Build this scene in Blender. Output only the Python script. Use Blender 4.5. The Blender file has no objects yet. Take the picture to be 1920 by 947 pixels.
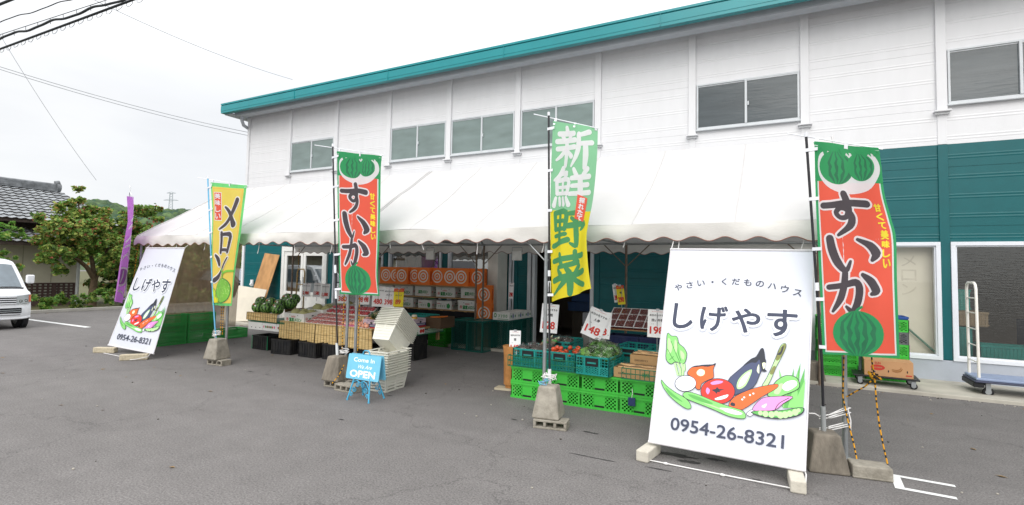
import bpy, bmesh, math, random
from mathutils import Vector, Matrix, Euler
R = math.radians
random.seed(7)
scn = bpy.context.scene
COL = scn.collection

# ------------------------------------------------------------------ camera
CF = Vector((-0.46287, 0.88491, 0.05165))
YAW, PITCH, ROLL = R(27.61164), R(2.96079), R(1.12871)
FPX, CX, CY = 967.674, 960.0, 457.338
CF = Vector((-math.sin(YAW)*math.cos(PITCH), math.cos(YAW)*math.cos(PITCH), math.sin(PITCH)))
_r = Vector((math.cos(YAW), math.sin(YAW), 0)); _u = _r.cross(CF)
CR = _r*math.cos(ROLL) + _u*math.sin(ROLL); CU = -_r*math.sin(ROLL) + _u*math.cos(ROLL)
CAM = Vector((0, 0, 1.8))
cam = bpy.data.cameras.new('camera'); cam_o = bpy.data.objects.new('camera', cam); COL.objects.link(cam_o)
cam.sensor_width = 36; cam.lens = FPX/1920*36
cam.shift_y = (CY-473.5)/1920
cam.clip_end = 3000; cam.clip_start = .05
mw = Matrix.Identity(4)
for i in range(3):
    mw[i][0] = CR[i]; mw[i][1] = CU[i]; mw[i][2] = -CF[i]; mw[i][3] = CAM[i]
cam_o.matrix_world = mw
scn.camera = cam_o

# ------------------------------------------------------------------ sky, sun, exposure
SUN_EL, SUN_AZ = 36, 168          # sun behind the camera's right shoulder, veiled by cloud
w = bpy.data.worlds.new('World'); scn.world = w; w.use_nodes = True
nt = w.node_tree; nt.nodes.clear()
N = nt.nodes.new; Lk = nt.links.new
sky = N('ShaderNodeTexSky'); sky.sky_type = 'NISHITA'; sky.sun_disc = False
sky.sun_elevation = R(SUN_EL); sky.sun_rotation = R(SUN_AZ)
tc = N('ShaderNodeTexCoord'); sep = N('ShaderNodeSeparateXYZ'); Lk(tc.outputs['Generated'], sep.inputs[0])
mp = N('ShaderNodeMapping'); mp.inputs['Scale'].default_value = (1.2, 1.2, 3.2); Lk(tc.outputs['Generated'], mp.inputs[0])
nz = N('ShaderNodeTexNoise'); nz.inputs['Scale'].default_value = 2.1; nz.inputs['Detail'].default_value = 5; nz.inputs['Roughness'].default_value = .5
nz.inputs['Distortion'].default_value = .4
Lk(mp.outputs[0], nz.inputs[0])
cr = N('ShaderNodeValToRGB'); cr.color_ramp.elements[0].position = .34; cr.color_ramp.elements[0].color = (6.2, 6.3, 6.5, 1)
cr.color_ramp.elements[1].position = .60; cr.color_ramp.elements[1].color = (6.95, 7.0, 7.05, 1)
Lk(nz.outputs[0], cr.inputs[0])
el = N('ShaderNodeMapRange'); el.inputs[1].default_value = .25; el.inputs[2].default_value = 1.0; el.inputs[3].default_value = 1.0; el.inputs[4].default_value = 2.5
Lk(sep.outputs[2], el.inputs[0])
sc_ = N('ShaderNodeVectorMath'); sc_.operation = 'SCALE'; Lk(cr.outputs[0], sc_.inputs[0]); Lk(el.outputs[0], sc_.inputs[3])
mx = N('ShaderNodeMixRGB'); mx.inputs[0].default_value = .93; Lk(sky.outputs[0], mx.inputs[1]); Lk(sc_.outputs[0], mx.inputs[2])
bg = N('ShaderNodeBackground'); bg.inputs[1].default_value = .1; Lk(mx.outputs[0], bg.inputs[0])
wo = N('ShaderNodeOutputWorld'); Lk(bg.outputs[0], wo.inputs[0])
sl = bpy.data.lights.new('sun', 'SUN'); sl.energy = 1.15; sl.angle = R(45); sl.color = (1, .97, .92)
so = bpy.data.objects.new('sun', sl); COL.objects.link(so)
# Nishita rotation: azimuth measured from +Y clockwise
sd = Vector((math.sin(R(SUN_AZ))*math.cos(R(SUN_EL)), math.cos(R(SUN_AZ))*math.cos(R(SUN_EL)), math.sin(R(SUN_EL))))
so.rotation_euler = sd.to_track_quat('Z', 'Y').to_euler()
scn.view_settings.view_transform = 'Standard'; scn.view_settings.look = 'None'
scn.view_settings.exposure = 0.55; scn.view_settings.gamma = 1.0; scn.view_settings.use_curve_mapping = False
scn.render.engine = 'CYCLES'
scn.cycles.max_bounces = 8; scn.cycles.transparent_max_bounces = 12
scn.cycles.use_denoising = True

# ------------------------------------------------------------------ materials
def lin(c):
    if isinstance(c, str): c = [int(c[i:i+2], 16)/255 for i in (0, 2, 4)]
    return tuple((x/12.92 if x <= .04045 else ((x+.055)/1.055)**2.4) for x in c)
MATS = {}
def mat(name, col, rough=.6, var=.12, scale=6.0, bump=0.0, bscale=60.0, metal=0.0, spec=.4, dirt=0.0, dirtcol='5a5248', dscale=2.5, stretch=(1, 1, 1), rnd=0.0, trans=0.0, coat=0.0):
    if name in MATS: return MATS[name]
    m = bpy.data.materials.new(name); m.use_nodes = True; t = m.node_tree; n = t.nodes; l = t.links
    p = n['Principled BSDF']; out = n['Material Output']
    c = lin(col)
    tc = n.new('ShaderNodeTexCoord'); mp = n.new('ShaderNodeMapping'); mp.inputs['Scale'].default_value = stretch; l.new(tc.outputs['Object'], mp.inputs[0])
    nz = n.new('ShaderNodeTexNoise'); nz.inputs['Scale'].default_value = scale; nz.inputs['Detail'].default_value = 6; l.new(mp.outputs[0], nz.inputs[0])
    r = n.new('ShaderNodeMapRange'); r.inputs[1].default_value = .3; r.inputs[2].default_value = .7; r.inputs[3].default_value = 1-var; r.inputs[4].default_value = 1+var; l.new(nz.outputs[0], r.inputs[0])
    val = r.outputs[0]
    if rnd:
        oi = n.new('ShaderNodeObjectInfo'); rr = n.new('ShaderNodeMapRange'); rr.inputs[3].default_value = 1-rnd; rr.inputs[4].default_value = 1+rnd; l.new(oi.outputs['Random'], rr.inputs[0])
        mm = n.new('ShaderNodeMath'); mm.operation = 'MULTIPLY'; l.new(val, mm.inputs[0]); l.new(rr.outputs[0], mm.inputs[1]); val = mm.outputs[0]
    vm = n.new('ShaderNodeVectorMath'); vm.operation = 'SCALE'; vm.inputs[0].default_value = c; l.new(val, vm.inputs[3])
    colout = vm.outputs[0]
    if dirt:
        dn = n.new('ShaderNodeTexNoise'); dn.inputs['Scale'].default_value = dscale; dn.inputs['Detail'].default_value = 8; dn.inputs['Roughness'].default_value = .65; l.new(mp.outputs[0], dn.inputs[0])
        dr = n.new('ShaderNodeMapRange'); dr.inputs[1].default_value = .45; dr.inputs[2].default_value = .75; dr.inputs[3].default_value = 0; dr.inputs[4].default_value = dirt; l.new(dn.outputs[0], dr.inputs[0])
        dm = n.new('ShaderNodeMixRGB'); l.new(dr.outputs[0], dm.inputs[0]); l.new(colout, dm.inputs[1]); dm.inputs[2].default_value = (*lin(dirtcol), 1); colout = dm.outputs[0]
    l.new(colout, p.inputs['Base Color'])
    p.inputs['Roughness'].default_value = rough; p.inputs['Metallic'].default_value = metal; p.inputs['Specular IOR Level'].default_value = spec
    if coat: p.inputs['Coat Weight'].default_value = coat; p.inputs['Coat Roughness'].default_value = .05
    if bump:
        bn = n.new('ShaderNodeTexNoise'); bn.inputs['Scale'].default_value = bscale; bn.inputs['Detail'].default_value = 4; l.new(mp.outputs[0], bn.inputs[0])
        b = n.new('ShaderNodeBump'); b.inputs['Strength'].default_value = bump; b.inputs['Distance'].default_value = .01; l.new(bn.outputs[0], b.inputs['Height']); l.new(b.outputs[0], p.inputs['Normal'])
    if trans:
        tr = n.new('ShaderNodeBsdfTranslucent'); l.new(colout, tr.inputs[0]); ms = n.new('ShaderNodeMixShader'); ms.inputs[0].default_value = trans
        l.new(p.outputs[0], ms.inputs[1]); l.new(tr.outputs[0], ms.inputs[2]); l.new(ms.outputs[0], out.inputs[0])
    MATS[name] = m
    return m
def glass(name, tint=(.5, .52, .52), rough=.03, refl=.25, wave=0.0):
    if name in MATS: return MATS[name]
    m = bpy.data.materials.new(name); m.use_nodes = True; t = m.node_tree; n = t.nodes; l = t.links
    n.remove(n['Principled BSDF']); out = n['Material Output']
    tr = n.new('ShaderNodeBsdfTransparent'); tr.inputs[0].default_value = (*tint, 1)
    gl = n.new('ShaderNodeBsdfGlossy'); gl.inputs['Roughness'].default_value = rough; gl.inputs['Color'].default_value = (.9, .93, .93, 1)
    lw = n.new('ShaderNodeLayerWeight'); pw = n.new('ShaderNodeMath'); pw.operation = 'POWER'; pw.inputs[1].default_value = 4; l.new(lw.outputs['Facing'], pw.inputs[0])
    mr = n.new('ShaderNodeMapRange'); mr.inputs[1].default_value = 0; mr.inputs[2].default_value = 1; mr.inputs[3].default_value = refl*.35; mr.inputs[4].default_value = .95; l.new(pw.outputs[0], mr.inputs[0])
    ms = n.new('ShaderNodeMixShader'); l.new(mr.outputs[0], ms.inputs[0]); l.new(tr.outputs[0], ms.inputs[1]); l.new(gl.outputs[0], ms.inputs[2]); l.new(ms.outputs[0], out.inputs[0])
    if wave:
        tc = n.new('ShaderNodeTexCoord'); mp = n.new('ShaderNodeMapping'); mp.inputs['Scale'].default_value = (3, 1, 22); l.new(tc.outputs['Object'], mp.inputs[0])
        nz = n.new('ShaderNodeTexNoise'); nz.inputs['Scale'].default_value = 2; nz.inputs['Detail'].default_value = 4; l.new(mp.outputs[0], nz.inputs[0])
        b = n.new('ShaderNodeBump'); b.inputs['Strength'].default_value = wave; b.inputs['Distance'].default_value = .02; l.new(nz.outputs[0], b.inputs['Height']); l.new(b.outputs[0], gl.inputs['Normal'])
    MATS[name] = m
    return m

# ------------------------------------------------------------------ mesh builder
class MB:
    def __init__(s): s.v = []; s.f = []; s.mi = []; s.mats = []; s.sm = []
    def mid(s, m):
        if m not in s.mats: s.mats.append(m)
        return s.mats.index(m)
    def add(s, vs, fs, m, smooth=False):
        o = len(s.v); k = s.mid(m)
        s.v.extend([tuple(p) for p in vs])
        for f in fs: s.f.append([i+o for i in f]); s.mi.append(k); s.sm.append(smooth)
        return s
    def quad(s, a, b, c, d, m): return s.add([a, b, c, d], [(0, 1, 2, 3)], m)
    def box(s, x0, x1, y0, y1, z0, z1, m, M=None, taper=0, ttop=0):
        t = taper; q = ttop
        vs = [(x0+t, y0+t, z0), (x1-t, y0+t, z0), (x1-t, y1-t, z0), (x0+t, y1-t, z0), (x0+q, y0+q, z1), (x1-q, y0+q, z1), (x1-q, y1-q, z1), (x0+q, y1-q, z1)]
        if M is not None: vs = [M @ Vector(p) for p in vs]
        return s.add(vs, [(3, 2, 1, 0), (4, 5, 6, 7), (0, 1, 5, 4), (1, 2, 6, 5), (2, 3, 7, 6), (3, 0, 4, 7)], m)
    def cyl(s, p0, p1, r, m, n=10, r2=None, caps=True):
        p0 = Vector(p0); p1 = Vector(p1); r2 = r if r2 is None else r2
        d = (p1-p0).normalized(); a = d.orthogonal().normalized(); b = d.cross(a)
        vs = []
        for i in range(n):
            t = 2*math.pi*i/n; q = a*math.cos(t)+b*math.sin(t)
            vs += [p0+q*r, p1+q*r2]
        fs = [(2*i, (2*i+2) % (2*n), (2*i+3) % (2*n), 2*i+1) for i in range(n)]
        s.add(vs, fs, m, True)
        if caps:
            s.add([vs[2*i] for i in range(n)], [tuple(range(n))[::-1]], m); s.add([vs[2*i+1] for i in range(n)], [tuple(range(n))], m)
        return s
    def tube(s, pts, r, m, n=6, closed=False):
        pts = [Vector(p) for p in pts]; k = len(pts); rs = r if isinstance(r, (list, tuple)) else [r]*k
        vs = []; a = None
        for i in range(k):
            d = (pts[min(i+1, k-1)]-pts[max(i-1, 0)]).normalized()
            if a is None: a = d.orthogonal().normalized()
            else: a = (a-d*a.dot(d)).normalized()
            b = d.cross(a)
            for j in range(n):
                t = 2*math.pi*j/n; vs.append(pts[i]+(a*math.cos(t)+b*math.sin(t))*rs[i])
        fs = []
        for i in range(k-1):
            for j in range(n):
                fs.append((i*n+j, i*n+(j+1) % n, (i+1)*n+(j+1) % n, (i+1)*n+j))
        s.add(vs, fs, m, True)
        s.add(vs[:n], [tuple(range(n))[::-1]], m); s.add(vs[-n:], [tuple(range(n))], m)
        return s
    def lathe(s, prof, m, M=None, n=16, smooth=True):
        vs = []; k = len(prof)
        for (r, z) in prof:
            for j in range(n):
                t = 2*math.pi*j/n; p = Vector((r*math.cos(t), r*math.sin(t), z)); vs.append(M @ p if M is not None else p)
        fs = [(i*n+j, i*n+(j+1) % n, (i+1)*n+(j+1) % n, (i+1)*n+j) for i in range(k-1) for j in range(n)]
        return s.add(vs, fs, m, smooth)
    def prism(s, poly, d, m, M=None):
        """poly in local xz, extruded from y=0 to y=d"""
        k = len(poly); vs = [Vector((x, 0, z)) for x, z in poly]+[Vector((x, d, z)) for x, z in poly]
        if M is not None: vs = [M @ p for p in vs]
        return s.add(vs, [tuple(range(k)), tuple(range(2*k-1, k-1, -1))]+[(i, i+k, (i+1) % k+k, (i+1) % k) for i in range(k)], m)
    def ell(s, c, rx, ry, rz, m, nu=12, nv=8, M=None):
        vs = []; 
        for i in range(nv+1):
            ph = math.pi*i/nv
            for j in range(nu):
                t = 2*math.pi*j/nu
                p = Vector((rx*math.sin(ph)*math.cos(t), ry*math.sin(ph)*math.sin(t), rz*math.cos(ph)))
                if M is not None: p = M @ p
                vs.append(p+Vector(c))
        fs = [((i+1)*nu+j, (i+1)*nu+(j+1) % nu, i*nu+(j+1) % nu, i*nu+j) for i in range(nv) for j in range(nu)]
        return s.add(vs, fs, m, True)
    def grid(s, fn, nu, nv, m, smooth=True):
        vs = [fn(i/nu, j/nv) for j in range(nv+1) for i in range(nu+1)]
        return s.add(vs, [(j*(nu+1)+i, j*(nu+1)+i+1, (j+1)*(nu+1)+i+1, (j+1)*(nu+1)+i) for j in range(nv) for i in range(nu)], m, smooth)
    def build(s, name, parent=None, bevel=0, seg=2, solid=0, loc=None, rz=0, solidoff=0):
        me = bpy.data.meshes.new(name); me.from_pydata(s.v, [], s.f)
        for m in s.mats: me.materials.append(m)
        me.polygons.foreach_set('material_index', s.mi); me.polygons.foreach_set('use_smooth', s.sm); me.update()
        o = bpy.data.objects.new(name, me); COL.objects.link(o)
        if parent: o.parent = parent
        if loc: o.location = loc
        if rz: o.rotation_euler.z = rz
        if bevel:
            b = o.modifiers.new('bevel', 'BEVEL'); b.width = bevel; b.segments = seg; b.limit_method = 'ANGLE'; b.angle_limit = R(40)
        if solid:
            b = o.modifiers.new('thick', 'SOLIDIFY'); b.thickness = solid; b.offset = solidoff
        return o
def tag(o, label=None, cat=None, group=None, kind=None):
    if label: o['label'] = label
    if cat: o['category'] = cat
    if group: o['group'] = group
    if kind: o['kind'] = kind
    return o
def empty(name, loc=(0, 0, 0), rz=0, label=None, cat=None, group=None):
    o = bpy.data.objects.new(name, None); COL.objects.link(o); o.location = loc; o.rotation_euler.z = rz; o.empty_display_size = .1
    return tag(o, label, cat, group)
def copy_tree(o, parent=None):
    c = o.copy(); COL.objects.link(c); c.parent = parent
    for ch in list(o.children): copy_tree(ch, c)
    return c
class Kind:
    """first use hands out the prototype, later uses hand out copies"""
    def __init__(s, proto): s.p = proto; s.used = False
    def put(s, loc, rz=0, label=None, cat=None, group=None, rot=None, scale=None):
        o = s.p if not s.used else copy_tree(s.p)
        s.used = True
        o.location = loc; o.rotation_euler = rot if rot else (0, 0, rz)
        o.scale = (scale if scale else (1, 1, 1))
        return tag(o, label, cat, group)
def ray(px, py): return CF + CR*((px-CX)/FPX) + CU*((CY-py)/FPX)
def at(px, py, **k):
    (a, v), = k.items(); i = 'xyz'.index(a); d = ray(px, py)
    return CAM + d*((v-CAM[i])/d[i])
def T(x=0, y=0, z=0, rx=0, ry=0, rz=0): return Matrix.Translation((x, y, z)) @ Euler((R(rx), R(ry), R(rz))).to_matrix().to_4x4()

# ------------------------------------------------------------------ flat print (lettering, drawings) laid on any surface
_tx = {}
def text2d(body, offset=0.0, shear=0.0):
    k = (body, offset, shear)
    if k not in _tx:
        c = bpy.data.curves.new('lettering', 'FONT'); c.body = body; c.offset = offset; c.shear = shear; c.resolution_u = 4
        o = bpy.data.objects.new('lettering', c); COL.objects.link(o)
        dg = bpy.context.evaluated_depsgraph_get(); ev = o.evaluated_get(dg); m = ev.to_mesh()
        vs = [(v.co.x, v.co.y) for v in m.vertices]; fs = [tuple(p.vertices) for p in m.polygons]
        ev.to_mesh_clear(); bpy.data.objects.remove(o); bpy.data.curves.remove(c)
        _tx[k] = (vs, fs)
    return _tx[k]
def bbox(vs):
    xs = [p[0] for p in vs]; ys = [p[1] for p in vs]; return min(xs), max(xs), min(ys), max(ys)
def fit(vs, cx, cy, wd, hg, keep=False, rot=0):
    x0, x1, y0, y1 = bbox(vs); sx = wd/max(x1-x0, 1e-6); sy = hg/max(y1-y0, 1e-6)
    if keep: sx = sy = min(sx, sy)
    ca, sa = math.cos(rot), math.sin(rot); out = []
    for x, y in vs:
        a = (x-(x0+x1)/2)*sx; b = (y-(y0+y1)/2)*sy; out.append((cx+a*ca-b*sa, cy+a*sa+b*ca))
    return out
def smooth_loop(pts, k=4, closed=True):
    n = len(pts); out = []
    for i in range(n if closed else n-1):
        g = (lambda j: pts[j % n]) if closed else (lambda j: pts[max(0, min(n-1, j))])
        p0, p1, p2, p3 = g(i-1), g(i), g(i+1), g(i+2)
        for q in range(k):
            t = q/k
            out.append(tuple(.5*(2*p1[a]+(p2[a]-p0[a])*t+(2*p0[a]-5*p1[a]+4*p2[a]-p3[a])*t*t+(-p0[a]+3*p1[a]-3*p2[a]+p3[a])*t**3) for a in (0, 1)))
    if not closed: out.append(tuple(pts[-1]))
    return out
def stroke(pts, wd, closed=False):
    """ribbon of a brush or pen line -> verts, faces; wd may be a list"""
    n = len(pts); vs = []; fs = []
    for i in range(n):
        a = pts[(i-1) % n] if closed else pts[max(0, i-1)]; b = pts[(i+1) % n] if closed else pts[min(n-1, i+1)]
        dx, dy = b[0]-a[0], b[1]-a[1]; L = math.hypot(dx, dy) or 1; h = (wd[i] if isinstance(wd, (list, tuple)) else wd)/2
        vs += [(pts[i][0]-dy/L*h, pts[i][1]+dx/L*h), (pts[i][0]+dy/L*h, pts[i][1]-dx/L*h)]
    for i in range(n if closed else n-1):
        j = (i+1) % n; fs.append((2*i, 2*i+1, 2*j+1, 2*j))
    return vs, fs
class Print:
    """collects flat shapes (art coordinates) and lays them on a surface through warp(u, v, lift)"""
    def __init__(s, step=None, lift=.00012, base=.0025): s.items = []; s.z = 0; s.step = step; s.lift = lift; s.base = base
    def shape(s, vs, fs, m, up=True):
        if up: s.z += 1
        s.items.append((list(vs), list(fs), m, s.z)); return s
    def poly(s, pts, m, smooth=0, line=None, lw=.01):
        if smooth: pts = smooth_loop(pts, smooth)
        s.shape(pts, [tuple(range(len(pts)))], m)
        if line: s.line(pts, lw, line, True)
        return s
    def line(s, pts, wd, m, closed=False, smooth=0):
        if smooth:
            pts = smooth_loop(pts, smooth, closed)
            if isinstance(wd, (list, tuple)):
                n = len(pts); wd = [wd[0]+(0) if len(wd) == 1 else (lambda t: wd[int(t)]+(wd[min(int(t)+1, len(wd)-1)]-wd[int(t)])*(t-int(t)))(i/(n-1)*(len(wd)-1)) for i in range(n)]
        vs, fs = stroke(pts, wd, closed); return s.shape(vs, fs, m)
    def circle(s, cx, cy, rx, ry, m, n=28, hole=0):
        o = [(cx+rx*math.cos(2*math.pi*i/n), cy+ry*math.sin(2*math.pi*i/n)) for i in range(n)]
        if not hole: return s.shape(o, [tuple(range(n))], m)
        q = [(cx+hole*rx*math.cos(2*math.pi*i/n), cy+hole*ry*math.sin(2*math.pi*i/n)) for i in range(n)]
        return s.shape(o+q, [(i, (i+1) % n, n+(i+1) % n, n+i) for i in range(n)], m)
    def rect(s, x0, x1, y0, y1, m): return s.shape([(x0, y0), (x1, y0), (x1, y1), (x0, y1)], [(0, 1, 2, 3)], m)
    def text(s, body, cx, cy, wd, hg, m, bold=0, border=None, bw=0, keep=False, rot=0, offset=0, shear=0):
        vs, fs = text2d(body, offset, shear); vs = fit(vs, cx, cy, wd, hg, keep, rot)
        if border:
            n = 12
            for i in range(n):
                a = 2*math.pi*i/n; s.items.append(([(x+math.cos(a)*(bw+bold), y+math.sin(a)*(bw+bold)) for x, y in vs], fs, border, s.z+1+i*.05))
            s.z += 1.6
        if bold:
            n = 8
            for i in range(n):
                a = 2*math.pi*i/n; s.items.append(([(x+math.cos(a)*bold, y+math.sin(a)*bold) for x, y in vs], fs, m, s.z+1+i*.05))
            s.z += 1.5
        return s.shape(vs, fs, m)
    def into(s, mb, warp):
        for vs, fs, m, z in s.items:
            if s.step:
                bm = bmesh.new(); bv = [bm.verts.new((x, y, 0)) for x, y in vs]
                for f in fs:
                    try: bm.faces.new([bv[i] for i in f])
                    except ValueError: pass
                bmesh.ops.triangulate(bm, faces=bm.faces[:])
                for _ in range(5):
                    es = [e for e in bm.edges if e.calc_length() > s.step]
                    if not es: break
                    bmesh.ops.subdivide_edges(bm, edges=es, cuts=1); bmesh.ops.triangulate(bm, faces=bm.faces[:])
                bm.verts.index_update()
                vs = [(v.co.x, v.co.y) for v in bm.verts]; fs = [tuple(v.index for v in f.verts) for f in bm.faces]; bm.free()
            mb.add([warp(x, y, s.base+z*s.lift) for x, y in vs], fs, m)
BRUSH = {
'す': [([(.0,.70),(.2,.72),(.6,.79),(1,.77)],[.11,.11,.12,.14]),([(.50,1.0),(.55,.82),(.57,.6),(.50,.44),(.36,.42),(.28,.54),(.38,.66),(.54,.62),(.62,.42),(.55,.2),(.28,-.02)],[.13,.15,.13,.09,.08,.08,.08,.10,.14,.13,.03])],
'い': [([(.06,.95),(.10,.62),(.2,.28),(.36,.06),(.46,.30)],[.16,.18,.17,.10,.03]),([(.62,.92),(.85,.74),(.97,.47),(.90,.30)],[.04,.16,.19,.06])],
'か': [([(.0,.66),(.3,.70),(.58,.77),(.66,.62),(.62,.28),(.50,.02),(.36,.14)],[.10,.11,.13,.14,.14,.11,.03]),([(.36,1.0),(.33,.72),(.24,.36),(.06,.03)],[.11,.13,.13,.03]),([(.74,.94),(.92,.77),(1.0,.54),(.92,.46)],[.05,.15,.16,.06])],
'メ': [([(.88,1.0),(.74,.68),(.45,.30),(.03,.0)],[.17,.18,.13,.03]),([(.26,.74),(.54,.52),(.82,.20)],[.05,.15,.24])],
'ロ': [([(.1,.97),(.13,.5),(.11,.0)],[.10,.12,.12]),([(.1,.88),(.5,.92),(.86,.88),(.86,.5),(.80,.05)],[.11,.13,.2,.17,.15]),([(.12,.13),(.5,.14),(.80,.12)],[.10,.11,.12])],
'ン': [([(.08,.97),(.22,.82),(.30,.62)],[.05,.14,.11]),([(.02,.03),(.25,.15),(.6,.46),(.95,.88)],[.18,.16,.12,.03])],
'新': [([(.27,1.02),(.30,.90)],[.08,.12]),([(.06,.83),(.5,.88)],[.10,.12]),([(.14,.80),(.2,.72)],[.06,.09]),([(.42,.83),(.36,.71)],[.09,.06]),([(.0,.63),(.55,.70)],[.10,.12]),([(.02,.44),(.55,.51)],[.09,.11]),([(.29,.66),(.30,.35),(.28,.02)],[.10,.12,.09]),([(.26,.44),(.14,.28),(.0,.16)],[.09,.08,.03]),([(.33,.40),(.46,.26)],[.06,.11]),([(.93,.97),(.78,.89),(.64,.84)],[.12,.10,.07]),([(.66,.88),(.66,.5),(.60,.25),(.48,.0)],[.10,.12,.10,.03]),([(.66,.60),(.82,.63),(1.0,.66)],[.09,.10,.12]),([(.84,.62),(.85,.3),(.83,-.04)],[.11,.13,.08])],
'鮮': [([(.26,1.02),(.16,.85),(.0,.72)],[.12,.10,.03]),([(.18,.88),(.40,.90),(.30,.76)],[.08,.10,.06]),([(.07,.70),(.09,.36)],[.08,.09]),([(.08,.70),(.46,.73),(.44,.36)],[.08,.10,.09]),([(.1,.53),(.44,.54)],[.055,.06]),([(.27,.70),(.27,.36)],[.055,.06]),([(.08,.36),(.46,.37)],[.07,.08]),([(.05,.24),(.0,.04)],[.06,.11]),([(.17,.24),(.20,.07)],[.06,.09]),([(.30,.24),(.35,.07)],[.06,.09]),([(.42,.25),(.51,.07)],[.06,.11]),([(.61,1.0),(.68,.85)],[.07,.10]),([(.94,1.02),(.84,.85)],[.11,.06]),([(.56,.77),(1.0,.83)],[.09,.11]),([(.58,.57),(.97,.62)],[.08,.10]),([(.52,.35),(1.03,.41)],[.09,.12]),([(.78,.80),(.79,.4),(.77,-.05)],[.10,.12,.08])],
'野': [([(.05,.95),(.08,.52)],[.09,.09]),([(.06,.95),(.48,.98),(.46,.52)],[.09,.12,.09]),([(.08,.74),(.46,.75)],[.06,.07]),([(.07,.53),(.46,.54)],[.08,.08]),([(.27,.95),(.27,.12)],[.09,.11]),([(.08,.33),(.48,.37)],[.08,.09]),([(.0,.06),(.54,.19)],[.10,.12]),([(.58,.95),(.93,.99),(.74,.78)],[.08,.12,.07]),([(.65,.83),(.77,.72)],[.06,.10]),([(.54,.61),(1.02,.67),(.92,.49)],[.10,.14,.05]),([(.76,.64),(.78,.3),(.75,.0),(.60,.08)],[.11,.14,.11,.03])],
'菜': [([(.0,.87),(1.0,.93)],[.09,.11]),([(.29,1.02),(.32,.77)],[.08,.10]),([(.71,1.04),(.67,.79)],[.11,.07]),([(.78,.77),(.5,.72),(.22,.69)],[.10,.09,.06]),([(.20,.63),(.28,.51)],[.07,.11]),([(.45,.65),(.51,.53)],[.07,.11]),([(.80,.66),(.66,.50)],[.11,.06]),([(.0,.38),(1.02,.47)],[.11,.14]),([(.5,.5),(.51,.2),(.48,-.06)],[.11,.14,.09]),([(.46,.40),(.28,.2),(.0,.04)],[.11,.09,.03]),([(.54,.40),(.74,.2),(1.02,.07)],[.07,.12,.12])]}
def brush(pr, ch, cx, cy, wd, hg, m, border=None, bw=0, grow=0):
    k = min(wd, hg)
    def lay(mm, g):
        for pts, ws in BRUSH[ch]:
            q = [(cx+(x-.5)*wd, cy+(y-.5)*hg) for x, y in pts]; w_ = [a*k+2*g for a in ws]
            if len(q) == 2: q = [q[0], ((q[0][0]+q[1][0])/2, (q[0][1]+q[1][1])/2), q[1]]; w_ = [w_[0], (w_[0]+w_[1])/2, w_[1]]
            pr.line(q, w_, mm, smooth=4); pr.z -= .92
            for e in (0, -1): pr.circle(q[e][0], q[e][1], w_[e]/2, w_[e]/2, mm, 12); pr.z -= .96
        pr.z += 1.5
    if border: lay(border, bw+grow)
    lay(m, grow)
def plane_warp(o, ux, uy):
    o = Vector(o); ux = Vector(ux).normalized(); uy = Vector(uy).normalized(); n = ux.cross(uy)
    return lambda x, y, l: o+ux*x+uy*y+n*l
# ================================================================== materials used in many places
WHITE_METAL = mat('white_metal', 'e4e6e8', .4, .04)
ALU = mat('aluminium', 'cfd3d6', .35, .05)
STEEL = mat('galvanised_steel', 'a9adb0', .38, .12, 14, metal=.55)
DARKSTEEL = mat('dark_steel', '3a3c40', .5, .1)
CONC = mat('concrete_block', '9c968a', .9, .16, 9, .55, 55, dirt=.75, dirtcol='5d574b', dscale=6, rnd=.08)
CONC_DK = mat('weathered_concrete', '847c70', .92, .2, 12, .7, 45, dirt=.85, dirtcol='403c36', dscale=5, stretch=(1, 1, .35), rnd=.1)
SIDING = mat('white_siding', 'e4e4e6', .5, .02, 3, .02, 90, dirt=.07, dirtcol='c4c1ba', dscale=1.0, stretch=(2, 1, .5))
TEAL = mat('teal_siding', '005c60', .42, .06, 4, .03, 90)
TEAL_ROOF = mat('teal_fascia', '16898f', .3, .05, 2, spec=.5)
GREYMETAL = mat('grey_gutter', 'b4b8be', .45, .05)
PLINTH = mat('plinth_paint', 'b3b9c4', .7, .05, 3, .1, 80, dirt=.25, dirtcol='8f8f90')
ROPE_Y = mat('rope_yellow', 'd89a17', .8); ROPE_K = mat('rope_black', '29231c', .8)
STRING = mat('white_string', 'e6e4e2', .8)
BLACKP = mat('black_plastic', '1b1c1f', .5, .15)
RUBBER = mat('rubber', '1d1d1f', .85)

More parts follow.
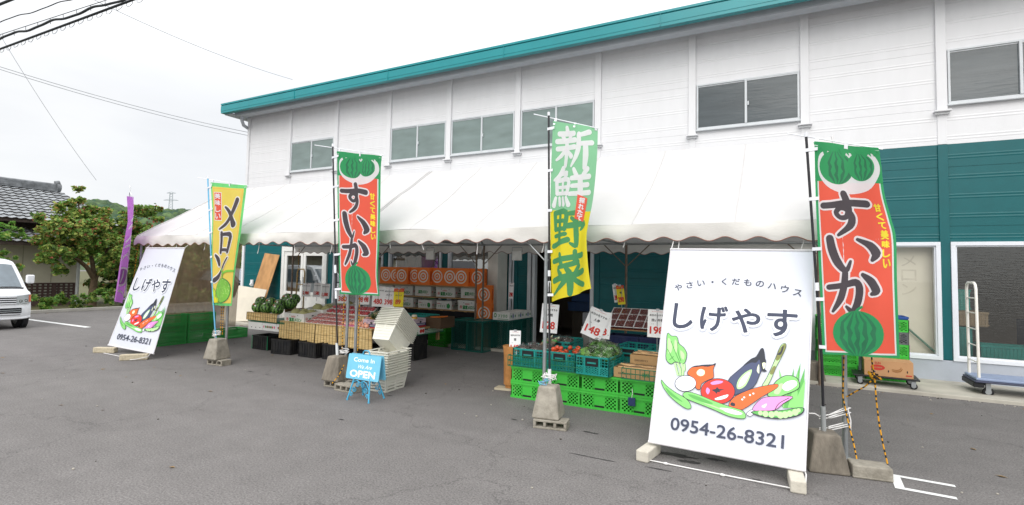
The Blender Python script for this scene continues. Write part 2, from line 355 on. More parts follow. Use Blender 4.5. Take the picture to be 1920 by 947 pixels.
# ================================================================== ground
def asphalt():
    m = bpy.data.materials.new('asphalt'); m.use_nodes = True; t = m.node_tree; n = t.nodes; l = t.links; p = n['Principled BSDF']
    tc = n.new('ShaderNodeTexCoord')
    def noise(sc, det=5, ro=.6):
        z = n.new('ShaderNodeTexNoise'); z.inputs['Scale'].default_value = sc; z.inputs['Detail'].default_value = det; z.inputs['Roughness'].default_value = ro; l.new(tc.outputs['Object'], z.inputs[0]); return z
    def rng(src, a, b, c, d):
        r = n.new('ShaderNodeMapRange'); r.inputs[1].default_value = a; r.inputs[2].default_value = b; r.inputs[3].default_value = c; r.inputs[4].default_value = d; l.new(src, r.inputs[0]); return r.outputs[0]
    def mul(a, b):
        x = n.new('ShaderNodeMath'); x.operation = 'MULTIPLY'; l.new(a, x.inputs[0]); l.new(b, x.inputs[1]); return x.outputs[0]
    f = mul(rng(noise(.35, 4).outputs[0], .3, .7, .92, 1.07), rng(noise(3.2, 8, .7).outputs[0], .3, .7, .9, 1.1))
    f = mul(f, rng(noise(62, 3, .75).outputs[0], .3, .7, .5, 1.5))
    f = mul(f, rng(noise(120, 2, .6).outputs[0], .62, .74, 1, 1.8))
    # long tyre-polished bands across the lot
    mp = n.new('ShaderNodeMapping'); mp.inputs['Scale'].default_value = (.12, 1.6, 1); mp.inputs['Rotation'].default_value = (0, 0, .35); l.new(tc.outputs['Object'], mp.inputs[0])
    bz = n.new('ShaderNodeTexNoise'); bz.inputs['Scale'].default_value = 1.0; bz.inputs['Detail'].default_value = 3; l.new(mp.outputs[0], bz.inputs[0]); f = mul(f, rng(bz.outputs[0], .3, .7, .94, 1.06))
    # thin cracks
    vo = n.new('ShaderNodeTexVoronoi'); vo.feature = 'DISTANCE_TO_EDGE'; vo.inputs['Scale'].default_value = .33
    wp = n.new('ShaderNodeVectorMath'); wp.operation = 'ADD'; wn = noise(1.7, 6, .7); ws = n.new('ShaderNodeVectorMath'); ws.operation = 'SCALE'; ws.inputs[3].default_value = .9; l.new(wn.outputs['Color'], ws.inputs[0]); l.new(tc.outputs['Object'], wp.inputs[0]); l.new(ws.outputs[0], wp.inputs[1]); l.new(wp.outputs[0], vo.inputs[0])
    ck = rng(vo.outputs['Distance'], 0, .006, .72, 1); f = mul(f, ck)
    s = n.new('ShaderNodeVectorMath'); s.operation = 'SCALE'; s.inputs[0].default_value = (.168, .158, .153); l.new(f, s.inputs[3]); l.new(s.outputs[0], p.inputs['Base Color'])
    p.inputs['Roughness'].default_value = .88; p.inputs['Specular IOR Level'].default_value = .3
    b = n.new('ShaderNodeBump'); b.inputs['Strength'].default_value = .5; b.inputs['Distance'].default_value = .006; l.new(noise(85, 4).outputs[0], b.inputs['Height']); l.new(b.outputs[0], p.inputs['Normal'])
    return m
ASPH = asphalt()
g = MB(); g.quad((-900, -300, 0), (600, -300, 0), (600, 1200, 0), (-900, 1200, 0), ASPH)
tag(g.build('ground'), kind='structure')
SOIL = mat('garden_soil', '5b5a3c', .95, .3, 3, .4, 20)
g = MB(); g.quad((-120, -60, .03), (-22.95, -60, .03), (-22.95, 80, .03), (-120, 80, .03), SOIL); tag(g.build('garden_ground'), kind='structure')
KERBM = mat('kerb_concrete', 'aaa79f', .9, .12, 5, .3, 40, dirt=.4)
g = MB(); g.box(-22.95, -22.8, -20, 60, 0, .11, KERBM); tag(g.build('kerb', bevel=.012), kind='structure')
APRON = mat('apron_concrete', 'b9b4a8', .9, .12, 3, .25, 60, dirt=.45, dirtcol='8a8478', dscale=1.4)
g = MB(); g.box(-17.3, 14, 10.09, 11.6, -.02, .055, APRON); tag(g.build('concrete_walkway', bevel=.01), kind='structure')
PAINT = mat('road_paint', 'e9e9e7', .6, .06, 10, .2, 60, dirt=.18, dirtcol='9a9894', dscale=9)
g = MB(); g.quad((-22.4, 7.24, .004), (-17.0, 7.26, .004), (-17.0, 7.41, .004), (-22.4, 7.39, .004), PAINT); tag(g.build('parking_line', solid=0), kind='structure')
g = MB(); zz = .004
def gp(px, py, z=0): return at(px, py, z=z)
o1, o2 = gp(1663.3, 887.2, zz), gp(1678.5, 915, zz); e1, e2 = gp(1786.5, 914, zz), gp(1796, 936.8, zz)
ux = (e2-o2).normalized(); uy = Vector((-ux.y, ux.x, 0)); wl = .055
L1, L2 = (e1-o1).length, (e2-o2).length; hgt = (o1-o2).length
P = lambda a, b: (o2.x+ux.x*a+uy.x*b, o2.y+ux.y*a+uy.y*b, zz)
g.quad(P(0, 0), P(L2, 0), P(L2, wl), P(0, wl), PAINT); g.quad(P(0, hgt-wl), P(L1, hgt-wl), P(L1, hgt), P(0, hgt), PAINT); g.quad(P(0, wl), P(wl*1.3, wl), P(wl*1.3, hgt-wl), P(0, hgt-wl), PAINT)
tag(g.build('stall_marking'), kind='structure')
# damp stains on the asphalt in front of the stalls
STAIN = mat('damp_stain', '3a3838', .8, .2, 20, .4, 80)
g = MB(); rs = random.Random(3)
def blot(cx, cy, a, b, n=26):
    pts = []
    for i in range(n):
        t = 2*math.pi*i/n; k = .55+.6*rs.random(); pts.append((cx+a*k*math.cos(t), cy+b*k*math.sin(t), .0035))
    g.add(pts, [tuple(range(n))], STAIN)
for (px, py, a, b) in [(1115, 813, .06, .02), (1100, 810, .05, .02), (1262, 853, .22, .05), (1290, 866, .12, .04), (1340, 862, .10, .03), (1235, 880, .14, .012), (1130, 862, .16, .01), (1085, 853, .12, .008), (964, 787, .05, .02), (640, 787, .05, .02), (470, 697, .09, .02), (500, 703, .05, .015), (730, 742, .06, .015), (1420, 900, .05, .01)]:
    q = gp(px, py); blot(q.x, q.y, a, b)
tag(g.build('damp_patches'), kind='structure')

LIT = [mat('grit_pale', 'a7a197', .9), mat('grit_dark', '4c4843', .9), mat('dry_leaf', '8a6f45', .8)]
s = MB(); rs = random.Random(77)
for i in range(420):
    k = rs.random()
    if k < .45: x, y = rs.uniform(-15, 6), 10.05-abs(rs.gauss(0, .12))
    elif k < .6: x, y = -22.75+abs(rs.gauss(0, .2)), rs.uniform(2, 14)
    else: x, y = rs.uniform(-14, 4), rs.uniform(2.2, 10)
    m = rs.choice(LIT); r = rs.uniform(.006, .016)*(1.6 if m is LIT[2] else 1); a = rs.random()*6.3
    if m is LIT[2]: s.add([(x+r*2*math.cos(a), y+r*2*math.sin(a), .006), (x-r*math.sin(a), y+r*math.cos(a), .012), (x-r*2*math.cos(a), y-r*2*math.sin(a), .006), (x+r*math.sin(a), y-r*math.cos(a), .007)], [(0, 1, 2, 3)], m)
    else: s.ell((x, y, r*.4), r, r*.8, r*.6, m, 6, 4)
tag(s.build('ground_litter'), 'grit and dry leaf bits scattered over the asphalt', 'grit', kind='stuff')
# ================================================================== store building
D = 11.48; X0 = -16.41; WB = 2.10411; XR = X0+WB*14
ZT, ZW = 4.17, 7.06
store = empty('store_building', (X0, D, 0), 0, 'long two-storey store building with white siding above teal siding and a teal fascia', 'building')
def part(mb, name, par=None, **k):
    """geometry given in world space, parented to the store"""
    o = mb.build(name, None, **k); o.parent = par or store
    if par is None: o.matrix_parent_inverse = Matrix.Translation((-X0, -D, 0))
    return o
def siding(mb, x0, x1, z0, z1, m, y=D):
    zs = []
    base = 4.80-1.04*5
    k = base
    prof = []
    for i in range(14):
        s = base+1.04*i
        prof += [(s-.006, 0), (s-.004, .006), (s+.004, .006), (s+.006, 0)]
        for q in (.16, .50, .84):
            for d in (0, .05):
                c = s+q+d; prof += [(c-.018, 0), (c-.007, -.0035), (c+.007, -.0035), (c+.018, 0)]
    pts = [(z, d) for z, d in prof if z0 < z < z1]
    pts = [(z0, 0)]+pts+[(z1, 0)]
    for (a, da), (b, db) in zip(pts, pts[1:]):
        mb.quad((x0, y+da, a), (x1, y+da, a), (x1, y+db, b), (x0, y+db, b), m)
s = MB(); siding(s, X0, XR, ZT, ZW, SIDING); s.quad((X0, D, 0), (X0, 24, 0), (X0, 24, ZW), (X0, D, ZW), SIDING); s.quad((XR, 24, 0), (XR, D, 0), (XR, D, ZW), (XR, 24, ZW), SIDING)
part(s, 'upper_wall')
opens = [(-14.42, -12.38), (-12.12, -10.15), (-9.95, -8.12), (-7.90, -6.40), (-6.06, -5.92), (-5.53, -3.84), (.49, 2.46), (2.60, 4.57), (4.71, 6.68), (6.82, 8.79)]
s = MB(); siding(s, X0, XR, 2.446, ZT-.002, TEAL, D-.004)
x = X0
for a, b in opens+[(XR, XR)]:
    if a > x: siding(s, x, a, .40, 2.446, TEAL, D-.004)
    x = b
part(s, 'lower_wall')
s = MB(); x = X0-.02
for a, b in [(-14.42, -12.38), (-5.53, -3.84), (XR+.02, XR)]:
    s.box(x, a, D-.035, D+.1, 0, .40, PLINTH); x = b
part(s, 'plinth', bevel=.006)
for n in range(1, 14):
    xc = X0+WB*n; s = MB()
    s.box(xc-.075, xc+.075, D-.065, D, 4.77, ZW, SIDING); part(s, 'pilaster', bevel=.008)
    s = MB(); s.box(xc-.12, xc+.12, D-.13, D, 4.74, 4.768, SIDING); s.box(xc-.10, xc+.10, D-.07, D, 4.70, 4.738, SIDING); part(s, 'bracket', bevel=.004)
    s = MB(); s.box(xc-.065, xc+.065, D-.022, D, ZT+.002, 4.70, SIDING); 
    inside = any(a < xc < b for a, b in opens)
    s.box(xc-.07, xc+.07, D-.03, D, 2.50 if inside else .41, ZT-.006, TEAL)
    part(s, 'joint_cover', bevel=.004)
s = MB(); s.box(X0-.05, X0+.06, D-.05, D+.06, .40, ZW-.003, SIDING); part(s, 'corner_trim', bevel=.006)
# eave: teal fascia, ribbed deck, gutter
XE = -16.80
s = MB(); pf = [(10.66, 6.92), (10.66, 6.985), (10.652, 6.99), (10.652, 7.165), (10.675, 7.175), (10.675, 7.19), (10.645, 7.195), (10.645, 7.245), (10.80, 7.265), (10.80, 6.92)]
for (a, b), (c, d) in zip(pf, pf[1:]+pf[:1]): s.quad((XE, a, b), (XR+.4, a, b), (XR+.4, c, d), (XE, c, d), TEAL_ROOF)
s.add([(XE, a, b) for a, b in pf], [tuple(range(len(pf)))], TEAL_ROOF)
part(s, 'fascia')
for xx in (-13.2, -9.5, -5.9, -2.2, 1.5, 5.2, 8.9):
    s = MB(); s.box(xx-.006, xx+.006, 10.641, 10.66, 6.925, 7.246, TEAL_ROOF); part(s, 'fascia_seam')
s = MB(); DECK = mat('roof_deck', 'aeb2b6', .5, .08, metal=.2); pitch = .26; nx = int((XR+.4-XE-.1)/pitch)
sl = lambda y: -.035*(y-10.8)
prev = None
for i in range(nx):
    xa = XE+.1+i*pitch
    for (u0, h0), (u1, h1) in zip([(0, 0), (.3, 0), (.5, .085), (.8, .085)], [(.3, 0), (.5, .085), (.8, .085), (1, 0)]):
        s.quad((xa+u0*pitch, 10.80, 7.04+h0), (xa+u1*pitch, 10.80, 7.04+h1), (xa+u1*pitch, 24, 7.04+h1+sl(24)), (xa+u0*pitch, 24, 7.04+h0+sl(24)), DECK)
part(s, 'roof_deck')
s = MB(); s.box(-16.45, XR, 10.95, 11.2, 6.86, 7.035, GREYMETAL); s.box(-16.45, XR, 10.935, 10.95, 6.875, 7.025, GREYMETAL); part(s, 'gutter', bevel=.012)
s = MB(); s.quad((XE, 10.8, 6.93), (XE, 24, 6.6), (XE, 24, 6.8), (XE, 10.8, 7.2), GREYMETAL); s.box(XE, -16.45, 10.80, 12.6, 6.9, 6.93, GREYMETAL); part(s, 'gable_trim')
s = MB(); s.tube([(-16.3, 11.1, 6.87), (-16.3, 11.1, 6.72), (-16.42, 11.25, 6.62), (-16.52, 11.5, 6.58), (-16.52, 11.9, 6.56)], .055, GREYMETAL, 10); s.tube([(-16.52, 11.7, 6.56), (-16.52, 11.7, .1)], .05, GREYMETAL, 10); part(s, 'downpipe')
# upper windows
FROST = mat('frosted_glass', '7c8b88', .16, .16, 1.3, .12, 30, spec=.55, stretch=(1, 1, 3))
FROST2 = mat('frosted_glass_dark', '50575a', .14, .16, 1.3, .12, 5, spec=.55, stretch=(.6, 1, 6))
for n, gm in ((1, FROST), (3, FROST), (4, FROST), (5, FROST), (7, FROST2), (9, FROST2), (11, FROST2)):
    a, b = X0+WB*n+.09, X0+WB*(n+1)-.09; z0, z1 = 4.87, 5.85; s = MB(); mid = (a+b)/2
    y0, y1 = D-.05, D-.004
    s.box(a, b, y0, y1, z0, z0+.045, ALU); s.box(a, b, y0, y1, z1-.035, z1, ALU); s.box(a, a+.035, y0, y1, z0+.045, z1-.035, ALU); s.box(b-.035, b, y0, y1, z0+.045, z1-.035, ALU)
    s.box(a-.02, b+.02, y0-.03, y1, z0-.03, z0-.002, ALU)
    s.box(mid-.022, mid+.022, y0-.012, y1, z0+.045, z1-.035, ALU); s.box(mid+.024, b-.035, y0+.004, y1, z1-.06, z1-.036, ALU); s.box(a+.035, mid-.024, y0+.02, y1, z1-.06, z1-.036, ALU)
    f = part(s, 'window', bevel=.004)
    for (p, q, dy) in ((a+.035, mid-.022, .03), (mid+.022, b-.035, .016)):
        s = MB(); s.quad((p, y0+dy, z0+.045), (q, y0+dy, z0+.045), (q, y0+dy, z1-.06), (p, y0+dy, z1-.06), gm)
        o = s.build('pane', f)
    s = MB(); s.box(mid+.03, mid+.055, y0-.02, y0+.005, 5.28, 5.36, ALU); s.build('latch', f)
# storefront windows and doors
GL = glass('shop_glass', (.93, .94, .92), .02, .25)
GLD = glass('door_glass', (.45, .47, .47), .01, .9)
FROSTB = glass('patterned_glass', (.80, .80, .76), .10, .35, .08)
FRAME = mat('window_frame', 'e3e6ec', .4, .03)
def framed(a, b, z0, z1, t, y0, y1, m=FRAME):
    s = MB(); s.box(a, b, y0, y1, z1-t, z1, m); s.box(a, b, y0, y1, z0, z0+t, m); s.box(a, a+t, y0, y1, z0+t, z1-t, m); s.box(b-t, b, y0, y1, z0+t, z1-t, m)
    s.box(a+t, a+t+.022, y0+.03, y1, z0+t, z1-t, m); s.box(b-t-.022, b-t, y0+.03, y1, z0+t, z1-t, m); s.box(a+t+.022, b-t-.022, y0+.03, y1, z1-t-.022, z1-t, m); s.box(a+t+.022, b-t-.022, y0+.03, y1, z0+t, z0+t+.022, m)
    return s
for (a, b, gm) in ((.49, 2.46, GL), (2.60, 4.57, FROSTB), (4.71, 6.68, FROSTB), (6.82, 8.79, FROSTB), (-12.12, -10.15, GLD), (-9.95, -8.12, GLD), (-7.90, -6.40, GLD)):
    f = part(framed(a, b, .40, 2.446, .065, D-.06, D+.08), 'shop_window', bevel=.004)
    s = MB(); s.quad((a+.06, D+.01, .46), (b-.06, D+.01, .46), (b-.06, D+.01, 2.39), (a+.06, D+.01, 2.39), gm); s.build('pane', f)
f = part(framed(-6.06, -5.92, .40, 2.446, .03, D-.04, D+.08), 'shop_window'); s = MB(); s.quad((-6.04, D+.01, .42), (-5.94, D+.01, .42), (-5.94, D+.01, 2.42), (-6.04, D+.01, 2.42), GLD); s.build('pane', f)
# double door
DOORW = mat('door_white', 'e6e6e2', .45, .04)
s = MB(); a, b = -14.42, -12.38
s.box(a, a+.12, D-.07, D+.06, .06, 2.446, DOORW); s.box(b-.12, b, D-.07, D+.06, .06, 2.446, DOORW); s.box(a+.12, b-.12, D-.07, D+.06, 2.28, 2.446, DOORW)
df = part(s, 'door_frame', bevel=.006)
for (p, q) in ((a+.12, -13.45), (-13.43, b-.12)):
    s = MB(); s.box(p, p+.10, D-.04, D+.02, .07, 2.275, DOORW); s.box(q-.10, q, D-.04, D+.02, .07, 2.275, DOORW); s.box(p+.10, q-.10, D-.04, D+.02, 2.14, 2.275, DOORW); s.box(p+.10, q-.10, D-.04, D+.02, .90, 1.0, DOORW); s.box(p+.10, q-.10, D-.02, D, .2, .90, DOORW); s.box(p+.10, q-.10, D-.04, D+.02, .07, .2, DOORW)
    d = s.build('door', None, bevel=.006); d.parent = store; d.matrix_parent_inverse = Matrix.Translation((-X0, -D, 0))
    s = MB(); s.quad((p+.1, D-.01, 1.0), (q-.1, D-.01, 1.0), (q-.1, D-.01, 2.14), (p+.1, D-.01, 2.14), GLD); s.build('pane', d)
    s = MB(); s.box(-13.41, -13.35, D-.055, D-.04, 1.15, 1.4, STEEL); s.cyl((-13.38, D-.05, 1.44), (-13.38, D-.075, 1.44), .03, STEEL); 
    if p < -13.44: s = MB(); s.box(-13.53, -13.49, D-.055, D-.04, 1.2, 1.36, STEEL)
    s.build('handle', d)
# open doorway surround, porch pillar, inside of the shop
s = MB()
for (p, q) in ((-5.53, -5.44), (-5.40, -5.33), (-3.92, -3.84)): s.box(p, q, D-.07, D+.08, .05, 2.446, ALU)
s.box(-5.33, -3.92, D-.05, D+.08, 2.32, 2.446, ALU); part(s, 'doorway_frame', bevel=.005)
PILL = mat('pillar_paint', 'd6d3ca', .6, .04, 2, .08, 60, dirt=.15)
s = MB(); s.box(-6.36, -6.08, 10.90, 11.40, .05, 3.0, PILL); part(s, 'pillar', bevel=.01)
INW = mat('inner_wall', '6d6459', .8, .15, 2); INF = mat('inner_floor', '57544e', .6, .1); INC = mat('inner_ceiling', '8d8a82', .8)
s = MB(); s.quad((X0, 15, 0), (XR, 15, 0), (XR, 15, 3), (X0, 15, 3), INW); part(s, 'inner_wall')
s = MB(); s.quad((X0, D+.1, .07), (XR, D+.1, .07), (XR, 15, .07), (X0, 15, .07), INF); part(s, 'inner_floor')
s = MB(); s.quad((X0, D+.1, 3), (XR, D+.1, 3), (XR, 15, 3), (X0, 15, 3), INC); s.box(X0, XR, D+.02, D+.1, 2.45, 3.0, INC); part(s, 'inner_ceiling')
for a, b in ((-3.8, -3.7), (-6.5, -6.4), (.35, .45), (2.5, 2.58)):
    s = MB(); s.box(a, b, D+.1, 15, .07, 3, INW); part(s, 'partition')
BLIND = mat('cream_blind', 'ded6c6', .8, .03, 3)
BLT = mat('blind_lettering', 'cfc6b6', .8)
s = MB(); s.quad((.5, D+.2, .42), (2.45, D+.2, .42), (2.45, D+.2, 2.44), (.5, D+.2, 2.44), BLIND)
pr = Print(lift=.00012)
for ch, zc in (('メ', 2.12), ('ロ', 1.86), ('ン', 1.6)): pr.text(ch, 1.55, zc, .22, .2, BLT)
pr.into(s, plane_warp((.5, D+.2, 0), (1, 0, 0), (0, 0, 1))); part(s, 'blind')
s = MB(); BR = mat('brace_green', '5d8273', .5)
s.cyl((.6, D+.13, 2.35), (2.40, D+.13, .50), .018, BR, 6); part(s, 'cross_brace')
s = MB(); s.box(-15.9, -15.78, D-.09, D-.03, 1.1, 1.32, WHITE_METAL); s.box(-15.88, -15.8, D-.13, D-.09, 1.14, 1.2, WHITE_METAL); part(s, 'socket_box', bevel=.01)

# things seen inside the shop: crates behind the patterned glass
def inner_crate(name, x0, x1, y0, y1, z0, z1, col, label, cat='crate'):
    m = mat('inner_'+col, col, .55, .1); s = MB()
    s.box(x0, x1, y0, y0+.02, z0, z1, m); s.box(x0, x1, y1-.02, y1, z0, z1, m); s.box(x0, x0+.02, y0+.02, y1-.02, z0, z1, m); s.box(x1-.02, x1, y0+.02, y1-.02, z0, z1, m); s.box(x0+.02, x1-.02, y0+.02, y1-.02, z0, z0+.02, m)
    s.box(x0-.012, x1+.012, y0-.012, y0, z1-.04, z1, m); s.box(x0-.012, x1+.012, y0-.012, y0, z0+.02, z0+.04, m)
    k = int((x1-x0)/.05)
    for i in range(k): xx = x0+.03+i*.05; s.box(xx-.008, xx+.008, y0-.008, y0, z0+.04, z1-.04, m)
    return tag(s.build(name), label, cat)
inner_crate('plastic_crate', 3.05, 3.75, 11.75, 12.2, .42, .68, '14807a', 'teal crate standing low behind the patterned shop window')
inner_crate('plastic_crate', 2.72, 3.0, 12.0, 12.5, .07, .95, '1d7f7c', 'lower teal crate of the stack behind the trolley handle, inside the window')
inner_crate('plastic_crate', 2.72, 2.98, 12.0, 12.5, 1.25, 1.62, '1d8f86', 'upper teal crate of the stack inside the patterned window')
inner_crate('cardboard_carton', 2.66, 3.22, 12.0, 12.5, .97, 1.23, '8d7a60', 'cardboard carton between teal crates inside the patterned window', 'carton')
inner_crate('plastic_crate', 3.8, 4.5, 12.1, 12.7, .6, 1.1, '262c55', 'navy crate inside the patterned shop window under a tilted board')
s = MB(); s.box(0, .7, 0, .5, 0, .012, mat('tray_board', 'a98f68', .7), T(3.9, 12.0, 1.15, 25, 0, 0)); tag(s.build('tilted_board'), 'tan board lying tilted on the navy crate inside the shop', 'board')
inner_crate('plastic_crate', -4.95, -4.3, 13.0, 13.5, .07, .75, '4a4238', 'brown bin on the floor inside the open doorway', 'bin')
inner_crate('plastic_crate', -5.05, -4.15, 12.95, 13.55, .77, 1.0, '2a4a78', 'lower blue crate inside the open doorway')
inner_crate('plastic_crate', -4.95, -4.2, 12.95, 13.55, 1.02, 1.22, '2d5288', 'upper blue crate inside the open doorway')
# ================================================================== two marquee tents
CANVAS = mat('tent_canvas', 'cecccb', .75, .03, 2, .12, 180, dirt=.10, dirtcol='b9b2a6', dscale=1.5, trans=.12)
VALANCE = mat('tent_valance', 'e4e1dc', .8, .06, 3, .25, 25, dirt=.3, dirtcol='bdb7ac', dscale=1.6, trans=.15, stretch=(1, 1, 2.5))
TRIM = mat('valance_trim', '8a5f52', .8)
POLE = mat('tent_pole', 'a4a8aa', .4, .12, 12, metal=.5, dirt=.3, dirtcol='77695a', dscale=4)
RUST = mat('rusty_pole', '7d6f62', .6, .25, 10, metal=.3, dirt=.5, dirtcol='6b4a34', dscale=9)
TY0, TY1, TRY = 6.12, 10.16, 8.14          # front eave, rear eave, ridge line
ZE, ZR, ZV = 2.40, 3.70, 2.17              # eave, ridge, valance low points
def tent(x0, x1, label, seed, droop):
    rnd = random.Random(seed); t = empty('marquee_tent', ((x0+x1)/2, (TY0+TY1)/2, 0), 0, label, 'tent'); O = Matrix.Translation((-(x0+x1)/2, -(TY0+TY1)/2, 0))
    def P(mb, name, par=None, **k):
        o = mb.build(name, None, **k); o.parent = par or t
        if par is None: o.matrix_parent_inverse = O
        return o
    ph = rnd.random()*6
    def slope(u, v, side):
        x = x0+(x1-x0)*u; y0 = TY0 if side == 0 else TY1
        y = y0+(TRY-y0)*v; z = ZE+(ZR-ZE)*v
        sag = .085*math.sin(math.pi*v)*(1-.75*abs(math.sin(math.pi*u*2+math.pi/2)))    # rafters at the ends and the middle
        rip = .006*math.sin(x*5+ph+v*9)*(1-v)+.02*math.sin(x*2.3+ph)*math.sin(math.pi*v)+.006*math.sin(v*17+x*2.2)+.010*math.sin(x*6.5-v*7+ph)*math.sin(math.pi*v)**2
        edge = -.035*math.exp(-(v/.05)**1)   # canvas rolls over the eave pipe
        return Vector((x, y, z-sag+rip+edge*.6))
    s = MB(); s.grid(lambda u, v: slope(u, v, 0), 60, 24, CANVAS); s.grid(lambda u, v: slope(1-u, v, 1), 40, 16, CANVAS)
    # seams and the rolled hems along the gable edges
    for u in (.0, 1.0): s.tube([slope(u, v/14, 0)+Vector((0, 0, .006)) for v in range(15)], .014, CANVAS, 6); s.tube([slope(1-u, v/14, 1)+Vector((0, 0, .006)) for v in range(15)], .014, CANVAS, 6)
    for u in (.17, .34, .51, .67, .84): s.tube([slope(u, v/14, 0)+Vector((0, 0, .002)) for v in range(15)], .0055, CANVAS, 4)
    P(s, 'canopy')
    # scalloped valances, front and rear and the outer gable end
    nsc = max(6, round((x1-x0)/.33)); 
    def val(side):
        y = TY0 if side == 0 else TY1; sg = -1 if side == 0 else 1
        def fn(u, v):
            x = x0+(x1-x0)*u
            k = u*nsc*2*math.pi; low = ZV+.025*(1-math.cos(k))+.008*math.sin(u*17+ph)
            top = ZE-.02+.004*math.sin(x*5+ph)
            z = top+(low-top)*v
            b = (math.sin(x*3.1+ph)*.022+math.sin(x*7.7+ph*2)*.012)*math.sin(v*2.2)+.02*math.sin(math.pi*v*.8)+droop*v*math.sin(x*1.3)
            return Vector((x, y+sg*(b+.012), z))
        return fn
    for side in (0, 1):
        f = val(side); s = MB(); s.grid(lambda u, v: f(u, v), nsc*12, 5, VALANCE)
        v = P(s, 'valance'); e = MB(); e.tube([f(i/(nsc*12), 1.0)+Vector((0, -.001, -.001)) for i in range(nsc*12+1)], .0055, TRIM, 5); P(e, 'edging', v)
    # frame: legs, eave beams, ridge pipe, rafters, knee braces
    lx = [x0+.07, (x0+x1)/2, x1-.07]
    for y in (TY0+.06, TY1-.06):
        for x in lx:
            s = MB(); m = POLE if y < 8 else RUST
            s.cyl((x, y, .006), (x, y, 2.36), .024, m, 12); s.cyl((x, y, .0), (x, y, .012), .055, m, 10); s.cyl((x, y, 1.15), (x, y, 1.2), .029, m, 12)
            l = P(s, 'leg')
        s = MB(); s.cyl((x0, y, 2.37), (x1, y, 2.37), .021, POLE, 8); P(s, 'eave_beam')
        s = MB()
        for i, x in enumerate(lx):
            for dx in ((1,) if i == 0 else (-1,) if i == 2 else (-1, 1)):
                s = MB(); s.cyl((x, y+.005, 1.92), (x+dx*.46, y+.005, 2.36), .011, POLE if y < 8 else RUST, 6); P(s, 'brace')
    s = MB(); s.cyl((x0+.02, TRY, ZR-.05), (x1-.02, TRY, ZR-.05), .021, POLE, 8); P(s, 'ridge_pipe')
    for x in lx:
        for y in (TY0+.06, TY1-.06):
            s = MB(); s.cyl((x, y, 2.36), (x, TRY, ZR-.06), .021, POLE, 8); P(s, 'rafter')
        s = MB(); s.cyl((x, TY0+.06, 2.36), (x, TY1-.06, 2.36), .016, POLE, 8); P(s, 'tie_beam')
    # tie strings hanging from the valance hem
    for k in range(7):
        u = (k+.4+.4*rnd.random())/7.2; x = x0+(x1-x0)*u; s = MB(); L = .1+.16*rnd.random(); q = rnd.uniform(-.05, .05)
        s.tube([(x, TY0+.03, 2.22), (x+q*.3, TY0+.035, 2.22-L*.5), (x+q, TY0+.03, 2.22-L)], .006, STRING, 5); P(s, 'tie_string')
    return t
tent(-12.35, -6.12, 'left white marquee tent with scalloped edge, over the watermelon and fruit table', 3, .012)
tent(-6.07, .62, 'right white marquee tent with scalloped edge, over the vegetable crates', 8, .02)
SHADE_CLOTH = mat('grey_shade_cloth', 'b4b8bb', .6, .06, 3, .1, 30, trans=.4)  # unseen translucent sheet, added only to shade the wall behind the tents
s = MB(); s.grid(lambda u, v: Vector((-12.3+12.9*u, 10.19+1.20*v, 2.43+.16*v+.02*math.sin(u*50)*math.sin(math.pi*v))), 80, 6, SHADE_CLOTH); tag(s.build('added_shade_cloth'), 'grey tarpaulin added out of view to shade the shop wall behind the tents', 'shadecloth')
# brown shade net hung along the left end
NET = mat('brown_shade_net', 'a18c72', .9, .12, 6, .2, 120, trans=.45)
def netmat():
    m = NET; t = m.node_tree; n = t.nodes; l = t.links; out = n['Material Output']; src = out.inputs[0].links[0].from_socket
    tr = n.new('ShaderNodeBsdfTransparent'); ms = n.new('ShaderNodeMixShader'); ms.inputs[0].default_value = .72; l.new(tr.outputs[0], ms.inputs[1]); l.new(src, ms.inputs[2]); l.new(ms.outputs[0], out.inputs[0])
netmat()
s = MB(); s.grid(lambda u, v: Vector((-12.24+.05*math.sin(u*26)*(.3+.7*v)+.02*math.sin(u*61+v*3), 6.25+u*(2.25-.12*v), 2.36-v*2.10)), 90, 12, NET)
tag(s.build('shade_net'), 'brown mesh curtain hanging at the left end of the tent', 'curtain')
# a white lamp box under the canopy, rear
LAMP = mat('lamp_white', 'f3f3ef', .4)
def worklamp(x, y, lab):
    t = empty('work_lamp', (x, y, 2.14), 0, lab, 'lamp'); s = MB(); s.box(-.11, .11, -.03, .03, -.12, .08, LAMP); s.build('housing', t, bevel=.01); s = MB(); s.tube([(-.12, 0, .06), (-.12, 0, .16), (.12, 0, .16), (.12, 0, .06)], .008, STEEL); s.build('bracket', t)
worklamp(-5.05, 9.9, 'white work lamp hanging under the rear eave beside the pillar')
worklamp(-7.35, 9.9, 'white work lamp hanging under the rear eave above the orange boxes')

# ================================================================== concrete weights, hollow blocks
def weight_kind(m):
    s = MB(); rs = random.Random(2); n = 5
    b, t_, h = .165, .105, .36
    vs = [(-b, -b, 0), (b, -b, 0), (b, b, 0), (-b, b, 0), (-t_, -t_, h), (t_, -t_, h), (t_, t_, h), (-t_, t_, h)]
    s.add(vs, [(3, 2, 1, 0), (4, 5, 6, 7), (0, 1, 5, 4), (1, 2, 6, 5), (2, 3, 7, 6), (3, 0, 4, 7)], m)
    o = s.build('concrete_weight', bevel=.022, seg=3)
    return o
def hollow_kind():
    s = MB(); L, W, H = .39, .19, .10     # lying on its side, cells open to the front
    x = -L/2; wl = .032; cell = (L-4*wl)/3
    s.box(-L/2, L/2, -W/2, W/2, 0, .024, CONC); s.box(-L/2, L/2, -W/2, W/2, H-.024, H, CONC)
    for i in range(4):
        a = x+i*(cell+wl); s.box(a, a+wl, -W/2, W/2, .0245, H-.0245, CONC)
    return s.build('hollow_block', bevel=.006)
HB = Kind(hollow_kind()); WT = Kind(weight_kind(CONC_DK)); WT2 = Kind(weight_kind(CONC))
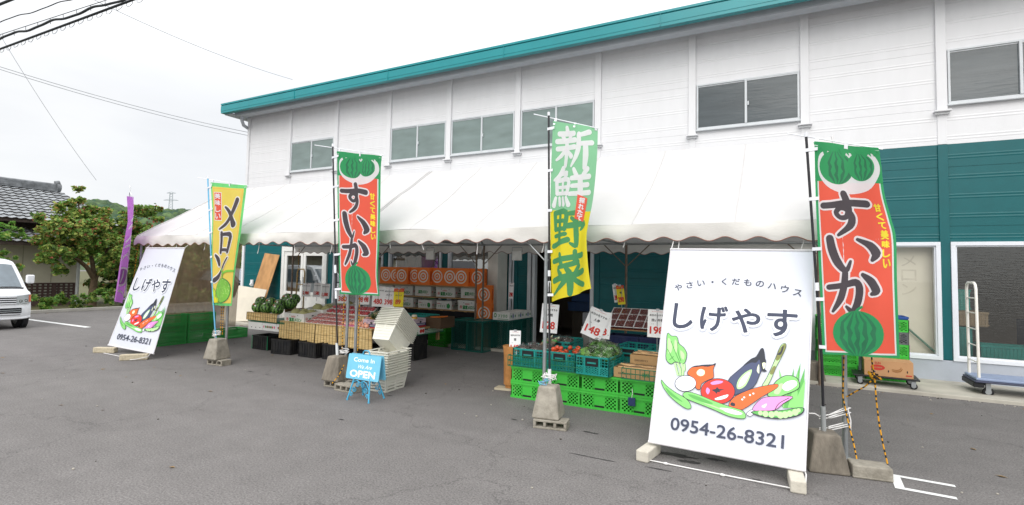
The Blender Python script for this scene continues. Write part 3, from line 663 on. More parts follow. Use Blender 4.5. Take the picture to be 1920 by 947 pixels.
HB.put((-9.02, 5.92, 0), R(4), 'hollow concrete block under the weight of the yellow melon flag', 'concrete block', 'hollow blocks under flag weights')
WT2.put((-9.10, 5.93, .102), R(6), 'tapered concrete weight holding the yellow melon flag', 'weight', 'concrete flag weights')
HB.put((-5.62, 5.68, 0), R(-4), 'hollow concrete block under the weight behind the blue OPEN sign', 'concrete block', 'hollow blocks under flag weights')
WT.put((-5.98, 5.80, .102), R(3), 'tapered concrete weight left of the blue OPEN sign', 'weight', 'concrete flag weights')
HB.put((-5.95, 5.80, 0), R(3), 'hollow concrete block half hidden under the weight left of the OPEN sign', 'concrete block', 'hollow blocks under flag weights')
HB.put((-2.37, 5.60, 0), R(10), 'hollow concrete block under the green and yellow vegetable flag', 'concrete block', 'hollow blocks under flag weights')
WT2.put((-2.44, 5.68, .102), R(8), 'tapered concrete weight holding the green and yellow vegetable flag', 'weight', 'concrete flag weights')
WT.put((.345, 5.78, 0), R(12), 'large dark stained concrete weight beside the right banner', 'weight', 'concrete flag weights', scale=(1.05, 1.05, .95))
WT.put((-12.86, 6.2, 0), 0, 'concrete weight of the purple flag behind the left banner', 'weight', 'concrete flag weights')
s = MB(); s.box(-.155, .155, -.1, .1, 0, .115, CONC, T(rz=0)); s.box(-.158, .158, -.103, .103, .0, .025, CONC)
tag(s.build('concrete_block', loc=(.695, 5.76, 0), rz=R(8), bevel=.014, seg=2), 'solid concrete block on the asphalt tied with yellow and black rope', 'concrete block')
WT.put((.48, 10.3, 0), R(5), 'concrete weight at the rear tent leg beside the stacked crates', 'weight', 'concrete flag weights')

# ropes
def rope(name, pts, label, r=.0065, cat='rope', parent=None):
    """two-colour twisted rope"""
    pts = [Vector(p) for p in pts]; s = MB(); seg = []
    for a, b in zip(pts, pts[1:]):
        n = max(2, int((b-a).length/.022))
        for i in range(n): seg.append(a+(b-a)*(i/n))
    seg.append(pts[-1])
    for i in range(len(seg)-1): s.cyl(seg[i], seg[i+1], r, ROPE_K if i % 5 in (1, 3) else ROPE_Y, 6, caps=False)
    o = s.build(name, parent); return tag(o, label, cat) if label else o
rope('tie_rope', [(.52, 6.16, 2.3), (.545, 6.12, 1.1), (.53, 6.14, .62), (.56, 6.08, .42), (.60, 5.95, .2), (.61, 5.85, .10)], 'yellow and black rope running down the right corner tent pole')
rope('tie_rope', [(.70, 6.05, 2.28), (.755, 5.98, 1.0), (.77, 5.95, .86), (.775, 5.92, .66), (.79, 5.885, .45), (.815, 5.85, .26), (.838, 5.82, .12), (.84, 5.78, .04)], 'yellow and black rope stretched down to the solid concrete block')
rope('tie_rope', [(.77, 5.95, .86), (.70, 6.02, .755), (.62, 6.08, .68), (.56, 6.12, .62)], 'short yellow and black rope branching from the knot to the corner pole')
s = MB()
for i in range(14):
    a = i*1.7; s.tube([(.77+.03*math.cos(a), 5.95+.02*math.sin(a), .87+.02*math.sin(a*2)), (.77+.05*math.cos(a+1), 5.95+.03*math.sin(a+1), .88+.03*math.sin(a)), (.77+.03*math.cos(a+2), 5.95, .85)], .009, ROPE_Y if i % 2 else ROPE_K, 5)
tag(s.build('rope_knot'), 'knot of yellow and black rope above the solid concrete block', 'rope')
for x, lab in ((-6.27, 'left of the two poles behind the middle watermelon flag'), (-5.94, 'right of the two poles behind the middle watermelon flag')):
    rope('tie_rope', [(x+.06, 6.12, 2.3), (x+.065, 6.11, 1.2), (x+.06, 6.11, .5), (x+.03, 6.09, .42)], 'rope beside the '+lab)
rope('tie_rope', [(-5.66, 5.62, .38), (-5.72, 5.58, .22), (-5.80, 5.52, .10)], 'yellow and black rope end over the hollow block by the OPEN sign')
for dx in (0, .06): rope('tie_rope', [(-9.34+dx, 6.13, 2.3), (-9.33+dx, 6.12, 1.1), (-9.31+dx, 6.11, .5)], ('left' if dx == 0 else 'right')+' of the two ropes hanging beside the pole of the melon flag')
rope('tie_rope', [(-12.33, 6.14, 2.2), (-12.40, 6.10, 1.2), (-12.46, 6.0, .9)], 'yellow and black rope at the left front corner pole of the tent')
rope('tie_rope', [(-12.02, 10.08, 2.3), (-12.03, 10.08, 1.2)], 'yellow and black rope on the rear left tent pole')
def tie(c, label, seed, r=.07, n=9, col=STRING):
    rs = random.Random(seed); s = MB(); c = Vector(c)
    for i in range(n):
        a = rs.random()*6.3; z = rs.uniform(-.03, .05)
        p = [c+Vector((math.cos(a+q*.8)*r*(.4+.5*rs.random()), math.sin(a+q*.8)*r*(.4+.3*rs.random()), z+rs.uniform(-.02, .02))) for q in range(5)]
        s.tube(p, .0055, col, 5)
    return tag(s.build('string_tie'), label, 'string')
tie((-9.22, 5.98, .53), 'white string tied round the melon flag pole above its weight', 1, .1, 12)
tie((-5.95, 5.9, .50), 'white string tied round the watermelon flag socket above its weight', 2, .1)
tie((-2.46, 5.72, .53), 'white string tied round the vegetable flag socket above its weight', 3, .11, 13)
tie((-2.50, 5.66, .49), 'pale blue string tied under the white one on the vegetable flag', 4, .08, 5, mat('blue_string', '7fb6d6', .8))
s = MB()
for z, e in ((.47, .50), (.45, .455), (.36, .35), (.345, .33)):
    s.tube([(.31, 5.80, z), (.42, 5.95, (z+e)/2-.015), (.58, 6.16, e), (.60, 6.2, e), (.56, 6.22, e), (.39, 5.86, z+.01)], .006, STRING, 5)
s.tube([(.57, 6.14, .5), (.59, 6.1, .4), (.585, 6.08, .3), (.60, 6.08, .22)], .006, STRING, 5); s.tube([(.31, 5.80, .47), (.27, 5.76, .5), (.22, 5.74, .5)], .006, STRING, 5)
tag(s.build('string_tie'), 'white string looped between the right watermelon flag socket and the tent pole', 'string')

# ================================================================== nobori flags
RED = mat('flag_red', 'f26750', .6, .03, 3, trans=.3); GRN = mat('flag_green', '35a264', .6, .03, 3, trans=.3); DGRN = mat('flag_dark_green', '2f7a55', .6, trans=.2)
INK = mat('flag_ink', '4b4449', .6, trans=.15); FWH = mat('flag_white', 'f0eef0', .6, .02, trans=.3); YEL = mat('flag_yellow', 'f3de2e', .6, .03, 3, trans=.3)
AMB = mat('flag_amber', 'f9d968', .6, .03, 3, trans=.3); LGR = mat('flag_light_green', '86c296', .6, .03, 3, trans=.3); MGR = mat('flag_mid_green', '4f9a63', .6, .03, trans=.25); FYL = mat('flag_letter_yellow', 'f6e33c', .6, trans=.2)
MEL = mat('flag_melon', '86c94f', .6, trans=.25); LIME = mat('flag_lime', 'c4dc3c', .6, trans=.25); PUR = mat('flag_purple', 'bd72cd', .6, .03, trans=.3); BORD = mat('flag_border_green', '6fce78', .6, trans=.3)
CLIP = mat('flag_clip', 'e9ebf0', .5); POLEK = mat('flag_pole_black', '26262a', .4); POLEB = mat('flag_pole_blue', '66b3d9', .4); SOCK = mat('flag_socket', 'd7dadb', .45); SOCKG = mat('flag_socket_grey', '9a9d9d', .5)
def interp(tab, v):
    for (a, p), (b, q) in zip(tab, tab[1:]):
        if v <= b or b == tab[-1][0]:
            t = (v-a)/(b-a); return Vector(p)+(Vector(q)-Vector(p))*t
def sm_interp(tab, v):
    # smooth curve through the measured edge points
    pts = [Vector(p) for _, p in tab]; vs = [a for a, _ in tab]; k = 0
    while k < len(vs)-2 and v > vs[k+1]: k += 1
    t = (v-vs[k])/(vs[k+1]-vs[k]); p1, p2 = pts[k], pts[k+1]; p0 = pts[k-1] if k else p1*2-p2; p3 = pts[k+2] if k+2 < len(pts) else p2*2-p1
    return .5*((2*p1)+(p2-p0)*t+(2*p0-5*p1+4*p2-p3)*t*t+(-p0+3*p1-3*p2+p3)*t**3)
def flag(label, left, right, pole, cloth, draw, wave, W=.6, H=1.8, polem=POLEK, sockm=SOCK, sock=None, bar=None, prad=.0125, nclip=(3, 5), tubes=(), flip=False):
    """left/right: [(v, point)] down both edges of the cloth; art in metres, W across, H down (y up from the hem)"""
    t = empty('banner_flag', pole[-1], 0, label, 'flag', 'tall printed flags in front of the tents'); O = Matrix.Translation(-Vector(pole[-1]))
    def P(mb, name, par=None, **k):
        o = mb.build(name, None, **k); o.parent = par or t
        if par is None: o.matrix_parent_inverse = O
        return o
    def surf(u, v):
        a, b = sm_interp(left, v), sm_interp(right, v); d = b-a
        n = Vector((d.y, -d.x, 0)); n = n.normalized() if n.length > 1e-5 else Vector((0, -1, 0))
        return a+d*u+n*wave(u, v), n
    def warp(x, y, l):
        u, v = x/W, 1-y/H; p, n = surf(u, v)
        e = .01; pu = surf(u+e, v)[0]-surf(u-e, v)[0]; pv = surf(u, v+e)[0]-surf(u, v-e)[0]; nn = pu.cross(pv).normalized()
        if nn.dot(n) < 0: nn = -nn
        if flip: nn = -nn
        return p+nn*l
    s = MB(); s.grid(lambda u, v: surf(u, v)[0], 40, 90, cloth)
    pr = Print(step=.022, lift=.0004, base=.002); draw(pr, W, H); pr.into(s, warp)
    c = P(s, 'cloth')
    s = MB(); s.tube(pole, prad, polem, 10); s.cyl(Vector(pole[0])-(Vector(pole[1])-Vector(pole[0])).normalized()*.0, Vector(pole[0])+Vector((0, 0, .045)), prad*1.35, CLIP, 10)
    P(s, 'pole')
    if sock: s = MB(); s.cyl(sock[0], sock[1], .021, sockm, 14); P(s, 'socket')
    if bar: s = MB(); s.cyl(bar[0], bar[1], .006, CLIP, 8); P(s, 'crossbar')
    lw = .016
    for i in range(nclip[0]):
        u = .03+.94*i/(nclip[0]-1); p = surf(u, 0)[0]; b = Vector(bar[0])+(Vector(bar[1])-Vector(bar[0]))*(((p-Vector(bar[0])).dot(Vector(bar[1])-Vector(bar[0])))/(Vector(bar[1])-Vector(bar[0])).length_squared) if bar else p+Vector((0, 0, .03))
        s = MB(); d = (surf(min(u+.03, 1), 0)[0]-surf(max(u-.03, 0), 0)[0]).normalized(); q = surf(u, .02)[0]; n = Vector((d.y, -d.x, 0))*.007
        for sg in (-1, 1): s.add([q-d*lw+n*sg, q+d*lw+n*sg, b+d*lw+n*sg+Vector((0, 0, .008)), b-d*lw+n*sg+Vector((0, 0, .008))], [(0, 1, 2, 3)], CLIP)
        P(s, 'clip')
    for i in range(nclip[1]):
        v = (i+.15)/(nclip[1]-.7); q = surf(.05, v)[0]; 
        # nearest point on the pole
        best = None
        for a, b in zip(pole, pole[1:]):
            a, b = Vector(a), Vector(b); k = max(0, min(1, (q-a).dot(b-a)/(b-a).length_squared)); r = a+(b-a)*k
            if best is None or (r-q).length < (best-q).length: best = r
        d = (best-q); best = best+d.normalized()*.016; s = MB(); n = Vector((0, -.015, 0)); h = Vector((0, 0, .016))
        for sg in (-1, 1): s.add([q+n*sg-h, best+n*sg-h, best+n*sg+h, q+n*sg+h], [(0, 1, 2, 3)], CLIP)
        P(s, 'clip')
    for a, b in tubes: s = MB(); s.cyl(a, b, prad*1.5, CLIP, 10); P(s, 'pole_joint')
    return t
def melon_shape(pr, cx, cy, rx, ry, m, sm, k=4, stem=False):
    pr.circle(cx, cy, rx, ry, m, 30); zs = pr.z
    for i in range(-k//2+1, k//2+1):
        pr.z = zs
        a = i*1.0/(k/2)*.8; pts = []
        for j in range(9):
            t = -1+2*j/8; x = cx+rx*a*math.sqrt(max(0, 1-t*t*.96))+rx*.05*math.sin(j*2.3+i); pts.append((x, cy+ry*t*.96))
        pr.line(pts, [.004, rx*.13, rx*.2, rx*.13, rx*.2, rx*.15, rx*.12, rx*.08, .004], sm)
    pr.z = zs+1
    if stem: pr.line([(cx, cy+ry*.92), (cx+.01, cy+ry*1.06), (cx+.05, cy+ry*1.2)], [.03, .022, .016], m, smooth=3)
def bold_v(pr, chars, cx, ys, wd, hg, m, border, bw, bold, shear=0, offset=0):
    for ch, y in zip(chars, ys): pr.text(ch, cx+(0 if not isinstance(cx, (list, tuple)) else 0), y, wd, hg, m, bold=bold, border=border, bw=bw, shear=shear, offset=offset)
def watermelon_art(pr, W, H):
    pr.rect(.022, W-.022, .02, H-.02, FWH); pr.rect(.034, W-.034, .034, H-.34, RED)
    pr.rect(.0, W, H-.34, H-.0, GRN); 
    pr.poly([(.03, H-.2), (.05, H-.11), (.12, H-.075), (.2, H-.11), (.3, H-.07), (.42, H-.10), (.52, H-.07), (W-.03, H-.14), (W-.015, H-.22), (W-.04, H-.30), (.47, H-.40), (W/2, H-.435), (.14, H-.40), (.05, H-.31)], FWH, smooth=4)
    melon_shape(pr, .2, H-.215, .155, .145, GRN, DGRN); melon_shape(pr, .42, H-.2, .12, .125, GRN, DGRN, 4)
    zs = pr.z
    for x, y, a in ((.03, .06, 0), (.10, .08, 1), (.27, .085, 2), (.36, .07, 3), (.47, .09, 4), (.55, .06, 5)): pr.z = zs; pr.poly([(x-.04, H-y+.05), (x, H-y-.05), (x+.03, H-y+.01), (x+.055, H-y-.02), (x+.05, H-y+.06)], GRN)
    pr.line([(.2, H-.08), (.23, H-.05)], .02, GRN)
    zs = 3
    for ch, y, wd, hg, cx in (('す', 1.19, .40, .35, .25), ('い', .845, .42, .30, .27), ('か', .53, .40, .33, .26)):
        pr.z = zs; brush(pr, ch, cx, y, wd*.92, hg, INK, FWH, .016, .007)
    for i, ch in enumerate('甘くて美味しい'): pr.z = 6; pr.text(ch, .515+.012*i/6, 1.25-.083*i, .05, .066, FYL, bold=.003)
    melon_shape(pr, W/2-.01, .19, .2, .185, GRN, DGRN, 5, True)
def edge(pts, y): return [(v, at(px, py, y=y)) for v, px, py in pts]
def wv(a, f, p): return lambda u, v: a*math.sin(u*f+v*3+p)*min(1, u*3)
# right watermelon flag
def twist(pts, ya, yb): return [(v, at(px, py, y=ya+(yb-ya)*v)) for v, px, py in pts]
YF = 5.78
flag('right red watermelon flag with dark lettering, standing beside the right shop banner',
     twist([(0, 1527, 265), (.3, 1530, 386), (.66, 1537, 532), (1, 1543, 664)], YF, YF), twist([(0, 1646.7, 279), (.1, 1652, 310), (.23, 1658, 362), (.36, 1671, 410), (.46, 1680, 448), (.66, 1682, 532), (1, 1687, 672)], YF-.05, YF-.1),
     [at(1511.6, 257, y=YF), at(1541, 677, y=YF+.01), at(1544.5, 800, y=YF+.02)], GRN, watermelon_art, lambda u, v: .03*math.sin(u*7+v*2.5+.6)*min(1, u*3)+.02*math.sin(v*8+u*2)*u, sock=(at(1543, 762, y=YF+.01), at(1545.3, 822, y=YF+.02)), sockm=SOCKG,
     bar=(at(1476, 250, y=YF+.05), at(1655, 280, y=YF-.06)), tubes=[(at(1531.5, 530, y=YF), at(1532.3, 545, y=YF))])
flag('middle red watermelon flag with dark lettering, standing behind the OPEN sign',
     edge([(0, 632.6, 283.5), (.35, 632.8, 370), (.75, 635, 480), (1, 637, 551)], 5.82), edge([(0, 716.5, 292.7), (.12, 713.5, 320), (.35, 711, 384), (.62, 708, 455), (.85, 706, 515), (1, 710.6, 555)], 5.75),
     [at(624, 275, y=5.83), at(628.5, 470, y=5.83), at(632.5, 650, y=5.83)], GRN, watermelon_art, wv(.03, 8, 1.2), sock=(at(631.5, 643, y=5.83), at(633.5, 690, y=5.83)), bar=(at(590, 272, y=5.9), at(719, 291, y=5.76)), tubes=[(at(628.6, 497, y=5.83), at(628.9, 512, y=5.83)), (at(630, 545, y=5.83), at(630.4, 560, y=5.83))])
def veg_art(pr, W, H):
    pr.rect(0, W, 0, .90, YEL)
    for ch, y, x in (('新', 1.55, .3), ('鮮', 1.13, .28)): pr.z = 2; brush(pr, ch, x, y, .46, .39, FWH, grow=.007)
    for ch, y, x in (('野', .70, .27), ('菜', .24, .27)): pr.z = 2; brush(pr, ch, x, y, .44, .38, MGR, grow=.009)
    pr.z = 9; pr.poly([(.385, 1.07), (.51, 1.03), (.49, .78), (.365, .82)], RED)
    for i, ch in enumerate('採れたて'): pr.z = 11; pr.text(ch, .442-.006*i, 1.01-.061*i, .066, .05, FWH, bold=.003, rot=-.15)
flag('green and yellow flag with brush lettering, standing before the vegetable crates',
     edge([(0, 1037, 227), (.3, 1033, 330), (.6, 1032, 430), (1, 1035, 566)], 5.82), [(v, at(px, py, y=yy)) for v, px, py, yy in ((0, 1120, 239, 5.75), (.2, 1118, 297, 5.7), (.42, 1112.7, 369, 5.68), (.58, 1105.6, 419, 5.66), (.68, 1103.5, 446, 5.64), (.84, 1107, 495, 5.6), (1, 1112, 541, 5.58))],
     [at(1028.8, 217, y=5.84), at(1029.5, 400, y=5.82), at(1030.5, 700, y=5.76)], LGR, veg_art, lambda u, v: .035*math.sin(u*9+v*4+2)*min(1, u*3)*(.4+v), sock=(at(1030.3, 692, y=5.76), at(1031, 740, y=5.76)), bar=(at(1001, 214, y=5.9), at(1122, 241, y=5.75)), tubes=[(at(1029.8, 507, y=5.8), at(1029.9, 518, y=5.8)), (at(1030, 527, y=5.8), at(1030.2, 548, y=5.8))])
def melon_art(pr, W, H):
    pr.rect(.03, W-.03, .04, H-.06, AMB); s = .045
    zs = pr.z
    for a, b, c, d in ((s, W-s, .055, .060), (s, W-s, H-.085, H-.080), (s, s+.005, .055, H-.08), (W-s-.005, W-s, .055, H-.08)): pr.z = zs; pr.rect(a, b, c, d, mat('flag_orange', 'f3a24a', .6))
    pr.rect(.06, .185, H-.56, H-.14, FWH); pr.rect(.068, .177, H-.55, H-.15, RED)
    for i, ch in enumerate('美味しい'): pr.z = 6; pr.text(ch, .122, H-.20-.098*i, .085, .075, FWH, bold=.003)
    brush(pr, 'メ', .335, 1.335, .38, .44, INK, FWH, .016, .007); brush(pr, 'ロ', .32, .93, .31, .29, INK, FWH, .016, .007); brush(pr, 'ン', .26, .58, .38, .36, INK, FWH, .016, .007)
    pr.circle(.33, .235, .215, .195, DGRN, 30); pr.circle(.33, .235, .205, .185, MEL, 30)
    rs = random.Random(5); zn = pr.z
    for i in range(46):
        pr.z = zn; a = rs.random()*6.28; r = math.sqrt(rs.random())*.18; x, y = .33+r*math.cos(a), .235+r*math.sin(a)*.9; b = rs.random()*3; L = .03; pr.line([(x, y), (x+L*math.cos(b), y+L*math.sin(b))], .005, mat('flag_melon_net', 'b7de7c', .6))
    pr.line([(.33, .42), (.34, .50), (.26, .56)], .035, MEL, smooth=4); pr.line([(.33, .49), (.45, .52), (.58, .515)], .03, MEL, smooth=4)
    pr.poly([(.03, .07), (.05, .30), (.12, .22), (.10, .16), (.2, .12), (.22, .05), (.1, .045)], LIME, smooth=3, line=DGRN, lw=.006); pr.poly([(.04, .05), (.06, .14), (.14, .1), (.16, .05)], YEL, smooth=3)
flag('yellow melon flag with dark lettering on a blue pole, left of the watermelon table',
     edge([(0, 395, 342), (.25, 397.8, 399), (.5, 397, 458), (.8, 397, 532), (1, 398, 572)], 5.98), edge([(0, 465, 348), (.14, 460.5, 378), (.39, 451.6, 434), (.57, 444, 475.5), (.75, 437.4, 517), (1, 432, 574)], 5.9),
     [at(389.6, 335, y=6.0), at(398.4, 540, y=5.97), at(403, 612, y=5.95), at(406, 645, y=5.95)], BORD, melon_art, wv(.025, 8, .4), polem=POLEB, sock=(at(402.5, 618, y=5.95), at(406, 647, y=5.95)), sockm=SOCKG, bar=(at(371, 333, y=6.05), at(467, 349, y=5.9)), nclip=(3, 6))
def purple_art(pr, W, H):
    for k, (x, y) in enumerate(((.3, 1.45), (.32, 1.15), (.3, .85))):
        pr.line([(x-.18, y+.1), (x+.05, y+.13), (x+.18, y+.08)], [.03, .05, .03], FWH, smooth=4); pr.line([(x-.05, y+.14), (x, y-.02), (x-.12, y-.13)], [.04, .05, .02], FWH, smooth=4); pr.line([(x, y), (x+.16, y-.12)], [.03, .05], FWH)
    pr.circle(.3, .44, .2, .17, FWH, 28); pr.circle(.3, .44, .165, .135, PUR, 28)
    for i in range(3): pr.line([(.19+.1*i, .33), (.17+.11*i, .44), (.2+.1*i, .55)], [.02, .035, .02], FWH, smooth=4)
    pr.line([(.08, .12), (.25, .2), (.5, .14)], [.02, .04, .02], FWH, smooth=4); pr.line([(.04, .05), (.04, 1.7)], .02, FWH)
flag('purple flag with white drawing seen nearly edge-on at the far left of the tent',
     [(v, at(px, py, y=6.2)) for v, px, py in ((0, 241, 368), (.25, 241, 415), (.5, 240, 470), (.8, 236, 530), (1, 229, 569))], [(v, at(px, py, y=yy)) for v, px, py, yy in ((0, 246, 369, 5.62), (.2, 246.5, 400, 5.66), (.4, 239, 450, 5.7), (.6, 230, 488, 5.75), (1, 211, 561, 5.8))],
     [at(243.8, 352, y=6.2), at(236, 545, y=6.2), at(231.5, 640, y=6.2)], PUR, purple_art, lambda u, v: .05*math.sin(u*6+v*5)*min(1, u*3), polem=SOCK, flip=True, nclip=(2, 4), bar=(at(243.8, 360, y=6.21), at(246.5, 366, y=5.6)))
# ================================================================== shop banners
BCLOTH = mat('banner_cloth', 'dfe2ec', .6, .015, 2, .04, 30, trans=.12)
BINK = mat('banner_ink', '3c4256', .6); BGREY = mat('banner_shadow', 'ccd0da', .6)
def homog(src, dst):
    import numpy as np
    A = []; b = []
    for (x, y), (u, v) in zip(src, dst):
        A.append([x, y, 1, 0, 0, 0, -u*x, -u*y]); b.append(u); A.append([0, 0, 0, x, y, 1, -v*x, -v*y]); b.append(v)
    h = np.linalg.solve(np.array(A, float), np.array(b, float))
    return lambda x, y: ((h[0]*x+h[1]*y+h[2])/(h[6]*x+h[7]*y+1), (h[3]*x+h[4]*y+h[5])/(h[6]*x+h[7]*y+1))
BW, BH = 1.36, 2.12
QR = [(1259, 467.4), (1525.6, 470), (1508, 882), (1218, 828)]
HR = homog(QR, [(0, BH), (BW, BH), (BW, 0), (0, 0)])
Z4 = lambda p: HR(1240+p[0]/3.947, 620+p[1]/3.947)
Z5 = lambda p: HR(1180+p[0]/1.895, 440+p[1]/1.895)
bm_ = lambda n, c: mat('print_'+n, c, .6, .02)
def banner_art(pr):
    W_ = bm_('white', 'f2f4f8'); K = bm_('line', '2d3138')
    # shop name, tag line on an arc, telephone number
    cs = [(187, 172), (227, 163), (265, 158), (306, 157), (345, 155), (388, 155), (430, 157), (473, 160), (515, 165), (562, 175), (603, 185)]
    us = [Z5(c) for c in cs]
    for i, ch in enumerate('やさい・くだものハウス'):
        a = us[max(0, i-1)]; b = us[min(len(us)-1, i+1)]; x = .12+(BW-.24)*i/10; t = (i-5)/5; y = 1.735-.10*t*t+.012
        if ch == '・': pr.circle(x, y, .011, .011, BINK, 14)
        else: pr.text(ch, x, y, .072, .075, BINK, keep=True, rot=-t*.18, bold=.0012)
    for ch, x, wd, hg in (('し', .20, .19, .27), ('げ', .50, .25, .27), ('や', .80, .25, .25), ('す', 1.12, .25, .27)):
        vs, fs = text2d(ch, 0)
        pr.text(ch, x+.003, 1.315-.004, wd, hg, BGREY, bold=.027); pr.text(ch, x, 1.32, wd, hg, W_, bold=.024); pr.text(ch, x, 1.32, wd, hg, BINK, bold=.007)
    pr.text('0954-26-8321', .69, .205, 1.0, .115, BINK, bold=.0025)
    # drawing of vegetables
    def P_(pts): return [Z4(p) for p in pts]
    g1, g2, g3, g4 = bm_('green_a', '86cf74'), bm_('green_b', '5fae56'), bm_('green_c', 'b9e3a0'), bm_('green_d', '4c8f45')
    OR, RD, NV, DK, PK, OL, CRM = bm_('orange', 'ea6a32'), bm_('red', 'de3b2d'), bm_('navy', '4a5270'), bm_('dark', '30343e'), bm_('pink', 'ea97d6'), bm_('olive', '80834a'), bm_('cream', 'e9efc9')
    for bx, tx, ty, w2 in ((920, 868, 300, 22), (930, 980, 300, 26), (950, 1030, 262, 30), (990, 1062, 300, 30), (960, 1008, 330, 26), (1000, 1064, 380, 30)): pr.poly(P_([(bx-w2, 592), (tx, ty), (bx+w2+20, 590)]), g2 if bx % 20 else g1)
    pr.poly(P_([(45, 45), (75, 65), (115, 70), (130, 120), (165, 150), (188, 195), (180, 245), (165, 268), (130, 260), (100, 255), (70, 270), (35, 235), (38, 150)]), g1, smooth=3, line=K, lw=.006)
    for q in ([(50, 80), (80, 120), (75, 180), (50, 190)], [(100, 90), (120, 130), (110, 190), (95, 160)], [(140, 170), (170, 200), (165, 240), (145, 220)]): pr.poly(P_(q), g3, smooth=3)
    for q in ([(70, 100), (110, 200), (135, 255)], [(45, 160), (80, 225), (105, 255)], [(120, 110), (125, 190), (145, 250)], [(60, 240), (90, 215)]): pr.line(P_(q), .007, g4, smooth=3)
    for q in ([(100, 262), (112, 310), (125, 355)], [(120, 262), (140, 310), (140, 355)], [(150, 265), (160, 310), (158, 355)], [(170, 270), (172, 320)]): pr.line(P_(q), .022, g3, smooth=3); pr.line(P_([(a+7, b) for a, b in q]), .005, g4, smooth=3)
    pr.poly(P_([(192, 340), (220, 300), (270, 285), (340, 292), (375, 282), (400, 270), (384, 310), (386, 370), (350, 388), (300, 415), (285, 458), (255, 445), (250, 395), (215, 362)]), OR, smooth=4, line=K, lw=.006)
    pr.poly(P_([(262, 330), (285, 310), (318, 320), (318, 350), (290, 362), (266, 350)]), CRM, smooth=3)
    pr.line(P_([(225, 297), (300, 285), (385, 280), (405, 268)]), [.005, .016, .014, .004], K, smooth=3)
    c = [(180+78*math.cos(t*.2244), 413+57*math.sin(t*.2244)) for t in range(28)]; pr.poly(P_(c), W_, line=K, lw=.006)
    pr.poly(P_([(490, 400), (580, 310), (640, 260), (700, 220), (735, 160), (755, 165), (765, 230), (770, 260), (730, 340), (680, 440), (560, 492), (540, 492)]), NV, smooth=3, line=K, lw=.006)
    pr.poly(P_([(600, 290), (660, 235), (700, 215), (735, 158), (757, 163), (768, 240), (762, 300), (780, 325), (740, 318), (726, 240), (700, 262), (660, 262)]), DK, smooth=3)
    pr.poly(P_([(715, 280), (722, 280), (722, 340), (705, 320)]), CRM, smooth=3); pr.poly(P_([(745, 265), (770, 265), (755, 310)]), CRM, smooth=3)
    pr.poly(P_([(556, 440), (568, 390), (612, 340), (668, 312), (652, 372), (620, 432), (575, 456)]), g3, smooth=3); pr.poly(P_([(570, 440), (585, 390), (620, 350), (655, 330), (635, 380), (610, 420)]), W_, smooth=3)
    pr.poly(P_([(745, 430), (780, 370), (835, 250), (880, 140), (915, 118), (920, 150), (880, 235), (850, 290), (790, 422)]), g3, smooth=3, line=K, lw=.005)
    for q in ([(845, 235), (880, 150), (915, 120), (915, 160), (870, 240)], [(800, 340), (825, 290), (845, 290), (825, 345)]): pr.poly(P_(q), OL, smooth=3)
    pr.poly(P_([(855, 200), (880, 180), (890, 150), (905, 140), (885, 200)]), DK, smooth=3)
    pr.poly(P_([(785, 500), (830, 420), (870, 380), (930, 355), (1000, 375), (1022, 430), (1000, 462), (930, 490), (860, 512)]), g1, smooth=4, line=K, lw=.006)
    pr.poly(P_([(890, 440), (930, 400), (990, 395), (1000, 430), (930, 470)]), W_, smooth=3); pr.poly(P_([(830, 480), (870, 420), (900, 420), (870, 490)]), g3, smooth=3)
    pr.poly(P_([(500, 562), (530, 520), (600, 480), (700, 445), (800, 425), (860, 420), (850, 450), (740, 512), (600, 602), (540, 592), (505, 580)]), OR, smooth=3, line=K, lw=.005)
    pr.poly(P_([(510, 570), (520, 550), (545, 560), (540, 580)]), DK, smooth=3)
    for a, b in ((655, 498), (680, 487), (598, 530), (612, 515)): pr.circle(*Z4((a, b)), .009, .009, W_, 10)
    c = [(418+125*math.cos(t*.2244), 472+92*math.sin(t*.2244)) for t in range(28)]; pr.poly(P_(c), RD, line=K, lw=.006)
    pr.poly(P_([(370, 462), (402, 455), (412, 440), (425, 455), (470, 458), (430, 470), (440, 480), (415, 478), (408, 492), (398, 478)]), DK)
    pr.poly(P_([(365, 410), (410, 395), (455, 400), (440, 415), (380, 425)]), PK, smooth=3); pr.poly(P_([(395, 525), (450, 505), (495, 495), (480, 520), (420, 535)]), W_, smooth=3); pr.poly(P_([(330, 470), (340, 445), (360, 465), (345, 495)]), PK, smooth=3)
    pr.poly(P_([(160, 490), (190, 475), (260, 490), (400, 545), (520, 585), (600, 610), (625, 650), (600, 668), (500, 650), (380, 600), (250, 550), (180, 520)]), g1, smooth=3, line=K, lw=.005)
    pr.poly(P_([(200, 492), (260, 505), (380, 555), (340, 560), (230, 520)]), g2, smooth=3); pr.poly(P_([(430, 590), (520, 600), (600, 630), (560, 640), (480, 620)]), W_, smooth=3); pr.poly(P_([(300, 550), (400, 580), (480, 615), (400, 590)]), g3, smooth=3)
    pr.poly(P_([(0, 385), (40, 430), (110, 480), (180, 520), (215, 560), (220, 590), (190, 595), (130, 560), (60, 500), (10, 430)]), g1, smooth=3, line=K, lw=.005); pr.poly(P_([(30, 440), (90, 490), (160, 545), (120, 530), (60, 490)]), g2, smooth=3)
    pr.poly(P_([(632, 628), (665, 605), (690, 620), (665, 648), (640, 645)]), W_, smooth=3, line=K, lw=.005)
    pr.poly(P_([(675, 607), (700, 560), (750, 520), (830, 510), (940, 508), (970, 520), (900, 562), (840, 607), (750, 613)]), PK, smooth=3, line=K, lw=.005); pr.line(P_([(840, 605), (870, 560), (945, 520)]), .006, K, smooth=3); pr.poly(P_([(740, 580), (780, 560), (765, 590)]), W_, smooth=3)
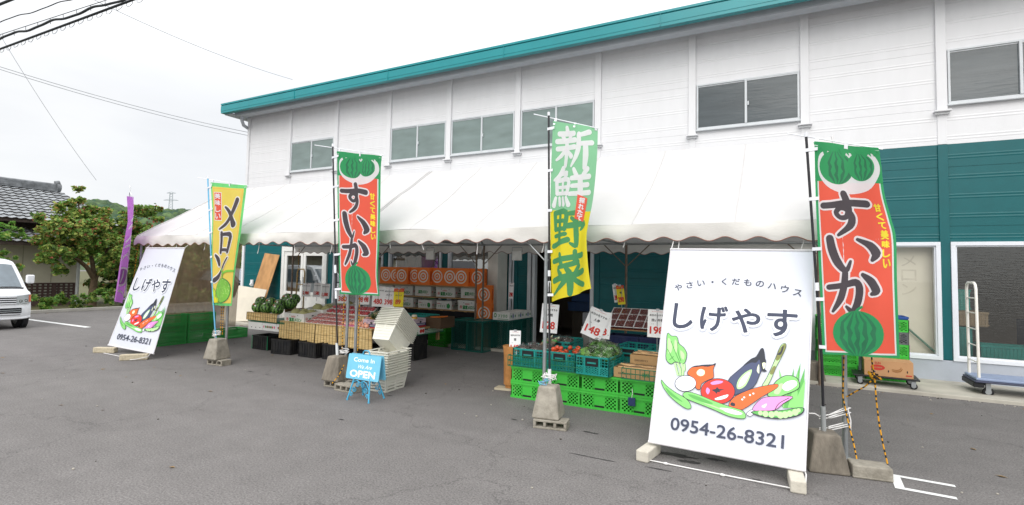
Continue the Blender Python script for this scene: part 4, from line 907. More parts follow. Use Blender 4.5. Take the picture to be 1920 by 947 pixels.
    pr.poly(P_([(660, 620), (720, 610), (830, 612), (930, 603), (1010, 590), (1058, 598), (1040, 640), (960, 665), (860, 672), (760, 660), (690, 640)]), DK, smooth=3); pr.poly(P_([(672, 622), (730, 612), (830, 617), (930, 607), (1010, 595), (1050, 600), (1032, 632), (960, 655), (860, 662), (760, 650), (700, 636)]), g2, smooth=3)
    for a, b, r in ((732, 628, 14), (770, 635, 18), (815, 640, 19), (850, 632, 15), (880, 645, 20), (915, 642, 20), (950, 635, 18), (990, 625, 19), (1015, 612, 12)): pr.circle(*Z4((a, b)), r*.00135, r*.00155, g3, 16)
def shop_banner(tl, tr, br, bl, label, group='white shop banners with the vegetable drawing'):
    tl, tr, br, bl = map(Vector, (tl, tr, br, bl)); o = (bl+br)/2; o.z = 0
    t = empty('shop_banner', o, 0, label, 'banner', group); O = Matrix.Translation(-o)
    def P(mb, name, par=None, **k):
        ob = mb.build(name, None, **k); ob.parent = par or t
        if par is None: ob.matrix_parent_inverse = O
        return ob
    n = (tr-tl).cross(bl-tl).normalized()
    if n.y > 0: n = -n
    def pos(x, y):
        u, v = x/BW, y/BH; a = bl+(br-bl)*u; b = tl+(tr-tl)*u
        return a+(b-a)*v+n*(.012*math.sin(u*5+v*2)*math.sin(math.pi*v)+.006*math.sin(u*9-v*7)*math.sin(math.pi*v))
    s = MB(); s.grid(lambda u, v: pos(u*BW, v*BH), 24, 36, BCLOTH)
    pr = Print(step=.06, lift=.00012); banner_art(pr); pr.into(s, lambda x, y, l: pos(x, y)+n*l); P(s, 'cloth')
    for a, b in ((bl, br), (tl, tr)): s = MB(); s.cyl(a-(b-a)*.01, b+(b-a)*.01, .013, FWH, 10); P(s, 'rod')
    for a, b in ((bl, tl), (br, tr)): s = MB(); d = (b-a); sd = (br-bl).normalized()*.006*(1 if a == br else -1); s.tube([a+sd, b+sd], .008, FWH, 6); P(s, 'hem')
    for a in (tl, tr): s = MB(); s.tube([a, Vector((a.x+.02, TY0+.05, (a.z+2.36)/2)), Vector((a.x-.01, TY0+.06, 2.37))], .006, STRING, 5); P(s, 'tie_string')
    return t
A = lambda p, **k: at(p[0], p[1], **k)
shop_banner(A(QR[0], y=6.1), A(QR[1], y=6.1), A(QR[2], z=.125), A(QR[3], z=.14), 'right white shop banner with vegetable drawing, nearest to the camera')
shop_banner(A((275, 465), y=6.05), A((346, 465), y=6.05), A((287.5, 663), z=.11), A((203.5, 647), z=.12), 'left white shop banner with vegetable drawing, at the far end of the tent')
CONL = mat('pale_concrete', 'cfc9bb', .9, .1, 8, .5, 50, dirt=.5, dirtcol='8f887a', dscale=7)
WOODG = mat('grey_timber', 'bdb29a', .85, .14, 4, .4, 30, stretch=(1, 8, 8), dirt=.4, dirtcol='7d705c')
def bar_block(x, y, rz, L, m, label, name, cat):
    s = MB(); s.box(-.06, .06, -L/2, L/2, 0, .105, m); o = s.build(name, bevel=.012, seg=2, loc=(x, y, 0), rz=rz); return tag(o, label, cat)
p = at(1212, 866, z=0); bar_block(-1.17, 5.22, R(-8), .36, CONL, 'pale concrete foot block at the left corner of the right banner', 'foot_block', 'concrete block')
bar_block(.10, 5.16, R(4), .34, CONL, 'pale concrete foot block at the right corner of the right banner', 'foot_block', 'concrete block')
bar_block(-12.02, 5.50, R(-62), .42, WOODG, 'grey timber foot at the left corner of the left banner', 'timber_block', 'timber block')
bar_block(-10.72, 5.38, R(-40), .44, WOODG, 'grey timber foot at the right corner of the left banner', 'timber_block', 'timber block')
def cord(pts, label, r=.006):
    s = MB(); s.tube(pts, r, STRING, 6)
    return s
s = cord([(-1.13, 5.10, .012), (-.8, 5.09, .01), (-.3, 5.07, .012), (.05, 5.04, .02)], '', .006)
for x, y in ((-.98, 5.085), (-.48, 5.065)): s.ell((x, y, .014), .028, .012, .012, STRING, 8, 6)
tag(s.build('string_line'), 'white cord stretched between the foot blocks of the right banner', 'cord')
s = cord([(.16, 5.27, .13), (.175, 5.2, .1), (.165, 5.08, .03), (.1, 5.02, .012)], ''); tag(s.build('string_line'), 'white cord tied round the right foot of the right banner', 'cord')
s = cord([(-11.9, 5.42, .012), (-11.3, 5.4, .01), (-10.85, 5.36, .012)], ''); tag(s.build('string_line'), 'white cord between the timber feet of the left banner', 'cord')
s = cord([(-10.6, 5.60, .11), (-10.5, 5.5, .06), (-10.62, 5.34, .02), (-10.72, 5.30, .012)], ''); tag(s.build('string_line'), 'white cord looped round the right timber foot of the left banner', 'cord')

# ================================================================== blue OPEN easel sign
BLU = mat('sign_blue', '74c0dc', .4, .05, 6, coat=.2); BLUL = mat('sign_lettering', 'f4f8fa', .5); BLUD = mat('sign_blue_metal', '4aa7cb', .35, .08)
t = empty('open_sign', (-5.07, 5.44, 0), R(2), 'light blue A-board reading Come In We Are OPEN, on scrolled metal legs', 'sign')
W2, z0, z1 = .285, .275, .605
def board(yb, yt, text):
    s = MB(); n = 1 if text else -1
    a = Vector((-W2, yb, z0)); ux = Vector((1, 0, 0)); uy = Vector((0, yt-yb, z1-z0)).normalized(); h = math.hypot(yt-yb, z1-z0)
    nn = ux.cross(uy); r = .02; pts = []
    for cx, cy, a0 in ((2*W2-r, r, -90), (2*W2-r, h-r, 0), (r, h-r, 90), (r, r, 180)):
        for k in range(5): q = R(a0+k*22.5); pts.append((cx+r*math.cos(q), cy+r*math.sin(q)))
    f = [a+ux*x+uy*y+nn*.006 for x, y in pts]; b = [a+ux*x+uy*y-nn*.006 for x, y in pts]; k = len(pts)
    s.add(f+b, [tuple(range(k)), tuple(range(2*k-1, k-1, -1))]+[(i, i+k, (i+1) % k+k, (i+1) % k) for i in range(k)], BLU)
    if text:
        pr = Print(lift=.00012, base=.0065); pr.text('Come In', W2, .262, .36, .055, BLUL, bold=.0015); pr.text('We Are', W2+.03, .172, .24, .05, mat('sign_thin_lettering', 'e8f5fa', .5), shear=.5, bold=.0012); pr.text('OPEN', W2, .075, .43, .085, BLUL, bold=.0055)
        pr.into(s, lambda x, y, l: a+ux*x+uy*y+nn*l)
    return s.build('board', t)
board(-.075, -.022, True); board(.075, .022, False)
def spiral(c, r, turns, dx, up, sgn=1, n=16):
    return [Vector((c[0]+dx*(r*(1-i/n*.75))*math.cos(sgn*turns*6.283*i/n+up), c[1], c[2]+(r*(1-i/n*.75))*math.sin(sgn*turns*6.283*i/n+up))) for i in range(n+1)]
for sy, (y0, y1) in ((-1, (-.07, -.14)), (1, (.07, .17))):
    for sx in (-1, 1):
        s = MB(); s.cyl((sx*.135, y0, .30), (sx*.185, y1, .012), .0105, BLUD, 10); s.cyl((sx*.185, y1, .014), (sx*.186, y1, 0), .014, BLUD, 10); s.build('leg', t)
    s = MB(); ym = (y0+y1)/2
    s.tube([Vector((-.155, ym*.98, .16)), Vector((-.11, ym, .25)), Vector((-.05, ym, .268)), Vector((0, ym, .24))], .006, BLUD, 6); s.tube([Vector((.155, ym, .16)), Vector((.11, ym, .25)), Vector((.05, ym, .268)), Vector((0, ym, .24))], .006, BLUD, 6)
    for sx in (-1, 1):
        for c, r, tn, up in (((sx*.045, ym, .215), .036, 1.6, 1.5), ((sx*.10, ym*1.05, .15), .038, 1.6, 3.2), ((sx*.135, ym*1.15, .085), .030, 1.6, 4.6)): s.tube(spiral(c, r, tn, sx, up), .0055, BLUD, 6)
    s.build('scrollwork', t)
s = MB(); s.tube([Vector((-.06, 0, .60)), Vector((-.055, 0, .635)), Vector((-.03, 0, .66)), Vector((.03, 0, .66)), Vector((.055, 0, .635)), Vector((.06, 0, .60))], .009, BLUD, 8); s.build('handle', t)
s = MB(); s.tube([Vector((-.09, -.02, .598)), Vector((.09, -.02, .598))], .007, BLUD, 6); s.build('hinge', t)

# ================================================================== stack of cream shopping baskets
BASK = mat('basket_cream', 'e6e4d8', .45, .04, 5, trans=.05)
def basket():
    s = MB(); L, W_, Hh = .52, .37, .25; tl_, tw = .045, .035; th = .006
    # tapered slatted walls: point on wall at height z
    def rect(z): f = z/Hh; return L/2-tl_*(1-f), W_/2-tw*(1-f)
    zs = [.0, .03, .045, .075, .09, .12, .135, .165, .18, .205, Hh]
    def wallband(za, zb, x0f, x1f, side):
        (la, wa), (lb, wb) = rect(za), rect(zb)
        if side in (0, 2):
            sg = -1 if side == 0 else 1; vs = [(x0f*la, sg*wa, za), (x1f*la, sg*wa, za), (x1f*lb, sg*wb, zb), (x0f*lb, sg*wb, zb)]; vi = [(a, b-sg*th, c) for a, b, c in vs]
        else:
            sg = -1 if side == 3 else 1; vs = [(sg*la, x0f*wa, za), (sg*la, x1f*wa, za), (sg*lb, x1f*wb, zb), (sg*lb, x0f*wb, zb)]; vi = [(a-sg*th, b, c) for a, b, c in vs]
        s.add(vs+vi, [(0, 1, 2, 3), (7, 6, 5, 4), (0, 4, 5, 1), (1, 5, 6, 2), (2, 6, 7, 3), (3, 7, 4, 0)], BASK)
    for side in range(4):
        for i in range(0, len(zs)-1, 2): wallband(zs[i], zs[i+1], -1, 1, side)
        for i in range(1, len(zs)-1, 2):
            for a, b in ((-1, -.86), (-.08, .08), (.86, 1)): wallband(zs[i], zs[i+1], a, b, side)
    l0, w0 = rect(0); s.box(-l0+th, l0-th, -w0+th, w0-th, .0, .006, BASK)
    # rolled rim
    r1, r2, h = L/2+.026, W_/2+.026, .011
    for a, b, c, d in ((-r1, r1, -r2, -W_/2+.004), (-r1, r1, W_/2-.004, r2), (-r1, -L/2+.004, -W_/2+.004, W_/2-.004), (L/2-.004, r1, -W_/2+.004, W_/2-.004)): s.box(a, b, c, d, Hh-h+.002, Hh+.003, BASK)
    return s.build('shopping_basket')
BK = Kind(basket()); gb = 'cream shopping baskets stacked beside the OPEN sign'
b0 = Vector((-5.24, 6.08, 0)); rzb = R(93)
BK.put(b0, rzb, 'cream basket on the asphalt, bottom of the upright basket stack', 'basket', gb)
for i in range(9):
    BK.put(b0+Vector((.0015*i, 0, (.036*(i+1)+.01))), rzb+R((i*37) % 5-2)*.4, 'cream basket nested in the upright stack beside the OPEN sign', 'basket', gb)
rot = Matrix.Rotation(R(94), 3, 'Z') @ Matrix.Rotation(R(38), 3, 'Y')
base = b0+Vector((-.10, 0, 0))+Vector((math.cos(R(94))*.10, math.sin(R(94))*.10, .60))
for i in range(10):
    p = base+rot @ Vector((0, 0, .031*i)); e = rot.to_euler()
    BK.put(p, 0, 'bottom cream basket of the tilted stack leaning on the fruit table' if i == 0 else 'cream basket nested in the tilted upper stack', 'basket', gb, rot=tuple(e))
# ================================================================== crate kinds
def crate_mat(n, c): return mat('crate_'+n, c, .42, .07, 6, .05, 60, dirt=.18, dirtcol='6a6458', dscale=7, rnd=.05)
LGC = crate_mat('light_green', '41b840'); TLC = crate_mat('teal', '168c84'); DGC = crate_mat('dark_green', '3fae55'); NVC = crate_mat('navy', '232c58'); BKC = crate_mat('black', '1c1d20'); FNC = crate_mat('fence_green', '13704f'); GYC = crate_mat('grey', '5c6063'); BLC = crate_mat('blue', '23509a'); DTC = crate_mat('deep_teal', '0f5f56')
HOLE = mat('crate_slot', '17201a', .8)
def lattice(s, o, ux, uz, W, H, nx, nz, th, m, mode='check'):
    """perforated panel: ux across, uz up, thickness inward"""
    o, ux, uz = Vector(o), Vector(ux), Vector(uz); n = ux.cross(uz)
    def blk(a, b, c, d):
        f = [o+ux*x+uz*z for x, z in ((a, c), (b, c), (b, d), (a, d))]; k = [p-n*th for p in f]
        s.add(f+k, [(0, 1, 2, 3), (7, 6, 5, 4), (0, 4, 5, 1), (1, 5, 6, 2), (2, 6, 7, 3), (3, 7, 4, 0)], m)
    cw, ch = W/nx, H/nz
    if mode == 'check':
        for i in range(nx):
            for j in range(nz):
                if (i+j) % 2 == 0: blk(i*cw-.0008, (i+1)*cw+.0008, j*ch-.0008, (j+1)*ch+.0008)
    else:
        bw = .0075
        for i in range(1, nx): blk(i*cw-bw/2, i*cw+bw/2, 0, H)
        for j in range(1, nz): blk(0, W, j*ch-bw/2, j*ch+bw/2)
def crate(name, L, Dp, H, m, style, nx=7, nz=8, handle=None):
    """open crate, origin at the middle of its base, front is -y"""
    s = MB(); th = .006; x, y = L/2, Dp/2
    sides = [((-x, -y, 0), (1, 0, 0), L), ((x, -y, 0), (0, 1, 0), Dp), ((x, y, 0), (-1, 0, 0), L), ((-x, y, 0), (0, -1, 0), Dp)]
    def blk(o, ux, a, b, c, d, t, out=0):
        o, ux = Vector(o), Vector(ux); n = ux.cross(Vector((0, 0, 1))); f = [o+ux*p+Vector((0, 0, q))+n*out for p, q in ((a, c), (b, c), (b, d), (a, d))]; k = [p-n*t for p in f]
        s.add(f+k, [(0, 1, 2, 3), (7, 6, 5, 4), (0, 4, 5, 1), (1, 5, 6, 2), (2, 6, 7, 3), (3, 7, 4, 0)], m)
    for o, ux, W in sides:
        if style == 'solid':      # corner posts, solid middle, chequered openings, ribs proud of the wall
            blk(o, ux, 0, W*.07, .03, H-.03, .012); blk(o, ux, W*.93, W, .03, H-.03, .012); blk(o, ux, W*.36, W*.64, .03, H-.03, .012)
            for a in (.07, .64):
                p = Vector(o)+Vector(ux)*(W*a)+Vector((0, 0, .03)); lattice(s, p, ux, (0, 0, 1), W*.29, H-.06, nx, nz, th, m)
            blk(o, ux, 0, W, 0, .03, .012, .006); blk(o, ux, 0, W, H-.03, H, .012, .008); blk(o, ux, 0, W, H-.045, H-.037, .012, .006)
            blk(o, ux, W*.34, W*.355, .03, H-.045, .012, .005); blk(o, ux, W*.645, W*.66, .03, H-.045, .012, .005)
        elif style == 'plain':    # mostly solid walls with ribs
            blk(o, ux, 0, W, .0, H, .01); blk(o, ux, 0, W, H-.03, H-.002, .01, .012); blk(o, ux, 0, W, .01, .03, .01, .008)
            for k in range(7): a = W*(k+.5)/7; blk(o, ux, a-.006, a+.006, .03, H-.03, .01, .008)
        elif style == 'mesh':     # fine mesh crate
            blk(o, ux, 0, .03, 0, H, .012); blk(o, ux, W-.03, W, 0, H, .012); blk(o, ux, .03, W-.03, 0, .028, .012, .004); blk(o, ux, .03, W-.03, H-.03, H, .012, .006); blk(o, ux, .03, W-.03, H*.5-.008, H*.5+.008, .008)
            p = Vector(o)+Vector(ux)*.03+Vector((0, 0, .028)); lattice(s, p, ux, (0, 0, 1), W-.06, H-.058, nx, nz, th, m)
        else:                     # tall grid: teal trays
            blk(o, ux, 0, .022, 0, H, .014); blk(o, ux, W-.022, W, 0, H, .014); blk(o, ux, .022, W-.022, 0, .02, .012, .004); blk(o, ux, .022, W-.022, H-.022, H, .014, .006); blk(o, ux, .022, W-.022, H*.42, H*.42+.014, .01, .003)
            p = Vector(o)+Vector(ux)*.022+Vector((0, 0, .02)); lattice(s, p, ux, (0, 0, 1), W-.044, H*.42-.02, nx*2, 6, th, m)
            p = Vector(o)+Vector(ux)*.022+Vector((0, 0, H*.42+.014)); lattice(s, p, ux, (0, 0, 1), W-.044, H*.58-.036, nx, 3, th, m, 'grid')
            for a in (.28, .72): blk(o, ux, W*a-.012, W*a+.012, .02, H-.022, .01, .004)
    s.box(-x+.012, x-.012, -y+.012, y-.012, .002, .010, m)
    if style == 'solid':
        s.box(-x*.26, x*.26, -y-.003, -y+.004, .032, .055, HOLE)
    r = s.build(name)
    if handle:
        h = MB(); h.box(-.085, .085, -y-.012, -y-.002, H*.48, H-.024, handle); h.box(-.06, .06, -y-.02, -y-.012, H*.62, H*.7, m); h.build('handle', r)
    return r
# -------------------------------------------------- right stall: two tiers of light green crates
gl = 'light green crates under the vegetable trays'
LG = Kind(crate('plastic_crate', .515, .50, .222, LGC, 'solid', 6, 7))
colname = ['first', 'second', 'third', 'fourth', 'fifth', 'sixth', 'seventh']
for c in range(7):
    for r_ in range(2):
        LG.put((-3.18+.524*c, 6.88+.004*(c % 2), .224*r_), R((c*3+r_*5) % 4-1.5)*.5, f'{"lower" if r_ == 0 else "upper"} light green crate, {colname[c]} from the left under the vegetable stall', 'crate', gl)
for c in range(4):
    for r_ in range(2): LG.put((-3.18+.524*c, 7.42, .224*r_), 0, f'{"lower" if r_ == 0 else "upper"} light green crate in the back row, {colname[c]} from the left', 'crate', gl)
gt = 'teal trays of vegetables'
TT = Kind(crate('vegetable_tray', .475, .62, .245, TLC, 'grid', 10, 6, BLACKP))
TT.put((-3.19, 6.95, .452), R(1), 'left teal tray on the green crates, holding dark bagged produce', 'tray', gt)
TT.put((-2.70, 6.95, .452), R(-1), 'middle teal tray on the green crates, holding tomatoes', 'tray', gt)
TT.put((-2.20, 6.86, .452), R(-2), 'right teal tray on the green crates, holding bagged green leaves', 'tray', gt)
TT.put((-3.05, 7.62, .50), R(3), 'rear teal tray behind the left tray, with a dark bag', 'tray', gt)
TT.put((-1.42, 7.55, .50), R(-2), 'rear teal tray behind the cardboard boxes, with a green squash', 'tray', gt)
TT.put((-1.90, 7.62, .50), R(-6), 'rear teal tray behind the bagged green leaves', 'tray', gt)
TT.put((-.75, 6.95, .452), R(0), 'teal tray hidden mostly behind the right banner', 'tray', gt)
# low green rails clipped along the front of the trays
def rail(name, x0, x1, y, z0, z1, label, n):
    s = MB()
    for z in (z0, z1, (z0+z1)/2): s.tube([(x0, y+.08, z), (x0, y, z), (x1, y, z), (x1, y+.08, z)], .006, FNC, 6)
    for i in range(n+1): x = x0+(x1-x0)*i/n; s.cyl((x, y, z0), (x, y, z1), .005, FNC, 6)
    return tag(s.build(name), label, 'rail')
rail('shelf_rail', -3.46, -2.10, 6.56, .455, .60, 'dark green wire rail in front of the left and middle teal trays', 34)
rail('shelf_rail', -1.80, -1.05, 6.50, .47, .60, 'dark green wire rail in front of the lower cardboard box of roots', 13)
# produce
LEAFD = mat('spinach_leaf', '4f7a36', .5, .35, 14, .3, 25); LEAFM = mat('pepper_green', '6f9c45', .45, .3, 12); BAGM = None
def cling(name):
    m = bpy.data.materials.new(name); m.use_nodes = True; t = m.node_tree; n = t.nodes; l = t.links; n.remove(n['Principled BSDF']); out = n['Material Output']
    tr = n.new('ShaderNodeBsdfTransparent'); g = n.new('ShaderNodeBsdfGlossy'); g.inputs['Roughness'].default_value = .12; ms = n.new('ShaderNodeMixShader')
    tc = n.new('ShaderNodeTexCoord'); nz = n.new('ShaderNodeTexNoise'); nz.inputs['Scale'].default_value = 22; nz.inputs['Detail'].default_value = 3; l.new(tc.outputs['Object'], nz.inputs[0])
    b = n.new('ShaderNodeBump'); b.inputs['Strength'].default_value = 1; b.inputs['Distance'].default_value = .02; l.new(nz.outputs[0], b.inputs['Height']); l.new(b.outputs[0], g.inputs['Normal'])
    fr = n.new('ShaderNodeLayerWeight'); l.new(b.outputs[0], fr.inputs['Normal']); pw = n.new('ShaderNodeMath'); pw.operation = 'POWER'; pw.inputs[1].default_value = 3; l.new(fr.outputs['Facing'], pw.inputs[0]); ad = n.new('ShaderNodeMath'); ad.operation = 'MULTIPLY_ADD'; ad.inputs[1].default_value = .7; ad.inputs[2].default_value = .06; l.new(pw.outputs[0], ad.inputs[0])
    l.new(ad.outputs[0], ms.inputs[0]); l.new(tr.outputs[0], ms.inputs[1]); l.new(g.outputs[0], ms.inputs[2]); l.new(ms.outputs[0], out.inputs[0]); return m
FILM = cling('clear_film')
def lump(s, c, rx, ry, rz, m, seed, amp=.18, nu=14, nv=9):
    rs = random.Random(seed); k = [(rs.uniform(2, 6), rs.uniform(0, 6), rs.uniform(2, 6), rs.uniform(0, 6)) for _ in range(3)]
    vs = []
    for i in range(nv+1):
        ph = math.pi*i/nv
        for j in range(nu):
            t = 2*math.pi*j/nu; d = Vector((math.sin(ph)*math.cos(t), math.sin(ph)*math.sin(t), math.cos(ph)))
            f = 1+amp*sum(math.sin(a*d.x*2+b)*math.cos(c_*d.y*2+e+d.z*3) for a, b, c_, e in k)/2
            vs.append(Vector(c)+Vector((d.x*rx*f, d.y*ry*f, d.z*rz*f)))
    s.add(vs, [((i+1)*nu+j, (i+1)*nu+(j+1) % nu, i*nu+(j+1) % nu, i*nu+j) for i in range(nv) for j in range(nu)], m, True)
def leaf_bag(loc, seed, label, grp, col=LEAFD, r=.125):
    rs = random.Random(seed); s = MB()
    for i in range(60):
        d = Vector((rs.gauss(0, 1), rs.gauss(0, 1), rs.gauss(0, .8))).normalized()*rs.uniform(.6, 1); p = Vector((d.x*r*1.1, d.y*r*1.3, d.z*r*.75+r*.7))
        a = Vector((rs.gauss(0, 1), rs.gauss(0, 1), rs.gauss(0, .5))).normalized(); b = a.cross(d); b = b.normalized() if b.length > 0 else a.orthogonal(); L = r*.5; w_ = r*.27
        s.add([p-a*L, p-b*w_+d*.01, p+a*L*.3+d*.014, p+b*w_+d*.01, p+a*L], [(0, 1, 2), (0, 2, 3), (1, 4, 2), (2, 4, 3)], col, True)
    o = s.build('leaf_bag', loc=loc, rz=rs.random()*3); f = MB(); lump(f, (0, 0, r*.7), r*1.2, r*1.4, r*.92, FILM, seed, .25); f.build('film', o)
    return tag(o, label, 'bagged leaves', grp)
for i, (x, y, z) in enumerate([(-2.32, 6.78, .60), (-2.13, 6.72, .60), (-2.30, 6.98, .64), (-2.12, 6.95, .65), (-2.22, 6.86, .69), (-2.08, 6.84, .66)]):
    leaf_bag((x, y, z), 20+i, 'clear bag of green leaves piled in the right teal tray', 'bags of green leaves', LEAFD if i % 3 else LEAFM)
TOM = mat('tomato_red', 'c8321f', .22, .15, 6, coat=.3, rnd=.12); ORTOM = mat('tomato_orange', 'd9552f', .25, .15, 6, coat=.3, rnd=.12); CALYX = mat('calyx', '45702f', .6)
def tomato():
    s = MB(); s.lathe([(.001, -.026), (.02, -.026), (.034, -.014), (.038, .002), (.033, .018), (.02, .027), (.008, .025), (.001, .022)], ORTOM, None, 14); o = s.build('tomato')
    c = MB()
    for i in range(5): a = i*1.257; c.add([(0, 0, .026), (.006*math.cos(a+1.5), .006*math.sin(a+1.5), .027), (.02*math.cos(a), .02*math.sin(a), .03), (.006*math.cos(a-1.5), .006*math.sin(a-1.5), .027)], [(0, 1, 2, 3)], CALYX)
    c.build('calyx', o); return o
TM = Kind(tomato()); rs = random.Random(4)
for i in range(26):
    x = -2.86+.32*rs.random(); y = 6.74+.34*rs.random(); z = .60+.06*(i >= 12)+.05*(i >= 21)
    TM.put((x, y, z), 0, 'orange-red tomato heaped in the middle teal tray', 'tomato', 'tomatoes in the middle tray', rot=(rs.uniform(-1, 1), rs.uniform(-1, 1), rs.random()*6))
HERB = mat('burdock_dark', '4c4640', .6, .3, 12, rnd=.1); BAGG = mat('grey_bag', '6a6c70', .2, .35, 9, .8, 14, spec=.8)
for i, (x, y) in enumerate([(-3.30, 6.78), (-3.12, 6.80), (-3.25, 7.0), (-3.06, 7.02), (-3.12, 7.58), (-2.98, 7.62)]):
    s = MB(); lump(s, (0, 0, .07), .10, .11, .075, HERB, i+3, .3); o = s.build('mushroom_bag', loc=(x, y, .58+(.05 if y > 7.5 else 0))); f = MB(); lump(f, (0, 0, .075), .115, .125, .092, FILM, i+9, .35); f.build('film', o)
    tag(o, 'bag of dark produce in the rear left teal tray' if y > 7.5 else 'clear bag of dark produce in the left teal tray', 'bagged produce', 'bags of dark produce')
for i in range(9):
    rs = random.Random(40+i); s = MB(); a = Vector((0, 0, 0)); b = Vector((rs.uniform(.10, .24), rs.uniform(0, .12), rs.uniform(.17, .24)))
    s.cyl(a, b, .016, mat('bundle_brown', '7c6d5a', .6, .3, 20), 8, r2=.024); s.cyl(b*.8, b*.88, .026, mat('bundle_tape', '46a24d', .5), 8); s.cyl(b, b*1.12, .018, mat('bundle_tip', 'b9c2a6', .6, .3, 30), 6, r2=.004)
    tag(s.build('vegetable_bundle', loc=(-3.36+.026*i, 7.2+.012*(i % 3), .58)), 'slim wrapped vegetable bundle leaning behind the left teal tray', 'vegetable bundle', 'slim wrapped bundles')
SQ = mat('squash', '5c6a35', .5, .25, 8, .2, 20); s = MB(); lump(s, (0, 0, .07), .11, .1, .075, SQ, 2, .1); tag(s.build('squash', loc=(-1.47, 7.45, .52)), 'green squash in the rear teal tray behind the cardboard boxes', 'squash')
KRAFT = mat('cardboard', 'b28f63', .8, .07, 5, .05, 50, rnd=.05); KRAFT2 = mat('cardboard_dark', '7d5f42', .85, .1, 5); INKB = mat('carton_ink', '2b2a28', .7); INKG = mat('carton_green', '2f8a4b', .7); INKR = mat('carton_red', 'c0392f', .7); INKP = mat('carton_pink', 'd8678a', .7); INKN = mat('carton_navy', '2e3069', .7)
WCART = mat('white_carton', 'e2e2de', .65, .03, 4, dirt=.08, rnd=.03)
def carton(name, L, Dp, H, m, art=None, side=None, open_top=True, lid=False, inner=None, flare=0):
    """box with its base centre at the origin, front is -y"""
    s = MB(); x, y = L/2, Dp/2; t = .006; f = flare
    if open_top:
        s.box(-x, x, -y, -y+t, 0, H, m); s.box(-x, x, y-t, y, 0, H, m); s.box(-x, -x+t, -y+t, y-t, 0, H, m); s.box(x-t, x, -y+t, y-t, 0, H, m); s.box(-x+t, x-t, -y+t, y-t, .002, .01, inner or m)
    else: s.box(-x, x, -y, y, 0, H, m)
    if lid: s.box(-x-.006, x+.006, -y-.006, y+.006, H-.06, H+.006, m)
    e = .0065 if lid else 0
    pr = Print(lift=.00012)
    if art: art(pr, L, H); pr.into(s, plane_warp((-x, -y-e, 0), (1, 0, 0), (0, 0, 1)))
    if side: pr = Print(lift=.00012); side(pr, Dp, H); pr.into(s, plane_warp((x+e, -y, 0), (0, 1, 0), (0, 0, 1)))
    return s.build(name)
def scrib(pr, x0, x1, y, h, m, n, seed=1):
    rs = random.Random(seed); w_ = (x1-x0)/n
    for i in range(n):
        c = x0+w_*(i+.5); k = rs.randrange(3); a = h*.5
        if k == 0: pr.line([(c-w_*.3, y-a), (c-w_*.3, y+a*.8), (c+w_*.3, y+a*.9), (c+w_*.25, y-a)], h*.2, m)
        elif k == 1: pr.line([(c-w_*.3, y+a*.5), (c+w_*.3, y+a*.7), (c-w_*.1, y-a)], h*.2, m)
        else: pr.circle(c, y, w_*.36, a*.95, m, 12, hole=.55)
def holes(pr, L, H, z=.75):
    for a in (.3, .7): pr.circle(L*a, H*z, .012, .008, INKB, 12)
ROOT = mat('pale_root', 'cfa878', .7, .15, 9); 
def root_art(pr, L, H): scrib(pr, .06, .24, H*.42, .024, INKB, 8); scrib(pr, L*.46, L*.56, H*.5, .05, INKG, 3, 4); pr.circle(L*.82, H*.5, .05, .035, INKG, 20, hole=.8)
for i, (x, y, z, rz, lab) in enumerate([(-1.53, 6.78, .450, -3, 'lower cardboard box of pale roots behind the green rail'), (-1.40, 7.10, .585, -1, 'upper cardboard box of pale roots below the 198 card')]):
    o = carton('root_carton', .82, .30, .125, KRAFT, root_art); o.location = (x, y, z); o.rotation_euler.z = R(rz); tag(o, lab, 'carton')
    rs = random.Random(i); s = MB()
    for k in range(11):
        yy = -.12+.022*k; s.cyl((-.38+rs.uniform(0, .03), yy+rs.uniform(-.02, .02), .125+rs.uniform(-.01, .02)), (.38, yy+rs.uniform(-.02, .02), .125+rs.uniform(-.01, .02)), .011, ROOT, 7, r2=.007)
    f = MB(); f.grid(lambda u, v: Vector((-.39+.78*u, -.14+.28*v, .145+.012*math.sin(u*19+v*7)+.01*math.sin(v*13))), 20, 8, FILM)
    q = tag(s.build('root_bundle', loc=(x, y, z), rz=R(rz)), f'bundle of pale roots in the {"lower" if i == 0 else "upper"} cardboard box', 'root vegetables'); f.build('film', q)
o = carton('flat_carton', .5, .3, .1, KRAFT2); o.location = (-2.15, 7.5, .50); tag(o, 'flat brown carton behind the bagged green leaves', 'carton')
